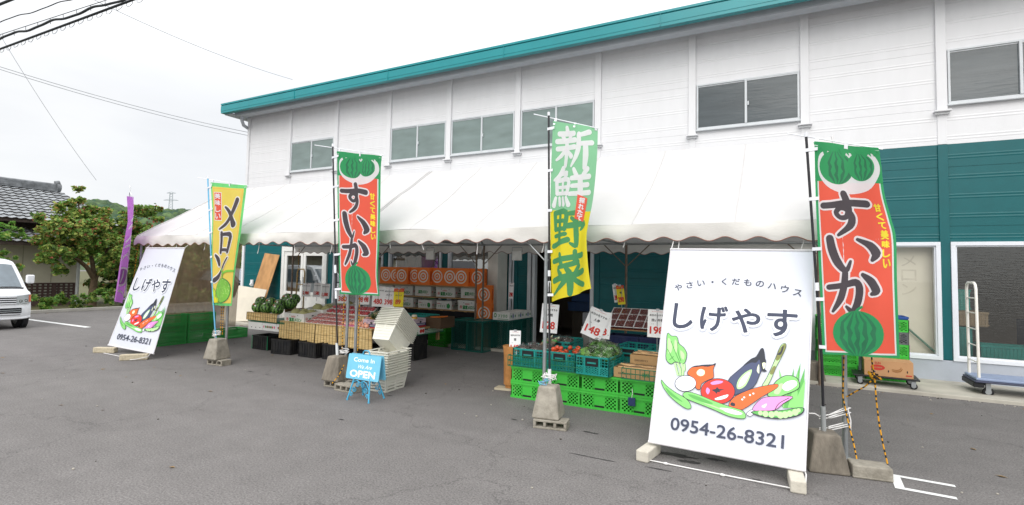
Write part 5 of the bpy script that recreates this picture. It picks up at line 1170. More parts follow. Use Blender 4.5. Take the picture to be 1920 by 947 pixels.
# navy crates with berry packs behind
NV = Kind(crate('plastic_crate', .50, .36, .27, NVC, 'plain'))
for i, x in enumerate((-2.22, -1.70, -1.18)):
    for k in range(3): NV.put((x, 8.22, .272*k), 0, f'navy crate, {["bottom", "middle", "top"][k]} of the {["left", "middle", "right"][i]} stack under the berry packs', 'crate', 'navy crates under the berry packs')
BERRY = mat('berry_dark', '7a3532', .35, .4, 60, 1.0, 70, coat=.2); CHERRY = mat('cherry_tomato', 'c2352b', .3, .3, 50, .8, 60)
TRAYC = mat('clear_tray', 'e4e0e0', .15, .05)
def pack(m, L, W_, label):
    s = MB(); s.box(-L/2, L/2, -W_/2, W_/2, 0, .012, m); rs = random.Random(3); 
    nx, ny = int(L/.026), int(W_/.026)
    for i in range(nx):
        for j in range(ny): s.ell((-L/2+.018+i*(L-.036)/(nx-1)+rs.uniform(-.003, .003), -W_/2+.018+j*(W_-.036)/(ny-1)+rs.uniform(-.003, .003), .034+rs.uniform(0, .008)), .0145, .0145, .0145, m, 8, 5)
    o = s.build(label); t_ = MB(); e = .006
    t_.tube([(-L/2-e, -W_/2-e, .045), (L/2+e, -W_/2-e, .045), (L/2+e, W_/2+e, .045), (-L/2-e, W_/2+e, .045), (-L/2-e, -W_/2-e, .05)], .009, TRAYC, 6); t_.build('tray', o)
    f = MB(); f.grid(lambda u, v: Vector((-L/2+L*u, -W_/2+W_*v, .054+.002*math.sin(u*9)*math.sin(v*7))), 8, 8, FILM); f.build('film', o); return o
PB = Kind(pack(BERRY, .135, .19, 'berry_pack')); PC = Kind(pack(CHERRY, .12, .17, 'tomato_pack'))
s = MB(); s.box(-2.50, -1.0, 7.98, 8.48, 0, .02, KRAFT, T(0, 0, 0)); 
sb = MB(); sb.box(-.75, .75, 0, .56, 0, .015, KRAFT); tag(sb.build('sloping_board', loc=(-1.74, 8.0, .90), bevel=.003), 'sloping cardboard sheet under the berry packs', 'board').rotation_euler = (R(27), 0, 0)
def onslope(u, v, lift=.018): return (-1.74+u, 8.0+v*math.cos(R(27))-lift*math.sin(R(27)), .90+v*math.sin(R(27))+lift*math.cos(R(27)))
for i in range(5):
    for k in range(3): PB.put(onslope(-.67+.148*i, .105+.195*k*.93), 0, 'clear pack of dark berries on the sloping board', 'berry pack', 'packs of dark berries', rot=(R(27), 0, R(2)))
for i in range(4):
    for k in range(3): PC.put(onslope(.10+.135*i, .10+.185*k), 0, 'clear pack of red cherry tomatoes right of the berry packs', 'tomato pack', 'packs of cherry tomatoes', rot=(R(27), 0, R(-1)))
s = MB(); gm = mat('grey_box', '8b8983', .7, .08); s.box(-.17, .17, -.15, .15, 0, .86, gm); s.box(-.18, .18, -.16, .16, .86, .9, gm); o = s.build('grey_bin', loc=(-2.78, 8.35, 0), bevel=.01); tag(o, 'grey box left of the navy crates behind the vegetable trays', 'box')
s = MB(); s.box(-.16, .16, -.14, .14, 0, .02, BLACKP); s.box(-.16, .16, -.14, -.13, .02, .22, BAGG); s.box(-.16, .16, .13, .14, .02, .22, BAGG); s.box(-.16, -.15, -.13, .13, .02, .22, BAGG); s.box(.15, .16, -.13, .13, .02, .22, BAGG); tag(s.build('bag_holder', loc=(-2.78, 8.35, .905)), 'dark plastic holder standing on the grey box', 'holder')
o = carton('cardboard_carton', .3, .25, .22, KRAFT); o.location = (-1.35, 8.7, 1.0); tag(o, 'small cardboard carton behind the berry packs beside the banner', 'carton')
# tan paper bin at the left end of the stall
s = MB(); CORK = mat('tan_bin', 'b07a45', .85, .2, 14, .2, 40); s.lathe([(.085, 0), (.12, .50), (.135, .62), (.13, .63), (.12, .60), (.11, .05)], CORK, None, 18); o = s.build('paper_bin', loc=(-3.66, 7.05, .03)); tag(o, 'tan tapered bin standing left of the green crates', 'bin')
s = MB(); s.box(-.22, .12, -.1, .08, 0, .028, WOODG); tag(s.build('wooden_board', loc=(-3.66, 7.03, 0), rz=R(8)), 'short wooden board on the asphalt under the tan bin', 'board')
s = MB(); tagm = mat('tag_navy', '26365e', .5); s.box(-.045, .045, -.012, .012, 0, .10, tagm); s.tube([(0, 0, .10), (.01, -.005, .16), (0, .01, .21)], .004, STRING, 5); tag(s.build('hanging_pouch', loc=(-1.69, 6.58, .125), bevel=.004), 'small navy pouch hanging on the fourth column of green crates', 'pouch')

# -------------------------------------------------- price cards
CARD = mat('price_card', 'f7f7f7', .6, .02); CARDY = mat('price_card_yellow', 'f1dc2c', .6, .02); PRED = mat('price_red', 'd23a30', .6); PINK_ = mat('price_text', '3b3a3e', .6); PGR = mat('price_text_grey', '7d7c82', .6)
def card(loc, price, title, label, rz=0, roll=0, w_=.19, h_=.27, yellow=False, stake=0, head='本日のおすすめ', tilt=-6, double=False, small=True):
    t = empty('price_card', loc, R(rz), label, 'price card', 'price cards'); s = MB(); M = T(0, 0, 0, tilt, roll, 0)
    m = CARDY if yellow else CARD; s.box(-w_/2, w_/2, 0, .003, 0, h_, m, M)
    pr = Print(lift=.00012)
    if yellow: pr.rect(0, w_, h_*.82, h_, PRED); scrib(pr, w_*.12, w_*.88, h_*.91, h_*.05, CARDY, 7, 3)
    else:
        scrib(pr, w_*.2, w_*.8, h_*.93, h_*.022, PRED, 9, 5)
        pr.text(head, w_*.5, h_*.80, w_*.82, h_*.075, PINK_, bold=.0006)
    if title: pr.text(title, w_*.5, h_*.62, w_*.62, h_*.10, PINK_, keep=True, bold=.001)
    scrib(pr, w_*.18, w_*.32, h_*.48, h_*.03, PGR, 2, 9)
    pr.text(price, w_*.48, h_*.26, w_*.70 if len(price) > 2 else w_*.5, h_*.25, PRED, bold=.004); pr.text('円', w_*.92, h_*.15, w_*.07, h_*.04, PINK_, keep=True)
    o, ux, uy = M @ Vector((-w_/2, -.0005, 0)), (M.to_3x3() @ Vector((1, 0, 0))), (M.to_3x3() @ Vector((0, 0, 1)))
    pr.into(s, plane_warp(o, ux, uy)); s.build('card', t)
    c = MB(); c.box(-.02, .02, -.006, .008, h_-.015, h_+.014, STEEL, M); c.build('clip', t)
    if stake: c = MB(); c.cyl((0, .012, -stake), (0, .012, h_*.9), .0045, STEEL, 8); c.build('stake', t)
    return t
def card_at(px, py, y, price, title, label, wpx, hpx, **k):
    p = at(px, py, y=y); q = at(px+wpx, py, y=y); u = at(px, py-hpx, y=y); return card(tuple(p), price, title, label, w_=abs(q.x-p.x)*k.pop('ws', 1.0), h_=u.z-p.z, **k)
card_at(1106, 632, 7.2, '148', '人参', 'tilted white 148 price card above the leaf bags', 38, 55, rz=12, roll=22, stake=.15)
card_at(1123, 634, 7.25, '198', 'ピーマン(箱)', 'white 198 price card next to the tilted 148 card', 38, 50, rz=12, roll=5, stake=.2)
card_at(1232, 633, 7.15, '198', '洗い牛蒡', 'white 198 price card on a stake over the boxes of roots', 37, 52, rz=10, roll=1, stake=.25)
card_at(1028, 624, 7.3, '128', '大根', 'white 128 price card half behind the vegetable flag pole', 30, 54, rz=20, roll=4, stake=.2)
card_at(965, 664, 6.98, '148', '葱', 'white price card clipped to the tan bin at the left end of the stall', 19, 44, rz=22, roll=0)
card_at(1157, 567, 8.6, '398', '', 'white price card behind the berry packs beside the yellow 290 card', 10, 34, rz=40, roll=-6)
card_at(1166, 571, 8.6, '290', '苺', 'yellow 290 price card on a stake above the berry packs', 14, 36, rz=25, roll=-6, yellow=True, stake=.3)
card_at(958, 560, 10.85, '398', '', 'small white price card hung beside the pillar', 8, 30, rz=10)

# -------------------------------------------------- left stall
BKB = Kind(crate('plastic_crate', .50, .40, .30, BKC, 'plain')); gk = 'black crates carrying the fruit table'
for i, (x, y, z, rz, lab) in enumerate([(-9.93, 7.62, 0, 0, 'black crate under the watermelon shelf, at the left end of the table'), (-9.10, 7.45, 0, 8, 'black crate under the left straw mat, next to the watermelon shelf'), (-8.36, 7.50, 0, 0, 'black crate under the middle of the left straw mat'), (-7.75, 7.55, 0, 0, 'black crate under the left part of the right straw mat'), (-7.10, 7.75, 0, -3, 'black crate under the right part of the right straw mat'), (-6.62, 8.36, 0, 0, 'lower black crate at the right end of the fruit table'), (-6.62, 8.36, .302, 0, 'upper black crate at the right end of the fruit table'), (-9.93, 8.7, 0, 0, 'black crate at the rear left of the fruit table'), (-8.4, 8.6, 0, 0, 'black crate at the rear middle of the fruit table'), (-7.3, 8.7, 0, 0, 'black crate at the rear right of the fruit table')]):
    BKB.put((x, y, z), R(rz), lab, 'crate', gk)
s = MB(); LABEL = mat('sticker', 'c9d2e8', .5); STRP = mat('green_strap', '1f8a5c', .5)
for x in (-10.185, -9.69): s = MB(); s.box(x-.006, x+.006, 7.405, 7.41, .01, .30, STRP); tag(s.build('green_strap'), ('left' if x < -10 else 'right')+' green strap on the front of the leftmost black crate', 'strap')
PLY = mat('plywood', 'b08d62', .75, .18, 3, .1, 40, stretch=(1, 6, 1))
s = MB(); s.box(-9.46, -6.34, 7.54, 9.3, .60, .632, PLY); 
for x, y in ((-9.3, 9.1), (-6.5, 9.1), (-6.5, 7.8), (-9.3, 7.75), (-7.9, 7.9)): s.box(x-.03, x+.03, y-.03, y+.03, .302, .60, PLY)
tag(s.build('display_table', bevel=.003), 'plywood fruit table on black crates, its front hung with straw mats', 'table')
def straw():
    m = bpy.data.materials.new('straw_mat'); m.use_nodes = True; t = m.node_tree; n = t.nodes; l = t.links; p = n['Principled BSDF']; p.inputs['Roughness'].default_value = .8
    tc = n.new('ShaderNodeTexCoord'); mp = n.new('ShaderNodeMapping'); mp.inputs['Scale'].default_value = (4, 4, 130); l.new(tc.outputs['Object'], mp.inputs[0])
    z = n.new('ShaderNodeTexNoise'); z.inputs['Scale'].default_value = 1.0; z.inputs['Detail'].default_value = 4; l.new(mp.outputs[0], z.inputs[0])
    r = n.new('ShaderNodeValToRGB'); r.color_ramp.elements[0].position = .32; r.color_ramp.elements[0].color = (*lin('b58f50'), 1); r.color_ramp.elements[1].position = .66; r.color_ramp.elements[1].color = (*lin('edd39a'), 1); l.new(z.outputs[0], r.inputs[0]); l.new(r.outputs[0], p.inputs['Base Color'])
    b = n.new('ShaderNodeBump'); b.inputs['Strength'].default_value = .8; b.inputs['Distance'].default_value = .006; l.new(z.outputs[0], b.inputs['Height']); l.new(b.outputs[0], p.inputs['Normal']); return m
STRAW = straw(); MATST = mat('mat_string', '6d5a35', .8)
def straw_mat(x0, x1, y, z0, z1, label, seed, back=.25, yb=None):
    rs = random.Random(seed); a = rs.random()*6
    def f(u, v):
        x = x0+(x1-x0)*u; w_ = .012*math.sin(x*7+a)*(1-v)+.006*math.sin(x*19+a)*(1-v); return Vector((x, y+w_, z0+(z1-z0)*v+.01*math.sin(u*3.1+a)*(1-v)))
    s = MB(); s.grid(f, 30, 10, STRAW); top = f(0, 1).z
    s.quad((x0, y, z1), (x1, y, z1), (x1, y+back, z1+.002), (x0, y+back, z1+.002), STRAW)
    n = max(4, int((x1-x0)/.075))
    for i in range(n+1):
        u = min(.995, .005+i/n*.99); s.tube([f(u, v/8)+Vector((0, -.004, 0)) for v in range(9)], .003, MATST, 4)
    for v in (.02, .5, .97): s.tube([f(u/30, v)+Vector((0, -.004, 0)) for u in range(31)], .003, MATST, 4)
    return tag(s.build('straw_mat'), label, 'straw mat', 'straw mats hung on the fruit table')
straw_mat(-9.45, -8.38, 7.50, .27, .64, 'left straw mat below the white melon boxes', 1)
straw_mat(-8.36, -6.86, 7.49, .235, .64, 'right straw mat behind the two tent poles', 2)
straw_mat(-8.85, -7.55, 8.02, .66, .80, 'small straw mat standing on the table behind the fruit packs', 4, .12)
# watermelon shelf
for i, (x0, x1) in enumerate(((-10.46, -10.0), (-9.99, -9.55), (-9.54, -9.28))):
    def art(pr, L, H, i=i):
        if i:
            for k in range(7):
                pr.circle(.05+k*(L-.1)/6, H*.5, .018, .028, (INKP, INKG, INKR)[k % 3], 10); 
            scrib(pr, L*.3, L*.7, H*.5, H*.3, INKG, 4, 3)
        else:
            for a in (.25, .55, .85): pr.circle(L*a, H*.3, .016, .01, INKB, 10)
    o = carton('white_carton', x1-x0, 1.3, .16, WCART, art, open_top=False); o.location = ((x0+x1)/2, 8.15, .405); tag(o, ['left plain white carton carrying the watermelon shelf', 'middle white carton with a coloured print under the watermelons', 'right white carton with a coloured print under the watermelons'][i], 'carton')
s = MB()
for z in (.575, .60): s.box(-10.47, -9.30, 7.485, 7.50, z, z+.012, FNC)
s.box(-10.47, -9.30, 7.50, 8.8, .572, .580, FNC)
for i in range(30): x = -10.465+i*.04; s.box(x, x+.01, 7.487, 7.498, .5875, .5995, FNC)
tag(s.build('green_tray'), 'shallow dark green tray between the watermelons and the white cartons', 'tray')
straw_mat(-10.49, -9.49, 7.47, .60, .775, 'narrow straw mat in front of the watermelons', 3, .05)
MELR = None
def wm_mat():
    m = bpy.data.materials.new('watermelon_rind'); m.use_nodes = True; t = m.node_tree; n = t.nodes; l = t.links; p = n['Principled BSDF']; p.inputs['Roughness'].default_value = .35
    tc = n.new('ShaderNodeTexCoord'); sp = n.new('ShaderNodeSeparateXYZ'); l.new(tc.outputs['Object'], sp.inputs[0]); at2 = n.new('ShaderNodeMath'); at2.operation = 'ARCTAN2'; l.new(sp.outputs[1], at2.inputs[0]); l.new(sp.outputs[0], at2.inputs[1])
    nz = n.new('ShaderNodeTexNoise'); nz.inputs['Scale'].default_value = 26; nz.inputs['Detail'].default_value = 3; l.new(tc.outputs['Object'], nz.inputs[0])
    a = n.new('ShaderNodeMath'); a.operation = 'MULTIPLY_ADD'; a.inputs[1].default_value = 1.1; l.new(nz.outputs[0], a.inputs[0]); l.new(at2.outputs[0], a.inputs[2])
    k = n.new('ShaderNodeMath'); k.operation = 'MULTIPLY'; k.inputs[1].default_value = 11; l.new(a.outputs[0], k.inputs[0]); si = n.new('ShaderNodeMath'); si.operation = 'SINE'; l.new(k.outputs[0], si.inputs[0])
    r = n.new('ShaderNodeValToRGB'); e = r.color_ramp.elements; e[0].position = .45; e[0].color = (*lin('6f9a4b'), 1); e[1].position = .62; e[1].color = (*lin('1f3a1c'), 1); mr = n.new('ShaderNodeMapRange'); mr.inputs[1].default_value = -1; mr.inputs[2].default_value = 1; l.new(si.outputs[0], mr.inputs[0]); l.new(mr.outputs[0], r.inputs[0]); l.new(r.outputs[0], p.inputs['Base Color']); return m
WMR = wm_mat(); STK = mat('fruit_sticker', 'e9e6e2', .5); STKR = mat('fruit_sticker_red', 'd9573d', .5); STEMM = mat('fruit_stem', '6c6a3a', .8)
def watermelon():
    s = MB(); prof = [(max(.001, .135*math.sin(math.pi*i/14)), -.125*math.cos(math.pi*i/14)) for i in range(15)]; s.lathe(prof, WMR, None, 24); o = s.build('watermelon')
    c = MB(); c.tube([(0, 0, .12), (.006, 0, .135), (.02, .004, .15)], .005, STEMM, 6); c.build('stem', o)
    for a, z, m in ((-1.2, .07, STK), (-1.75, .085, STKR)):
        k = MB(); th = math.acos(z/.127); 
        def f(u, v, a=a, th=th): q = a+(u-.5)*.36; ph = th+(v-.5)*.24; return Vector((.1375*math.sin(ph)*math.cos(q), .1375*math.sin(ph)*math.sin(q), .1275*math.cos(ph)))
        k.grid(f, 4, 4, m); k.build('sticker', o)
    return o
WMK = Kind(watermelon()); rs = random.Random(6)
wl_ = [(484, 576, 7.66), (500, 578, 7.66), (520, 580, 7.70), (508, 568, 8.0), (525, 571, 8.02), (537, 570, 8.2), (539, 560, 8.45), (552, 561, 8.5), (490, 566, 8.1), (546, 569, 8.15)]
wn = ['left front', 'middle front', 'right front', 'second-row left', 'second-row middle', 'second-row right', 'topmost back', 'rightmost back', 'rear left', 'low, half hidden']
for (px, py, y), nme in zip(wl_, wn):
    p = at(px, py, y=y); WMK.put(tuple(p), 0, f'{nme} striped watermelon on the shelf left of the melon boxes', 'watermelon', 'watermelons on the shelf', rot=(rs.uniform(-.5, .3), rs.uniform(-.4, .4), rs.uniform(-.5, .5)))
s = MB(); s.box(-10.3, -9.3, 8.3, 8.75, .58, .80, KRAFT2); tag(s.build('cardboard_carton'), 'brown carton raising the back row of watermelons', 'carton')
# netted melons in white boxes
NETM = mat('netted_melon', 'a3a06e', .75, .12, 5, .6, 55, dirt=.35, dirtcol='c3bf96', dscale=40, rnd=.06)
def melon():
    s = MB(); s.lathe([(max(.001, .118*math.sin(math.pi*i/12)), -.115*math.cos(math.pi*i/12)) for i in range(13)], NETM, None, 20); o = s.build('melon'); c = MB(); c.tube([(0, 0, .095), (0, 0, .125)], .006, STEMM, 6); c.tube([(-.035, .01, .125), (0, 0, .127), (.035, -.008, .13)], .006, STEMM, 6); c.build('stem', o); return o
MK = Kind(melon())
def melon_front(pr, L, H): pr.text('温室メロン', L*.56, H*.34, L*.62, H*.36, INKG, bold=.004); pr.circle(L*.16, H*.36, .035, .035, INKR, 18, hole=.75); pr.circle(L*.16, H*.36, .016, .016, INKR, 12); [pr.circle(L*(.40+.075*k), H*.66, .02, .016, INKR, 14, hole=.6) for k in range(3)]; holes(pr, L, H, .8)
def melon_side(pr, L, H): pr.circle(L*.5, H*.66, .03, .013, INKB, 14); pr.circle(L*.15, H*.45, .025, .025, INKR, 14, hole=.6); pr.rect(L*.28, L*.8, H*.36, H*.44, INKG); pr.rect(L*.2, L*.85, H*.2, H*.225, INKG); pr.circle(L*.85, H*.6, .025, .025, INKR, 14, hole=.6)
gm_ = 'white melon boxes'
MBX = Kind(carton('melon_carton', .62, .44, .20, WCART, melon_front, melon_side)); 
def mbox(x, y, z, rz, rx, lab, melons):
    MBX.put((x, y, z), 0, lab, 'melon box', gm_, rot=(R(rx), 0, R(rz))); M = Matrix.Translation((x, y, z)) @ Euler((R(rx), 0, R(rz))).to_matrix().to_4x4()
    for i, (a, b, c) in enumerate(melons): MK.put(tuple(M @ Vector((a, b, c))), 0, 'netted melon in the '+lab.split(' open')[0].replace('white ', '')+' white box', 'melon', 'netted melons in white boxes', rot=(.4+.2*i, .2*i, i))
mbox(-9.09, 7.80, .636, -2, 6, 'front white open box of netted melons on the left straw mat', [(-.15, -.05, .15), (.1, -.06, .13), (.12, .12, .12), (-.12, .14, .12)])
mbox(-8.98, 8.24, .72, -4, 10, 'middle white open box of netted melons, tilted behind the front box', [(-.1, -.04, .16), (.14, .0, .13), (.05, .13, .13)])
mbox(-8.86, 8.70, .78, -3, 8, 'rear white open box of netted melons under the folded price cards', [(-.05, 0, .17), (.17, .02, .15)])
card_at(573, 556, 8.75, '2,980', '', 'folded white 2,980 price card left of its twin behind the melons', 17, 25, rz=-4, stake=.1, small=False)
card_at(593, 557, 8.78, '1,580', '', 'folded white 1,580 price card right of the 2,980 card', 15, 27, rz=-4, stake=.1, small=False)
card_at(609, 560, 8.8, '1,580', '', 'white price card turned half away beside the 1,580 card', 12, 28, rz=20, stake=.1, small=False)
# fruit packs
PLUM = mat('plum_red', 'a8343c', .35, .35, 12, coat=.2, rnd=.15); PLUM2 = mat('plum_brown', 'a8605a', .4, .3, 12, coat=.1, rnd=.12); PEACH = mat('peach_pink', 'e7a68c', .55, .25, 14, rnd=.08); PKP = mat('pink_wrap', 'e07fb6', .3, .15, 8, .4, 20); WTR = mat('white_foam', 'ecebe9', .6)
def fruitpack(name, m, n, r, wrap=None):
    s = MB(); rs = random.Random(1)
    for i in range(n[0]):
        for j in range(n[1]): s.ell(((i-(n[0]-1)/2)*r*1.85, (j-(n[1]-1)/2)*r*1.85, r+rs.uniform(0, .006)), r, r, r*.94, m, 10, 7)
    o = s.build(name); L, W_ = n[0]*r*1.9+.012, n[1]*r*1.9+.012; t_ = MB(); t_.box(-L/2, L/2, -W_/2, W_/2, -.004, .006, wrap or WTR); t_.tube([(-L/2, -W_/2, .02), (L/2, -W_/2, .02), (L/2, W_/2, .02), (-L/2, W_/2, .02), (-L/2, -W_/2, .02)], .004, wrap or WTR, 5); t_.build('tray', o)
    f = MB(); lump(f, (0, 0, r*.95), L*.54, W_*.54, r*1.25, FILM, 5, .15); f.build('film', o); return o
P1 = Kind(fruitpack('plum_pack', PLUM, (3, 2), .03)); P2 = Kind(fruitpack('cherry_pack', PLUM2, (4, 3), .020)); P3 = Kind(fruitpack('peach_pack', PEACH, (2, 2), .043)); P4 = Kind(fruitpack('wrapped_peach_pack', PEACH, (2, 1), .043, PKP))
for r_ in range(2):
    for i in range(6): P1.put((-8.62+.2*i, 8.12+.16*r_, .835+.075*r_), R(3*i-6), 'clear pack of dark red plums on the small straw mat', 'plum pack', 'packs of dark red plums', rot=(R(25), 0, R(3*i-6)))
for r_ in range(3):
    for i in range(6): P2.put((-8.64+.175*i, 7.60+.14*r_, .655+.055*r_), 0, 'flat pack of brownish red cherries at the front of the fruit table', 'cherry pack', 'packs of brownish red cherries', rot=(R(22), 0, R(4*i-8)))
for i, (x, y) in enumerate([(-7.70, 7.62), (-7.52, 7.66), (-7.68, 7.80), (-7.49, 7.83)]): P4.put((x, y, .646), R(9*i), 'pink wrapped peach pack left of the tent poles', 'peach pack', 'pink wrapped peach packs')
for r_ in range(3):
    for i in range(2): P3.put((-7.30+.18*i+.03*r_, 7.63+.18*r_, .655+.075*r_), R(5*i), 'white tray of peaches right of the tent poles', 'peach pack', 'white trays of peaches', rot=(R(22), 0, R(5*i)))
for i, (x, y) in enumerate([(-7.30, 8.25), (-7.08, 8.28), (-7.25, 8.45), (-7.03, 8.47), (-7.50, 8.4)]): P3.put((x, y, .80), R(7*i), 'white tray of peaches behind the pineapple box', 'peach pack', 'white trays of peaches at the back')
LILAC = mat('fruit_carton', 'c9b3bd', .75, .05); BROWNC = mat('brown_carton', '54412f', .8, .1)
def tropical(pr, L, H):
    pr.rect(0, L, 0, H*.16, INKR); pr.rect(0, L, H*.16, H*.48, INKN); scrib(pr, L*.08, L*.92, H*.32, H*.17, WCART, 12, 5); scrib(pr, L*.25, L*.75, H*.84, H*.12, INKN, 10, 6); scrib(pr, L*.06, L*.3, H*.64, H*.06, INKN, 8, 2); pr.circle(L*.5, H*.62, .035, .018, INKB, 16)
TB = Kind(carton('fruit_carton', .46, .34, .17, LILAC, tropical, tropical))
TB.put((-6.98, 7.78, .636), R(-4), 'lilac fruit carton with navy band, holding pineapples', 'carton', 'lilac printed fruit cartons'); TB.put((-6.62, 8.35, .64), R(-2), 'lilac fruit carton behind the basket stack, holding golden jars', 'carton', 'lilac printed fruit cartons')
TB.put((-6.60, 7.95, .64), R(2), 'lilac fruit carton half hidden behind the tilted baskets', 'carton', 'lilac printed fruit cartons')
o = carton('brown_carton', .40, .5, .22, BROWNC); o.location = (-6.28, 8.85, .60); tag(o, 'dark brown carton at the rear right corner of the fruit table', 'carton')
def redgreen(pr, L, H): pr.rect(0, L*.3, 0, H, INKG); pr.circle(L*.6, H*.5, H*.35, H*.35, INKR, 18); pr.circle(L*.85, H*.5, H*.35, H*.35, INKR, 18)
o = carton('print_carton', .40, .3, .11, WCART, redgreen, redgreen); o.location = (-6.50, 8.22, .60-.08); tag(o, 'white carton with red and green print at the right end of the table', 'carton')
s = MB()
lattice(s, (-6.36, 8.0, .50), (0, 1, 0), (0, 0, 1), 1.1, .10, 28, 3, .008, mat('pale_rail', 'cfe0d6', .5), 'grid'); tag(s.build('tray_rail'), 'pale grid rail along the right end of the fruit table', 'rail')
s = MB(); s.box(-6.365, -6.35, 7.98, 9.12, .485, .50, FNC); s.box(-6.365, -6.35, 7.98, 9.12, .60, .612, FNC); tag(s.build('tray_edge'), 'dark green edging of the rail at the right end of the table', 'rail')
PINEL = mat('pineapple_leaf', '6d8a5e', .6, .25, 9, trans=.1); PINE = mat('pineapple_skin', '8a6a2e', .7, .3, 25, .8, 30)
def pineapple():
    s = MB(); s.lathe([(.02, 0), (.055, .03), (.062, .08), (.055, .13), (.03, .155), (.005, .16)], PINE, None, 14); o = s.build('pineapple'); c = MB(); rs = random.Random(9)
    for i in range(46):
        a = rs.random()*6.28; el_ = rs.uniform(.35, 1.45); L = rs.uniform(.09, .17); d = Vector((math.cos(a)*math.cos(el_), math.sin(a)*math.cos(el_), math.sin(el_))); b = Vector((-math.sin(a), math.cos(a), 0))*.009; p = Vector((0, 0, .15)); q = p+d*L*.55; e = p+d*L+Vector((d.x, d.y, -.4))*L*.15
        c.add([p-b, p+b, q+b*.8, q-b*.8, e], [(0, 1, 2, 3), (3, 2, 4)], PINEL)
    c.build('crown', o); return o
PA = Kind(pineapple())
for i, (x, y, z) in enumerate([(-7.12, 7.74, .68), (-6.98, 7.76, .67), (-6.85, 7.72, .68), (-7.05, 7.86, .72), (-6.90, 7.87, .70), (-6.80, 7.9, .66)]): PA.put((x, y, z), i*1.3, 'pineapple with a grey-green crown in the lilac carton', 'pineapple', 'pineapples in the lilac carton', rot=(R(10*math.sin(i*2)), R(12*math.cos(i*3)), i))
GOLD = mat('golden_preserve', 'c79a2a', .12, .25, 22, coat=.5); LIDM = mat('cloth_lid', 'eadfc9', .8)
def jar():
    s = MB(); s.lathe([(.001, 0), (.06, 0), (.068, .02), (.066, .09), (.045, .12), (.04, .13)], GOLD, None, 18); o = s.build('jar'); c = MB(); c.lathe([(.041, .115), (.06, .118), (.05, .135), (.045, .155), (.001, .16)], LIDM, None, 16); c.build('lid', o); c = MB(); c.tube([(.047*math.cos(a), .047*math.sin(a), .122) for a in [k*.4 for k in range(17)]], .004, STRING, 5); c.build('band', o); return o
JK = Kind(jar()); JK.put((-6.72, 8.32, .72), 0, 'left golden jar with a cloth lid in the lilac carton', 'jar', 'golden jars'); JK.put((-6.54, 8.34, .72), 1, 'right golden jar with a cloth lid in the lilac carton', 'jar', 'golden jars')
CAR = mat('carrot_orange', 'ef7d22', .5, .1)
for i in range(4): s = MB(); s.cyl((0, 0, 0), (.16, .03, .02), .02, CAR, 8, r2=.008); tag(s.build('carrot', loc=(-6.42+.05*i, 8.72+.05*i, .80), rz=.3*i), 'orange carrot lying in the dark brown carton', 'carrot', 'carrots in the brown carton')
TT2 = Kind(crate('vegetable_tray', .60, .40, .16, TLC, 'mesh', 14, 5))
TT2.put((-8.0, 8.95, .66), 0, 'left teal tray at the back of the fruit table', 'tray', 'teal trays behind the fruit'); TT2.put((-7.38, 8.95, .66), 0, 'middle teal tray at the back of the fruit table', 'tray', 'teal trays behind the fruit'); TT2.put((-6.9, 9.1, .66), 0, 'right teal tray at the back of the fruit table', 'tray', 'teal trays behind the fruit')
for px, py, w_, h_, pr_, ti, lab, yl in [(642, 569, 18, 34, '380', '', 'white 380 price card behind the middle watermelon flag', 0), (674, 571, 14, 36, '598', '', 'white price card between the two tent poles, ending in 98', 0), (686, 571, 10, 36, '498', '', 'white price card half behind the right tent pole', 0), (708, 575, 19, 38, '480', '桃', 'white 480 price card right of the middle watermelon flag', 0), (728, 576, 18, 37, '398', 'パイン', 'white 398 price card next to the yellow card', 0), (746, 575, 16, 34, '89', 'オレンジ', 'yellow 89 price card for oranges over the fruit table', 1)]:
    card_at(px, py, 8.55, pr_, ti, lab, w_, h_, rz=16, yellow=bool(yl), stake=.14)

# -------------------------------------------------- rear shelf with orange and white boxes
ORB = mat('orange_carton', 'f07a2c', .6, .05, 4, rnd=.05); RING = mat('ring_print', 'f0e2d6', .6)
def rings(pr, L, H):
    r = min(L, H)*.40
    pr.circle(L/2, H/2, r, r, RING, 36, hole=.80); pr.circle(L/2, H/2, r*.58, r*.58, RING, 30, hole=.62); pr.circle(L/2, H/2, r*.16, r*.16, RING, 14)
def side_rings(pr, L, H): pr.rect(L*.2, L*.8, H*.2, H*.8, mat('orange_dark', 'cf5a17', .6))
OB = Kind(carton('orange_carton', .40, .10, .43, ORB, rings, side_rings, open_top=False))
s = MB(); s.box(-9.55, -6.22, 10.42, 11.0, 1.375, 1.40, PLY); tag(s.build('shelf_board'), 'wooden shelf board under the row of orange cartons', 'shelf')
oxs = [-9.28, -8.95, -8.66, -8.33, -7.97, -7.62, -7.17, -6.84, -6.45]; ofr = [0, 0, 1, 0, 1, 0, 1, 1, 0]; ofs = ['first', 'second', 'third', 'fourth', 'fifth', 'sixth', 'seventh', 'eighth', 'ninth']
for x, f, nme in zip(oxs, ofr, ofs): OB.put((x, 10.62+.26*f*.5 if not f else 10.93, 1.402), R(2 if f else -1), f'{nme} orange carton with white rings from the left on the rear shelf', 'carton', 'orange ring cartons on the shelf') if False else OB.put((x, 10.52 if f else 10.63, 1.402), 0, f'{nme} orange carton with white rings from the left on the rear shelf', 'carton', 'orange ring cartons on the shelf')
OB.put((-6.12, 10.40, 1.02), R(0), 'orange ring carton standing lower, beside the rear tent poles', 'carton', 'orange ring cartons on the shelf'); OB.put((-6.12, 10.42, .585), 0, 'lowest orange ring carton beside the rear tent poles', 'carton', 'orange ring cartons on the shelf')
s = MB(); s.box(-6.35, -5.9, 10.2, 10.7, 0, .58, KRAFT2); tag(s.build('brown_carton'), 'brown carton under the low orange ring cartons', 'carton')
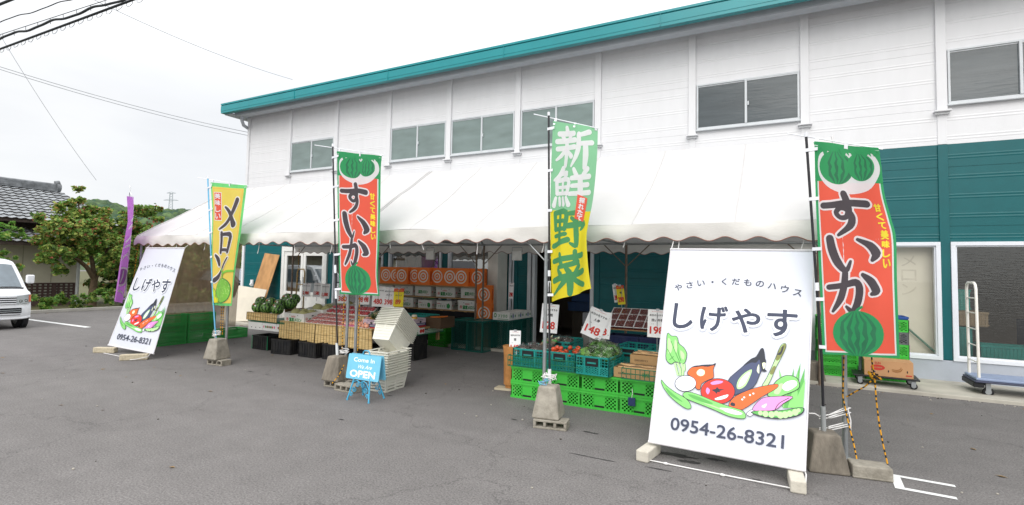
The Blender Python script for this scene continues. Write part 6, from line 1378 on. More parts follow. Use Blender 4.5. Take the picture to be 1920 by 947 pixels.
def melon_front2(pr, L, H): pr.text('温室メロン', L*.52, H*.45, L*.6, H*.34, INKG, bold=.003); scrib(pr, L*.12, L*.28, H*.2, .02, INKR, 4, 3); scrib(pr, L*.74, L*.9, H*.18, .02, INKR, 5, 8)
def melon_front3(pr, L, H):
    scrib(pr, L*.08, L*.6, H*.36, .05, INKG, 4, 11)
    pr.circle(L*.8, H*.4, .05, .06, INKG, 18); pr.line([(L*.8, H*.6), (L*.8, H*.75)], .012, INKG); pr.rect(L*.05, L*.25, H*.65, H*.72, INKR); holes(pr, L, H, .62)
WB1 = Kind(carton('melon_carton', .50, .40, .235, WCART, melon_front2, melon_side, open_top=False, lid=True)); WB2 = Kind(carton('melon_carton', .56, .40, .235, WCART, melon_front, melon_side, open_top=False, lid=True)); WB3 = Kind(carton('melon_carton', .43, .40, .20, WCART, melon_front3, melon_side))
for i, (x, k) in enumerate([(-9.22, WB1), (-8.62, WB2), (-8.0, WB1), (-7.32, WB2), (-6.62, WB1)]): k.put((x, 10.72, 1.12), R((-1, 1, -2, 0, 2)[i]), f'{ofs[i]} lidded white melon box from the left in the upper shelf row', 'melon box', gm_)
for i, (x, k) in enumerate([(-8.55, WB2), (-7.88, WB3), (-7.32, WB3), (-6.62, WB2)]): k.put((x, 10.66, .826), R((1, -3, 2, -1)[i]), f'{ofs[i]} white melon box from the left in the lower shelf row', 'melon box', gm_)
s = MB(); s.box(-9.5, -6.22, 10.45, 11.0, 1.09, 1.115, PLY); tag(s.build('shelf_board'), 'wooden shelf board between the two rows of white melon boxes', 'shelf')
DRAPE = mat('black_drape', '17171a', .9, .2)
s = MB(); s.box(-9.5, -6.22, 10.42, 11.0, .79, .82, PLY); s.grid(lambda u, v: Vector((-9.5+3.28*u, 10.41+.015*math.sin(u*60), .80-.79*v)), 80, 3, DRAPE); tag(s.build('draped_bench'), 'bench with a black drape under the white melon boxes', 'bench')
s = MB()
for x in (-9.53, -7.9, -6.24): s.box(x-.02, x+.02, 10.98, 11.02, 0, 1.375, DARKSTEEL)
tag(s.build('steel_rack'), 'dark steel uprights behind the white melon boxes', 'rack')
# green crates, teal trays and cartons at the rear middle
DG = Kind(crate('plastic_crate', .50, .36, .165, crate_mat('mid_green', '33a02f'), 'mesh', 14, 6))
for k in range(3): DG.put((-7.16, 10.16, .168*k), R(3*k-3), f'{["lowest", "middle", "top"][k]} mid green crate left of the teal trays at the back', 'crate', 'mid green crates at the back')
def tall_tray(L, Dp, H):
    s = MB(); x, y = L/2, Dp/2
    for o, ux, W_ in [((-x, -y, 0), (1, 0, 0), L), ((x, -y, 0), (0, 1, 0), Dp), ((x, y, 0), (-1, 0, 0), L), ((-x, y, 0), (0, -1, 0), Dp)]:
        o, ux = Vector(o), Vector(ux); n = ux.cross(Vector((0, 0, 1)))
        def bar(a, b, c, d, out=0):
            f = [o+ux*p+Vector((0, 0, q))+n*out for p, q in ((a, c), (b, c), (b, d), (a, d))]; k = [p-n*.012 for p in f]; s.add(f+k, [(0, 1, 2, 3), (7, 6, 5, 4), (0, 4, 5, 1), (1, 5, 6, 2), (2, 6, 7, 3), (3, 7, 4, 0)], DTC)
        bar(0, .035, 0, H); bar(W_-.035, W_, 0, H); bar(.035, W_-.035, 0, .03, .003); bar(.035, W_-.035, H-.03, H, .004)
        m = int(W_/.05)
        for i in range(-int(H/.05), m+1):    # diagonal ribs both ways
            for sg in (1, -1):
                a0 = i*.05 if sg == 1 else W_-i*.05; pts = []
                p0x, p0z = a0, .03; p1x, p1z = a0+sg*(H-.06), H-.03
                lo, hi = .035, W_-.035
                def clip(t): return p0x+(p1x-p0x)*t
                t0, t1 = 0, 1
                if p1x != p0x:
                    ta, tb = (lo-p0x)/(p1x-p0x), (hi-p0x)/(p1x-p0x); t0, t1 = max(0, min(ta, tb)), min(1, max(ta, tb))
                if t1-t0 < .02: continue
                pa = o+ux*clip(t0)+Vector((0, 0, p0z+(p1z-p0z)*t0)); pb = o+ux*clip(t1)+Vector((0, 0, p0z+(p1z-p0z)*t1)); s.cyl(pa-n*(.004 if sg == 1 else .008), pb-n*(.004 if sg == 1 else .008), .0045, DTC, 4, caps=False)
    s.box(-x+.013, x-.013, -y+.013, y-.013, H-.03, H-.02, DTC); return s.build('tall_tray')
TLT = Kind(tall_tray(.44, .60, .68)); 
TLT.put((-6.42, 10.10, 0), R(4), 'left deep teal lattice crate standing at the back of the tent', 'crate', 'deep teal lattice crates'); TLT.put((-5.98, 10.05, 0), R(-2), 'middle deep teal lattice crate standing at the back of the tent', 'crate', 'deep teal lattice crates'); TLT.put((-5.60, 10.50, 0), R(1), 'right deep teal lattice crate with a white carton on it', 'crate', 'deep teal lattice crates'); TLT.put((-5.58, 11.13, 0), R(-1), 'rearmost deep teal lattice crate beside the open doorway', 'crate', 'deep teal lattice crates')
def cab(pr, L, H): scrib(pr, L*.3, L*.9, H*.55, H*.42, INKG, 4, 12); pr.circle(L*.15, H*.6, .035, .05, INKG, 16, hole=.6); pr.rect(L*.3, L*.95, H*.1, H*.16, INKG)
def cabs(pr, L, H): pr.circle(L*.5, H*.5, .03, .05, BLC, 14); pr.circle(L*.25, H*.5, .025, .03, INKG, 14); pr.circle(L*.8, H*.5, .025, .03, INKG, 14); pr.circle(L*.5, H*.8, .02, .01, KRAFT2, 10)
CB = Kind(carton('white_carton', .42, .36, .17, WCART, cab, cabs, inner=KRAFT)); 
for i, y in enumerate((10.42, 10.79, 11.16)): CB.put((-5.60+.01*i, y, .685), R(1-i), f'{["front", "middle", "rear"][i]} open white carton with green print on the deep teal crates', 'carton', 'white cartons on the teal crates')
# dark green crates along the left end of the tent
DGL = Kind(crate('plastic_crate', .64, .42, .222, DGC, 'mesh', 22, 9))
for c, (yc, n) in enumerate(((6.75, 3), (7.43, 3), (8.28, 1))):
    for k in range(n): DGL.put((-12.22, yc, .226*k), R(90), f'{["bottom", "middle", "top"][k] if n > 1 else "single"} dark green crate of the {["front", "second", "rear"][c]} stack by the mesh curtain', 'crate', 'dark green crates by the mesh curtain')

# -------------------------------------------------- against the wall on the left
s = MB(); BOARD = mat('osb_board', 'b98c5c', .8, .2, 7, .15, 30, stretch=(1, 1, .4)); s.box(-.36, .36, -.008, .008, 0, 2.2, BOARD, T(0, 0, 0, -14, 5, 0)); tag(s.build('plywood_sheet', loc=(-15.02, 10.85, .06)), 'tan plywood sheet leaning on the teal wall', 'board')
s = MB(); CREAM = mat('cream_panel', 'ddd5c4', .7, .05, 3); s.box(-.68, .68, -.01, .01, 0, 1.08, CREAM, T(0, 0, 0, -16, 4, 0)); tag(s.build('cream_panel', loc=(-15.0, 10.5, .06)), 'cream panel leaning in front of the tan plywood sheet', 'board')
s = MB(); s.box(-.75, .75, -.01, .01, 0, .75, CREAM, T(0, 0, 0, -14, -3, 0)); tag(s.build('cream_panel', loc=(-15.05, 10.4, .058)), 'lower cream panel leaning in front of the larger one', 'board')
t = empty('folding_trolley', (-12.9, 10.9, .055), 0, 'bronze hand trolley with a hooped handle before the white door', 'trolley'); BRZ = mat('bronze_tube', '8d7a58', .4, .1, metal=.4)
s = MB(); s.tube([(-.16, 0, .06), (-.16, .02, 1.55), (-.12, .02, 1.66), (.12, .02, 1.66), (.16, .02, 1.55), (.16, 0, .06)], .022, BRZ, 8); s.build('handle', t); s = MB(); s.tube([(-.16, .02, 1.2), (.16, .02, 1.2)], .015, BRZ, 8); s.build('crossbar', t); s = MB(); s.box(-.2, .2, -.5, 0, .06, .09, BRZ); s.build('platform', t)
for x in (-.18, .18): s = MB(); s.cyl((x-.02, .04, .06), (x+.02, .04, .06), .06, RUBBER, 14); s.build('wheel', t)

# -------------------------------------------------- right back: crate stacks, dolly with banana box, platform trolley
STG = Kind(crate('plastic_crate', .62, .46, .205, crate_mat('stack_green', '3dbb3b'), 'mesh', 20, 8)); STY = Kind(crate('plastic_crate', .62, .46, .205, GYC, 'mesh', 20, 8)); STB = Kind(crate('plastic_crate', .60, .44, .05, BLC, 'plain'))
for k in range(5): STG.put((.86, 11.06, .058+.208*k), R(k % 2), f'{["bottom", "second", "middle", "fourth", "top"][k]} green crate of the left stack behind the right watermelon flag', 'crate', 'green crates stacked by the shop window')
for k in range(5): (STY if k == 3 else STG).put((1.58, 11.06, .058+.208*k), R(-(k % 2)), 'grey crate in the right stack behind the banana carton' if k == 3 else f'{["bottom", "second", "middle", "", "top"][k]} green crate of the right stack behind the banana carton', 'crate', 'green crates stacked by the shop window')
STB.put((1.58, 11.06, 1.10), 0, 'shallow blue crate on top of the right green stack', 'crate'); 
def caster(par, x, y, r=.055):
    s = MB(); s.cyl((x, y-.014, r), (x, y+.014, r), r, RUBBER, 16); w_ = s.build('wheel', par); s = MB(); s.cyl((x, y-.0155, r), (x, y+.0155, r), r*.55, STEEL, 12); s.build('hub', w_)
    s = MB(); s.box(x-.03, x+.03, y-.022, y-.017, r*.8, r*2+.02, STEEL); s.box(x-.03, x+.03, y+.017, y+.022, r*.8, r*2+.02, STEEL); s.box(x-.03, x+.03, y-.022, y+.022, r*2+.021, r*2+.028, STEEL); s.build('fork', par)
t = empty('flat_dolly', (1.50, 10.45, .055), R(-3), 'low black dolly under the banana carton by the shop window', 'dolly'); s = MB(); s.box(-.46, .42, -.25, .25, .135, .16, BLACKP); s.build('platform', t, bevel=.008)
for x in (-.36, .34):
    for y in (-.2, .2): caster(t, x, y, .05)
def banana(pr, L, H):
    pr.circle(L*.28, H*.55, .095, .045, INKR, 24); scrib(pr, L*.19, L*.37, H*.55, .022, KRAFT, 8, 7); pr.text('SUN', L*.28, H*.84, .075, .035, INKR, bold=.001)
    pr.line([(L*.57, H*.42), (L*.64, H*.36), (L*.74, H*.42), (L*.78, H*.58)], [.008, .02, .02, .008], mat('banana_line', '9a6a3c', .7), smooth=4); pr.line([(L*.57, H*.5), (L*.65, H*.46), (L*.73, H*.52), (L*.76, H*.66)], [.006, .012, .012, .006], mat('banana_line', '9a6a3c', .7), smooth=4)
    pr.circle(L*.5, H*.35, .008, .02, INKB, 10); pr.circle(L*.88, H*.4, .008, .02, INKB, 10); pr.circle(L*.16, H*.4, .008, .02, INKB, 10); pr.rect(L*.85, L*.97, H*.13, H*.2, INKR); pr.rect(L*.18, L*.23, H*.2, H*.3, INKN)
KR2 = mat('banana_cardboard', 'c2946a', .8, .06, 5)
o = carton('banana_carton', .64, .40, .245, KR2, banana, None, open_top=False, lid=False); o.location = (1.52, 10.44, .218); o.rotation_euler.z = R(-3); tag(o, 'tan banana carton with a red oval print on the black dolly', 'carton')
t = empty('platform_trolley', (2.62, 10.32, .03), R(0), 'grey-blue platform trolley with a tall white ladder handle, outside the big window', 'trolley'); PLT = mat('trolley_blue', '8e9cb8', .5, .08, 5, .1, 60)
s = MB(); s.box(0, 1.35, .04, .62, .235, .275, PLT); s.box(-.02, 1.37, .02, .64, .205, .234, mat('trolley_edge', '3b3f55', .5)); s.build('platform', t, bevel=.012)
for x in (.16, 1.15):
    for y in (.13, .53): 
        s = MB(); r = .065; s.cyl((x, y-.018, r+.055*(y > .3)), (x, y+.018, r+.055*(y > .3)), r, RUBBER, 18); w_ = s.build('wheel', t); s = MB(); z = r+.055*(y > .3); s.cyl((x, y-.0195, z), (x, y+.0195, z), r*.6, STEEL, 14); s.build('hub', w_); s = MB(); s.box(x-.03, x+.03, y-.028, y-.021, z, .204, STEEL); s.box(x-.03, x+.03, y+.021, y+.028, z, .204, STEEL); s.build('fork', t)
WT_ = mat('trolley_white', 'eeeae2', .35, .04)
s = MB(); s.tube([(.05, .10, .275), (.04, .10, 1.62), (.04, .13, 1.69), (.04, .18, 1.72), (.04, .48, 1.72), (.04, .53, 1.69), (.04, .56, 1.62), (.05, .56, .275)], .02, WT_, 10); s.build('handle', t)
for z in (.50, .75, 1.0, 1.25, 1.48): s = MB(); s.cyl((.045, .10, z), (.045, .56, z), .010, WT_, 8); s.build('rung', t)
s = MB(); s.box(-.03, .10, .05, .64, .13, .204, BLACKP); s.build('bumper', t, bevel=.01)
# ================================================================== neighbouring house
HX, HY1 = -26.2, 10.85
HWALL = mat('house_wall', 'c3beac', .85, .05, 2, .1, 40, dirt=.25, dirtcol='87826f'); KAWARA = mat('roof_tile', '8d9194', .38, .35, 2.2, .1, 30, spec=.6, dirt=.4, dirtcol='5d5f60', dscale=1.5); KAWD = mat('roof_ridge', '75787b', .6, .35, 5, .6, 14); HWOOD = mat('house_wood', '3c322c', .8, .2, 6); HBR = mat('lattice_brown', '4d3b38', .7, .1); HIN = mat('lattice_behind', 'c9cbbd', .8)
house = empty('tiled_house', (-28, 6, 0), 0, 'old house with grey clay tile roof behind the white van', 'house'); HO = Matrix.Translation((28, -6, 0))
def hp(mb, name, par=None, **k):
    o = mb.build(name, None, **k); o.parent = par or house
    if par is None: o.matrix_parent_inverse = HO
    return o
s = MB(); s.box(-32, HX, -8, HY1, 0, 2.62, HWALL)
for y in [HY1-.02-.91*i for i in range(14)]: s.box(HX, HX+.008, y-.012, y+.012, .95, 2.5, mat('wall_joint', '98937f', .85))
hp(s, 'wall')
s = MB(); s.box(-31.5, -26.75, -8, 11.3, 2.6, 3.5, HWOOD); hp(s, 'upper_wall')
def tiles(x0, z0, x1, z1, ya, yb, yb2, pitch=.27, row=.24):
    """pantile slope from eave (x0,z0) to top (x1,z1); right end runs yb at the eave to yb2 at the top"""
    s = MB(); L = math.hypot(x1-x0, z1-z0); nr = max(2, int(L/row)); ny = int((yb-ya)/pitch)*4
    nx_, nz_ = -(z1-z0)/L*-1, (x0-x1)/L
    n = Vector((z1-z0, 0, x0-x1)).normalized()
    if n.z < 0: n = -n
    for r_ in range(nr):
        t0, t1 = r_/nr, (r_+1)/nr
        rows = []
        for t, lift in ((t0, .045), (t1, .004)):
            y_end = yb+(yb2-yb)*t; line = []
            for i in range(ny+1):
                y = ya+(y_end-ya)*i/ny; ph = ((y/pitch)+(.0)) % 1; h = .045*(math.cos(ph*6.283)*.5+.5)**1.6
                p = Vector((x0+(x1-x0)*t, y, z0+(z1-z0)*t))+n*(h+lift); line.append(p)
            rows.append(line)
        k = ny+1; vs = rows[0]+rows[1]+[p-n*.045 for p in rows[0]]
        s.add(vs, [(i, i+1, k+i+1, k+i) for i in range(ny)], KAWARA, False); s.add(vs, [(i+1, i, 2*k+i, 2*k+i+1) for i in range(ny)], HWOOD)
    return s
hp(tiles(-25.35, 2.50, -26.8, 3.12, -8, 11.35, 11.35), 'lower_roof'); s = MB(); s.box(-26.8, -25.38, -8, 11.3, 2.42, 2.46, HWOOD); s.box(-25.42, -25.36, -8, 11.35, 2.40, 2.53, HWOOD); hp(s, 'lower_eave')
up = hp(tiles(-26.0, 3.40, -28.7, 4.92, -8, 12.4, 10.95), 'upper_roof'); s = MB(); s.box(-28.7, -26.05, -8, 12.3, 3.32, 3.37, HWOOD); s.box(-26.1, -26.02, -8, 12.4, 3.30, 3.43, HWOOD); hp(s, 'upper_eave')
s = MB(); s.quad((-26.0, 12.4, 3.42), (-31.4, 12.4, 3.42), (-28.7, 10.95, 4.92), (-28.7, 10.95, 4.92), KAWARA); s.quad((-31.4, 12.4, 3.4), (-31.4, -8, 3.4), (-28.7, -8, 4.92), (-28.7, 10.95, 4.92), KAWARA); hp(s, 'hip')
s = MB(); rs = random.Random(5)
for k in range(5):
    for i in range(46): y = -8+.41*i; s.box(-28.7-.17+.02*k, -28.7+.17-.02*k, y, y+.405, 4.92+.055*k+rs.uniform(-.008, .008), 4.92+.055*(k+1)-.006, KAWD)
s.cyl((-28.7, -8, 5.2), (-28.7, 10.85, 5.2), .075, KAWD, 10); s.cyl((-28.7, 10.84, 5.10), (-28.7, 10.98, 5.10), .2, KAWD, 14); s.cyl((-28.7, 10.8, 5.28), (-28.7, 10.95, 5.32), .11, KAWD, 10)
hp(s, 'ridge', up)
s = MB(); s.box(HX, HX+.03, -6, HY1-.16, .16, .94, HIN)
lat = hp(s, 'lattice_panel'); s = MB()
for k in range(7): z = .2+.115*k; s.box(HX+.03, HX+.075, -6, HY1-.16, z, z+.055, HBR)
for i in range(90): y = HY1-.2-.17*i; s.box(HX+.028, HX+.07, y, y+.065, .2, .94, HBR)
for i in range(9): y = HY1-.9-1.9*i; s.box(HX+.03, HX+.08, y, y+.14, .16, .94, HBR)
s.box(HX, HX+.09, -6, HY1-.16, 0, .2, mat('base_brown', '5a4a44', .85)); s.build('lattice', lat)
s = MB(); s.cyl((HX+.1, HY1-.07, 0), (HX+.1, HY1-.07, 2.45), .06, mat('drain_pipe', 'b9bdbe', .5), 12); hp(s, 'drainpipe')

# ================================================================== foliage
LF = [mat('leaf_dark', '4a6632', .6, .3, 3, trans=.4), mat('leaf_mid', '7b9a4c', .55, .3, 3, trans=.4), mat('leaf_light', 'a9b65e', .55, .25, 3, trans=.42), mat('leaf_red', 'b8705a', .55, .25, 3, trans=.4), mat('leaf_bright', '6c9d46', .5, .25, 3, trans=.42), mat('leaf_orange', 'a98248', .55, .2, 3, trans=.42)]
BARK = mat('bark', '6b5a46', .9, .3, 9, .8, 25)
def leaves(s, clumps, n, size, wts, seed, redtop=0, flat=.5):
    rs = random.Random(seed); tot = sum(c[3]**2 for c in clumps); acc = {}
    zmax = max(c[2]+c[3] for c in clumps); zmin = min(c[2]-c[3] for c in clumps)
    for c in clumps:
        k = int(n*c[3]**2/tot)
        # sub-tufts give the uneven, clustered outline
        tufts = []
        for _ in range(max(6, int(c[3]*22))):
            d = Vector((rs.gauss(0, 1), rs.gauss(0, 1), rs.gauss(0, 1))).normalized()*c[3]*rs.uniform(.45, 1.05); tufts.append((Vector(c[:3])+Vector((d.x, d.y, d.z*.85)), c[3]*rs.uniform(.16, .34), d.normalized()))
        for i in range(k):
            p0, r, dn = rs.choice(tufts); q = Vector((rs.gauss(0, .5), rs.gauss(0, .5), rs.gauss(0, .42)))*r; p = p0+q
            a = Vector((rs.gauss(0, 1), rs.gauss(0, 1), rs.gauss(0, flat))).normalized(); nr = (dn*.6+Vector((rs.gauss(0, .6), rs.gauss(0, .6), .5+rs.gauss(0, .5)))).normalized(); b = nr.cross(a)
            if b.length < .05: continue
            b = b.normalized(); L = size*rs.uniform(.6, 1.25); w_ = L*.32; m = rs.choices(range(len(LF)), wts)[0]
            if redtop and (p.z-zmin)/(zmax-zmin) > .35 and q.dot(dn) > r*.1 and rs.random() < redtop: m = rs.choice((3, 3, 5))
            v, f = acc.setdefault(m, ([], [])); o = len(v); up_ = nr*L*.12
            v += [p-a*L*.5, p-b*w_+up_, p+a*L*.5, p+b*w_+up_]; f += [(o, o+1, o+2), (o, o+2, o+3)]
    for m, (v, f) in acc.items(): s.add(v, f, LF[m], False)
def tree(name, base, limbs, clumps, n, size, wts, seed, label, cat='tree', group=None, redtop=0):
    t = empty(name, base, 0, label, cat, group); O = Vector(base); s = MB(); leaves(s, [(c[0]-O.x, c[1]-O.y, c[2]-O.z, c[3]) for c in clumps], n, size, wts, seed, redtop); s.build('crown', t)
    if limbs:
        s = MB()
        for pts, r0, r1 in limbs:
            p = [Vector(q)-O for q in pts]; k = len(p); s.tube(p, [r0+(r1-r0)*i/(k-1) for i in range(k)], BARK, 9)
        s.build('trunk', t)
    return t
cl1 = [(-24.4, 8.95, 2.65, .35), (-24.2, 9.2, 3.15, .6), (-24.1, 9.25, 2.3, .55), (-24.6, 9.75, 3.85, .6), (-24.5, 9.95, 4.4, .33), (-24.0, 9.9, 3.0, .75), (-24.3, 10.1, 2.25, .6), (-24.8, 10.5, 3.7, .65), (-24.2, 10.75, 2.95, .75), (-24.4, 11.15, 3.5, .6), (-24.0, 11.2, 2.3, .65), (-25.0, 9.5, 2.9, .5), (-24.3, 10.3, 3.5, .5), (-24.6, 10.0, 4.75, .16), (-24.1, 9.0, 1.95, .4), (-24.0, 9.6, 1.75, .45), (-24.0, 11.0, 1.6, .5), (-24.9, 11.3, 2.9, .6)]
tree('red_tipped_tree', (-24.7, 10.75, .03), [([(-24.7, 10.75, 0), (-24.68, 10.72, .6), (-24.65, 10.75, 1.15)], .15, .12), ([(-24.65, 10.75, 1.1), (-24.5, 10.4, 1.6), (-24.35, 9.9, 2.0), (-24.3, 9.3, 2.4)], .10, .04), ([(-24.65, 10.75, 1.1), (-24.7, 11.0, 1.7), (-24.6, 11.2, 2.6), (-24.5, 11.2, 3.3)], .10, .03), ([(-24.65, 10.75, 1.1), (-24.6, 10.6, 1.9), (-24.6, 10.3, 2.9), (-24.6, 10.0, 4.2)], .10, .02), ([(-24.5, 10.4, 1.6), (-24.2, 10.0, 1.9), (-24.0, 9.4, 2.1)], .05, .02)], cl1, 27000, .15, (1.2, 5, 5.5, .35, 3, .8), 3, 'red-tipped broadleaf tree beside the tiled house', redtop=.11)
cl2 = [(-24.0, 11.9, 3.5, .6), (-23.9, 12.2, 2.8, .7), (-24.1, 12.5, 3.9, .5), (-23.9, 12.1, 1.9, .65), (-24.0, 12.9, 2.9, .7), (-23.8, 12.8, 2.1, .7), (-24.1, 12.0, 4.25, .28), (-24.1, 12.75, 4.2, .2), (-23.8, 12.0, 1.1, .6), (-23.7, 12.7, 1.2, .7), (-24.0, 13.5, 2.3, .6)]
tree('red_tipped_tree', (-24.2, 12.4, .03), [([(-24.2, 12.4, 0), (-24.15, 12.4, 1.2), (-24.1, 12.3, 2.4), (-24.1, 12.3, 3.6)], .10, .03), ([(-24.15, 12.4, 1.0), (-24.0, 12.9, 2.0), (-24.0, 13.2, 2.6)], .06, .02)], cl2, 17000, .14, (2.2, 5, 4, .3, 3, .5), 4, 'red-tipped tree directly behind the purple flag', redtop=.14)
rs = random.Random(12)
cl3 = [(-23.35, 8.65+.22*i+rs.uniform(-.1, .1), .22+rs.uniform(0, .3), rs.uniform(.2, .36)) for i in range(13)]
tree('low_hedge', (-23.35, 10, .03), [], cl3, 4200, .12, (2, 4, 3, 0, 5, 0), 5, 'low leafy shrubs along the kerb under the red-tipped tree', 'shrub')
cl3 = [(-23.3, 11.7+.3*i+rs.uniform(-.1, .1), .3+rs.uniform(0, .35), rs.uniform(.25, .45)) for i in range(12)]
tree('low_hedge', (-23.3, 13, .03), [], cl3, 4200, .12, (4, 4, 2, .3, 4, 0), 6, 'low leafy shrubs behind the left banner and mesh curtain', 'shrub')
cl4 = [(-26, 15.6, 2.4, .9), (-26.4, 16.4, 2.6, .9), (-26, 17.2, 2.1, .9), (-25.6, 15.4, 1.3, .9), (-25.8, 16.5, 1.3, 1.0), (-25.6, 17.6, 1.1, .9), (-26.5, 17.9, 2.3, .8), (-25, 14.6, 1.6, .8), (-25.2, 14.4, .8, .8)]
tree('bushy_tree', (-26, 16.4, .03), [([(-26, 16.4, 0), (-26, 16.4, 1.5), (-26.1, 16.5, 2.6)], .12, .04)], cl4, 7000, .17, (4, 5, 3, .4, 3, .8), 7, 'bushy green tree seen above the left end of the tent', redtop=.15)
tree('leafy_bush', (-26.5, 13.2, .03), [([(-26.5, 13.2, 0), (-26.5, 13.2, 1.5)], .1, .05)], [(-26.3, 12.6, 1.2, .9), (-26.2, 13.5, 1.4, 1.0), (-26.4, 11.9, .9, .75), (-26.3, 14.2, 1.0, .8), (-26.5, 13.0, 2.2, .8)], 6000, .17, (5, 4, 2, .2, 2, .3), 18, 'dark green bush behind the trunk of the red-tipped tree', 'bush')
tree('leafy_bush', (-28.5, 20.5, .03), [([(-28.5, 20.5, 0), (-28.5, 20.5, 2)], .12, .05)], [(-28.5, 20.5, 2.2, 1.3), (-28, 21.6, 1.8, 1.3), (-29, 19.4, 1.9, 1.2), (-28, 20.5, 1, 1.3), (-27.6, 22.4, 2.4, 1.2)], 5000, .2, (3, 4, 4, 0, 4, .5), 8, 'green bush behind the parked cars beyond the shop corner', 'bush')
tree('maple_branch_tree', (-22.7, 6.2, .03), [([(-22.7, 6.2, 0), (-22.7, 6.3, 1.3), (-22.65, 6.7, 2.1), (-22.6, 7.2, 2.6)], .09, .02)], [(-22.6, 7.1, 2.65, .4), (-22.5, 7.55, 2.72, .26), (-22.55, 7.35, 2.95, .22), (-22.6, 6.6, 2.6, .5), (-22.6, 7.35, 1.95, .22), (-22.6, 7.0, 1.9, .35), (-22.6, 7.65, 1.6, .14), (-22.55, 7.75, 2.6, .14)], 2600, .13, (1, 3, 2, 0, 7, .3), 9, 'bright green leafy tree reaching in behind the white van')

# ================================================================== far hill, its wood and a pylon
HILLM = mat('hill_ground', '47573a', .95, .3, .05)
prof = [(-700, 362), (-300, 372), (-80, 375), (60, 372), (140, 366), (190, 364), (225, 376), (262, 391), (285, 388), (312, 385), (345, 383), (368, 386), (400, 398), (440, 412), (500, 430), (620, 455), (900, 480)]
def hill_pt(px, py, dist, z=None):
    d = ray(px, py); k = dist/math.hypot(d.x, d.y); p = CAM+d*k
    return Vector((p.x, p.y, p.z if z is None else z))
s = MB(); rows = []
for dist, f in ((150, 0), (210, .3), (280, .72), (345, .97), (380, 1.0), (470, .2)):
    rows.append([Vector((q.x, q.y, max(-.5, (q.z-7)*f-(.5 if f == 0 else 0)))) for q in [(lambda b: Vector((b.x*dist/350, b.y*dist/350, b.z)))(hill_pt(px, py, 350)) for px, py in prof]])
k = len(prof)
for a, b in zip(rows, rows[1:]): s.add(a+b, [(i, i+1, k+i+1, k+i) for i in range(k-1)], HILLM, True)
tag(s.build('hills'), kind='structure')
WD = [mat('far_wood_a', '43573a', .9, .35, .6, .8, 1.2), mat('far_wood_b', '52683f', .9, .35, .6, .8, 1.2), mat('far_wood_c', '37503c', .9, .35, .6, .8, 1.2)]
s = MB(); rs = random.Random(8)
def hz(px_f, t):
    i = int(px_f); fr = px_f-i; r0 = rows[t][i]*(1-fr)+rows[t][min(i+1, k-1)]*fr; return r0
for _ in range(1500):
    a = rs.uniform(2.2, k-2.5); t = rs.uniform(1.2, 4.15); i = int(t); fr = t-i; p = hz(a, i)*(1-fr)+hz(a, min(i+1, 5))*fr; r = rs.uniform(1.8, 3.6)
    lump(s, (p.x, p.y, p.z+r*.5), r*1.1, r*1.1, r*rs.uniform(.8, 1.15), WD[rs.choice((0, 0, 1, 2, 2))], rs.random(), .35, 7, 5)
tag(s.build('far_wood'), 'dark green wood covering the far hill', 'wood', kind='stuff')
t = empty('power_pylon', hill_pt(320, 386, 352), 0, 'steel power pylon standing on the far hill', 'pylon'); PY = mat('pylon_steel', '9aa3a8', .6)
lateral = Vector((CR.x, CR.y, 0)).normalized(); s = MB()
for a in (-1, 1):
    s.cyl(lateral*(a*1.3)+Vector((0, 0, -6)), lateral*(a*.75)+Vector((0, 0, 7.6)), .16, PY, 5)
for i in range(7): z0 = -3+1.5*i; s.cyl(lateral*-1.05+Vector((0, 0, z0)), lateral*1.0+Vector((0, 0, z0+1.5)), .08, PY, 4); s.cyl(lateral*1.05+Vector((0, 0, z0)), lateral*-1.0+Vector((0, 0, z0+1.5)), .08, PY, 4)
s.build('mast', t)
for z, w_ in ((7.3, 2.6), (3.2, 4.2)): s = MB(); s.cyl(lateral*-w_+Vector((0, 0, z)), lateral*w_+Vector((0, 0, z)), .14, PY, 5); s.cyl(lateral*-w_+Vector((0, 0, z)), Vector((0, 0, z+.8)), .09, PY, 4); s.cyl(lateral*w_+Vector((0, 0, z)), Vector((0, 0, z+.8)), .09, PY, 4); s.build('crossarm', t)
for i, (x, y, h, lab) in enumerate([(-44, 27, 5.2, 'leafy tree left of the gap between tent and hill'), (-47, 32, 5.6, 'leafy tree above the left tent edge, middle of three'), (-46, 38, 5.0, 'leafy tree above the left tent edge, rightmost of three'), (-52, 24, 5.4, 'distant leafy tree behind the red-tipped trees'), (-58, 30, 6, 'distant tall leafy tree under the far hill')]):
    tree('roadside_tree', (x, y, 0), [([(x, y, 0), (x, y, h*.6)], .25, .1)], [(x+rs.uniform(-1.6, 1.6), y+rs.uniform(-1.6, 1.6), h*rs.uniform(.35, .72), rs.uniform(1.0, 1.7)) for _ in range(9)], 2600, .38, (3, 5, 3, .2, 3, .3), 30+i, lab, 'tree', 'trees below the hill')

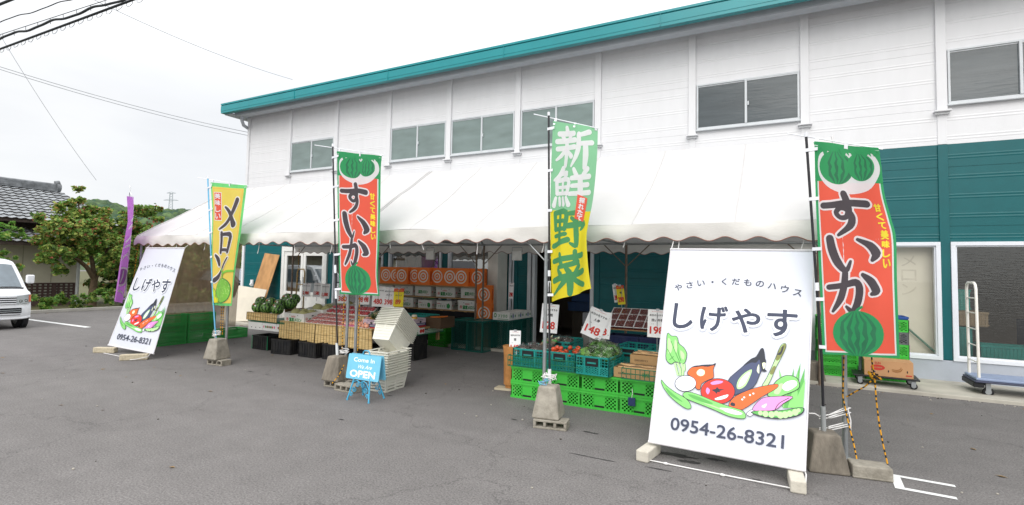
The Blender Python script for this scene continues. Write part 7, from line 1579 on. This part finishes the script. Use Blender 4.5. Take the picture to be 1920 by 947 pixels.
# ================================================================== overhead lines
CABLE = mat('black_cable', '2a2e30', .6); THIN = mat('thin_wire', '8f9498', .6)
def wire(p, q, z, r, label, name='overhead_cable', m=CABLE, ext=(.6, .8), wave=0, sag=.0, loops=0, mess=False):
    a, b = at(*p, z=z), at(*q, z=z); d = b-a; a2, b2 = a-d.normalized()*26, b+d.normalized()*26; L = (b2-a2).length; n = max(12, int(L/.12)) if wave else 24; s = MB(); rs = random.Random(int(p[1]))
    f = lambda t: a2+(b2-a2)*t+Vector((0, 0, -sag*4*t*(1-t)))
    s.tube([f(i/n)+Vector((0, 0, wave*math.sin(i/n*L*3.6)+wave*.3*math.sin(i/n*L*8))) for i in range(n+1)], r, m, 6)
    o = s.build(name)
    if mess:
        s = MB(); s.tube([f(i/24)+Vector((0, 0, .10)) for i in range(25)], .008, m, 5); s.build('messenger_wire', o)
        s = MB()
        for i in range(int(L/.55)): t = (i+.5)*.55/L; s.tube([f(t)+Vector((0, 0, .10)), f(t)+Vector((.02, 0, .0)), f(t)+Vector((.04, 0, -.05))], .006, m, 4)
        s.build('hanger', o)
    if loops:
        s = MB()
        for i in range(int(L/.42)):
            c = f((i+.3)*.4/L); s.tube([c+Vector((.13*math.cos(k*.7), .0, -.06+.07*math.sin(k*.7)*(.6+.4*rs.random()))) for k in range(10)], .005, m, 4)
        s.build('spiral_hanger', o)
    tag(o, label, 'cable')
wire((0, 72), (225, 0), 7.5, .028, 'upper of the two thick black cables crossing the top left sky', wave=.03, mess=True)
wire((0, 92), (248, 0), 7.5, .029, 'lower thick black cable with small loops across the top left sky', loops=1)
wire((0, 41), (130, 0), 7.5, .012, 'thin dark wavy cable above the thick ones at top left', wave=.02)
wire((0, 8), (20, 0), 7.5, .032, 'thick cable just touching the top left corner')
def span(pa, ya, pb, yb, r, label):
    a, b = at(*pa, y=ya), at(*pb, y=yb); d = b-a; s = MB(); n = 20; s.tube([a-d*.5+d*1.5*(i/n)+Vector((0, 0, -.25*4*(i/n)*(1-i/n)+.22)) for i in range(n+1)], r, THIN, 5); tag(s.build('overhead_wire'), label, 'wire')
span((0, 125), 6, (466, 260), 11.6, .008, 'upper of two thin wires running to the left corner of the shop'); span((0, 130), 6, (466, 266), 11.65, .008, 'lower of two thin wires running to the left corner of the shop')
span((215, 18), 6, (548, 162), 11.0, .006, 'faint wire running from the top cables to the shop roof'); span((15, 90), 6.5, (180, 350), 9, .006, 'faint wire running steeply down from the thick cables')

# ================================================================== vehicles
PAINTW = mat('car_white', 'e9ebee', .22, .02, coat=.6); CGL = mat('car_glass', '69757d', .06, .1, spec=.8); CDK = mat('car_black', '202226', .5); LAMPC = mat('lamp_clear', 'aeb4b6', .08, .1, spec=.8, coat=.5); LAMPO = mat('lamp_orange', 'd0622b', .15, coat=.4); CHR = mat('chrome', 'c9ccd0', .15, metal=.9); TYRE = mat('tyre', '1c1c1e', .85); PAINTD = mat('car_dark', '25272c', .2, .05, coat=.6); PAINTS = mat('car_silver', 'aab0b6', .25, .04, metal=.3, coat=.6); SEAT = mat('car_cream', 'd6d2c6', .7)
def vehicle(name, label, loc, rz, prof, wfun, wheels, paint, wind, sidewin, wr=.28, cat='van'):
    """prof: closed side outline (x forward, z up); wfun(z): half width"""
    t = empty(name, loc, rz, label, cat); n = len(prof); s = MB()
    pr_ = smooth_loop(prof, 5); k = len(pr_); cx = sum(p[0] for p in pr_)/k; cz = sum(p[1] for p in pr_)/k
    def P(i, u):
        x, z = pr_[i % k]; w_ = wfun(z); e = abs(u)**7; sx = x-(x-cx)*.05*e; sz = z-(z-cz)*.045*e; return Vector((sx, w_*u*(1-.0*e), sz))
    us = [-1, -.97, -.9, -.75, -.4, 0, .4, .75, .9, .97, 1]; m = len(us)
    vs = [P(i, u) for i in range(k) for u in us]; s.add(vs, [(i*m+j, i*m+j+1, ((i+1) % k)*m+j+1, ((i+1) % k)*m+j) for i in range(k) for j in range(m-1)], paint, True)
    for u in (-1, 1): f = [P(i, u) for i in range(k)]; s.add(f, [tuple(range(k)) if u < 0 else tuple(range(k))[::-1]], paint)
    s.build('body', t)
    def panel(pa, pb, ua, ub, mt, nm, off=.006, par=None, nu=8):
        g = MB()
        a, b = Vector((pa[0], 0, pa[1])), Vector((pb[0], 0, pb[1])); d = (b-a).normalized(); nn = Vector((-d.z, 0, d.x)); nn = nn if nn.x > 0 or nn.z > .9 else -nn
        g.grid(lambda u, v: (lambda q, y: Vector((q.x, y, q.z))+nn*(off-.09*abs(ua+(ub-ua)*u)**6))(a+(b-a)*v, wfun((a+(b-a)*v).z)*(ua+(ub-ua)*u)), nu, 6, mt); return g.build(nm, par or t)
    panel(wind[0], wind[1], -.86, .86, CGL, 'windscreen', .02)
    for sgn in (-1, 1):
        for quad in sidewin:
            g = MB(); g.add([Vector((x, sgn*(wfun(z)+.004), z)) for x, z in quad], [tuple(range(len(quad)))], CGL); g.build('side_window', t)
    for x in wheels:
        for sgn in (-1, 1):
            y = sgn*(wfun(.4)-.09); g = MB(); g.cyl((x, y-.085, wr), (x, y+.085, wr), wr, TYRE, 24); w_ = g.build('wheel', t, bevel=.02); g = MB(); g.cyl((x, y-.088, wr), (x, y+.088, wr), wr*.62, CHR, 18); g.build('rim', w_)
            g = MB(); g.cyl((x, y-.02, wr+.01), (x, sgn*(wfun(.4)+.003), wr+.01), wr*1.22, CDK, 24); g.build('wheel_arch', t)
    return t, panel
vp = [(1.60, .24), (1.69, .33), (1.70, .50), (1.675, .64), (1.655, .85), (1.58, .95), (1.36, 1.05), (1.05, 1.40), (.74, 1.74), (.55, 1.83), (.2, 1.87), (-.8, 1.87), (-1.55, 1.84), (-1.66, 1.7), (-1.69, 1.0), (-1.69, .4), (-1.6, .25), (-.5, .22), (.6, .22)]
vw = lambda z: .737-.115*max(0, (z-1.0)/.87)**1.3
van, pan = vehicle('white_van', 'small white van parked at the left edge of the lot beside the white line', (-19.6, 5.68, 0), 0, vp, vw, (1.22, -1.1), PAINTW, ((1.33, 1.10), (.80, 1.70)), [[(1.0, 1.08), (.62, 1.66), (.1, 1.68), (.1, 1.08)], [(.0, 1.08), (.0, 1.68), (-1.5, 1.66), (-1.55, 1.08)]], .27)
for sgn in (-1, 1):
    g = MB()
    def hl(u, v, sgn=sgn):
        y = sgn*(.42+.315*u); z = .66+(.24-.03*(1-u))*v+.02*u; x = 1.672-.02*v-.075*max(0, (u-.45)/.55)**2+.012; return Vector((x, y, z))
    g.grid(hl, 10, 6, LAMPC); h = g.build('headlight', van); g = MB(); g.grid(lambda u, v: hl(.80+.2*u, .12+.8*v)+Vector((.004, 0, 0)), 5, 4, LAMPO); g.build('indicator', h)
    g = MB(); 
    for u in (.25, .6): c = hl(u, .32); g.cyl(c+Vector((.0, 0, 0)), c+Vector((.005, 0, 0)), .038, CHR, 14); g.cyl(c+Vector((.005, 0, 0)), c+Vector((.007, 0, 0)), .022, LAMPC, 12)
    g.build('bulb', h)
    g = MB(); g.box(-.05, .05, -.09, .09, -.12, .12, PAINTW); m_ = g.build('mirror', van, bevel=.035, seg=3); m_.location = (1.12, sgn*.86, 1.30); g = MB(); g.box(1.10, 1.14, sgn*.80-.08, sgn*.80+.02, 1.18, 1.22, CDK); g.build('mirror_arm', van)
g = MB()
for k_ in range(4): g.box(1.672-.006*k_, 1.70-.006*k_, -.41, .41, .665+.055*k_, .69+.055*k_, PAINTW)
g.box(1.655, 1.672, -.415, .415, .66, .86, CDK); g.build('grille', van, bevel=.004)
g = MB(); g.box(1.69, 1.709, -.52, .52, .42, .56, CDK)
for k_ in range(2): g.box(1.705, 1.714, -.51, .51, .455+.045*k_, .468+.045*k_, CHR)
g.build('bumper_intake', van, bevel=.01)
g = MB(); g.box(1.700, 1.712, -.50, .50, .375, .385, CDK); g.build('bumper_seam', van)
for a, b in ((-.1, .45), (-.55, .0)): g = MB(); g.cyl((1.36, a, 1.09), (1.25, b, 1.19), .009, CDK, 6); g.build('wiper', van)
g = MB(); g.box(1.30, 1.36, -.66, .66, 1.055, 1.085, CDK); g.build('cowl', van, bevel=.01)
sp = [(2.1, .3), (2.2, .5), (2.15, .78), (1.3, 1.0), (.9, 1.1), (.25, 1.55), (-.2, 1.66), (-1.3, 1.64), (-1.9, 1.35), (-2.1, 1.0), (-2.1, .4), (-1.9, .28), (0, .25)]
sw = lambda z: .86-.16*max(0, (z-.95)/.7)
swin = [[(.75, 1.05), (.2, 1.48), (-.3, 1.55), (-.3, 1.03)], [(-.38, 1.03), (-.38, 1.55), (-1.2, 1.52), (-1.6, 1.1)]]
for nm, lab, loc, rz, pt in (('parked_car', 'white car parked behind the left corner of the shop, above the dark one', (-25.2, 18.2, 0), R(0), PAINTW), ('parked_car', 'dark car parked behind the left corner of the shop', (-22.6, 15.6, 0), R(4), PAINTD)):
    c, pn = vehicle(nm, lab, loc, rz, sp, sw, (1.35, -1.35), pt, ((.95, 1.12), (.3, 1.55)), swin, .33, 'car')
    for sgn in (-1, 1):
        g = MB(); g.box(2.08, 2.17, sgn*.5-.14, sgn*.5+.14, .66, .8, LAMPC); g.build('headlight', c, bevel=.02); g = MB(); g.box(-2.09, -2.02, sgn*.62-.1, sgn*.62+.1, .78, 1.0, mat('lamp_red', '9c2b24', .2)); g.build('tail_light', c, bevel=.02)
s = MB(); s.box(-.7, .7, -.04, .04, 0, .05, WHITE_METAL); tag(s.build('white_plank', loc=(-17.6, 12.6, .0), rz=R(60)), 'white plank lying on the ground at the left corner of the shop', 'plank')
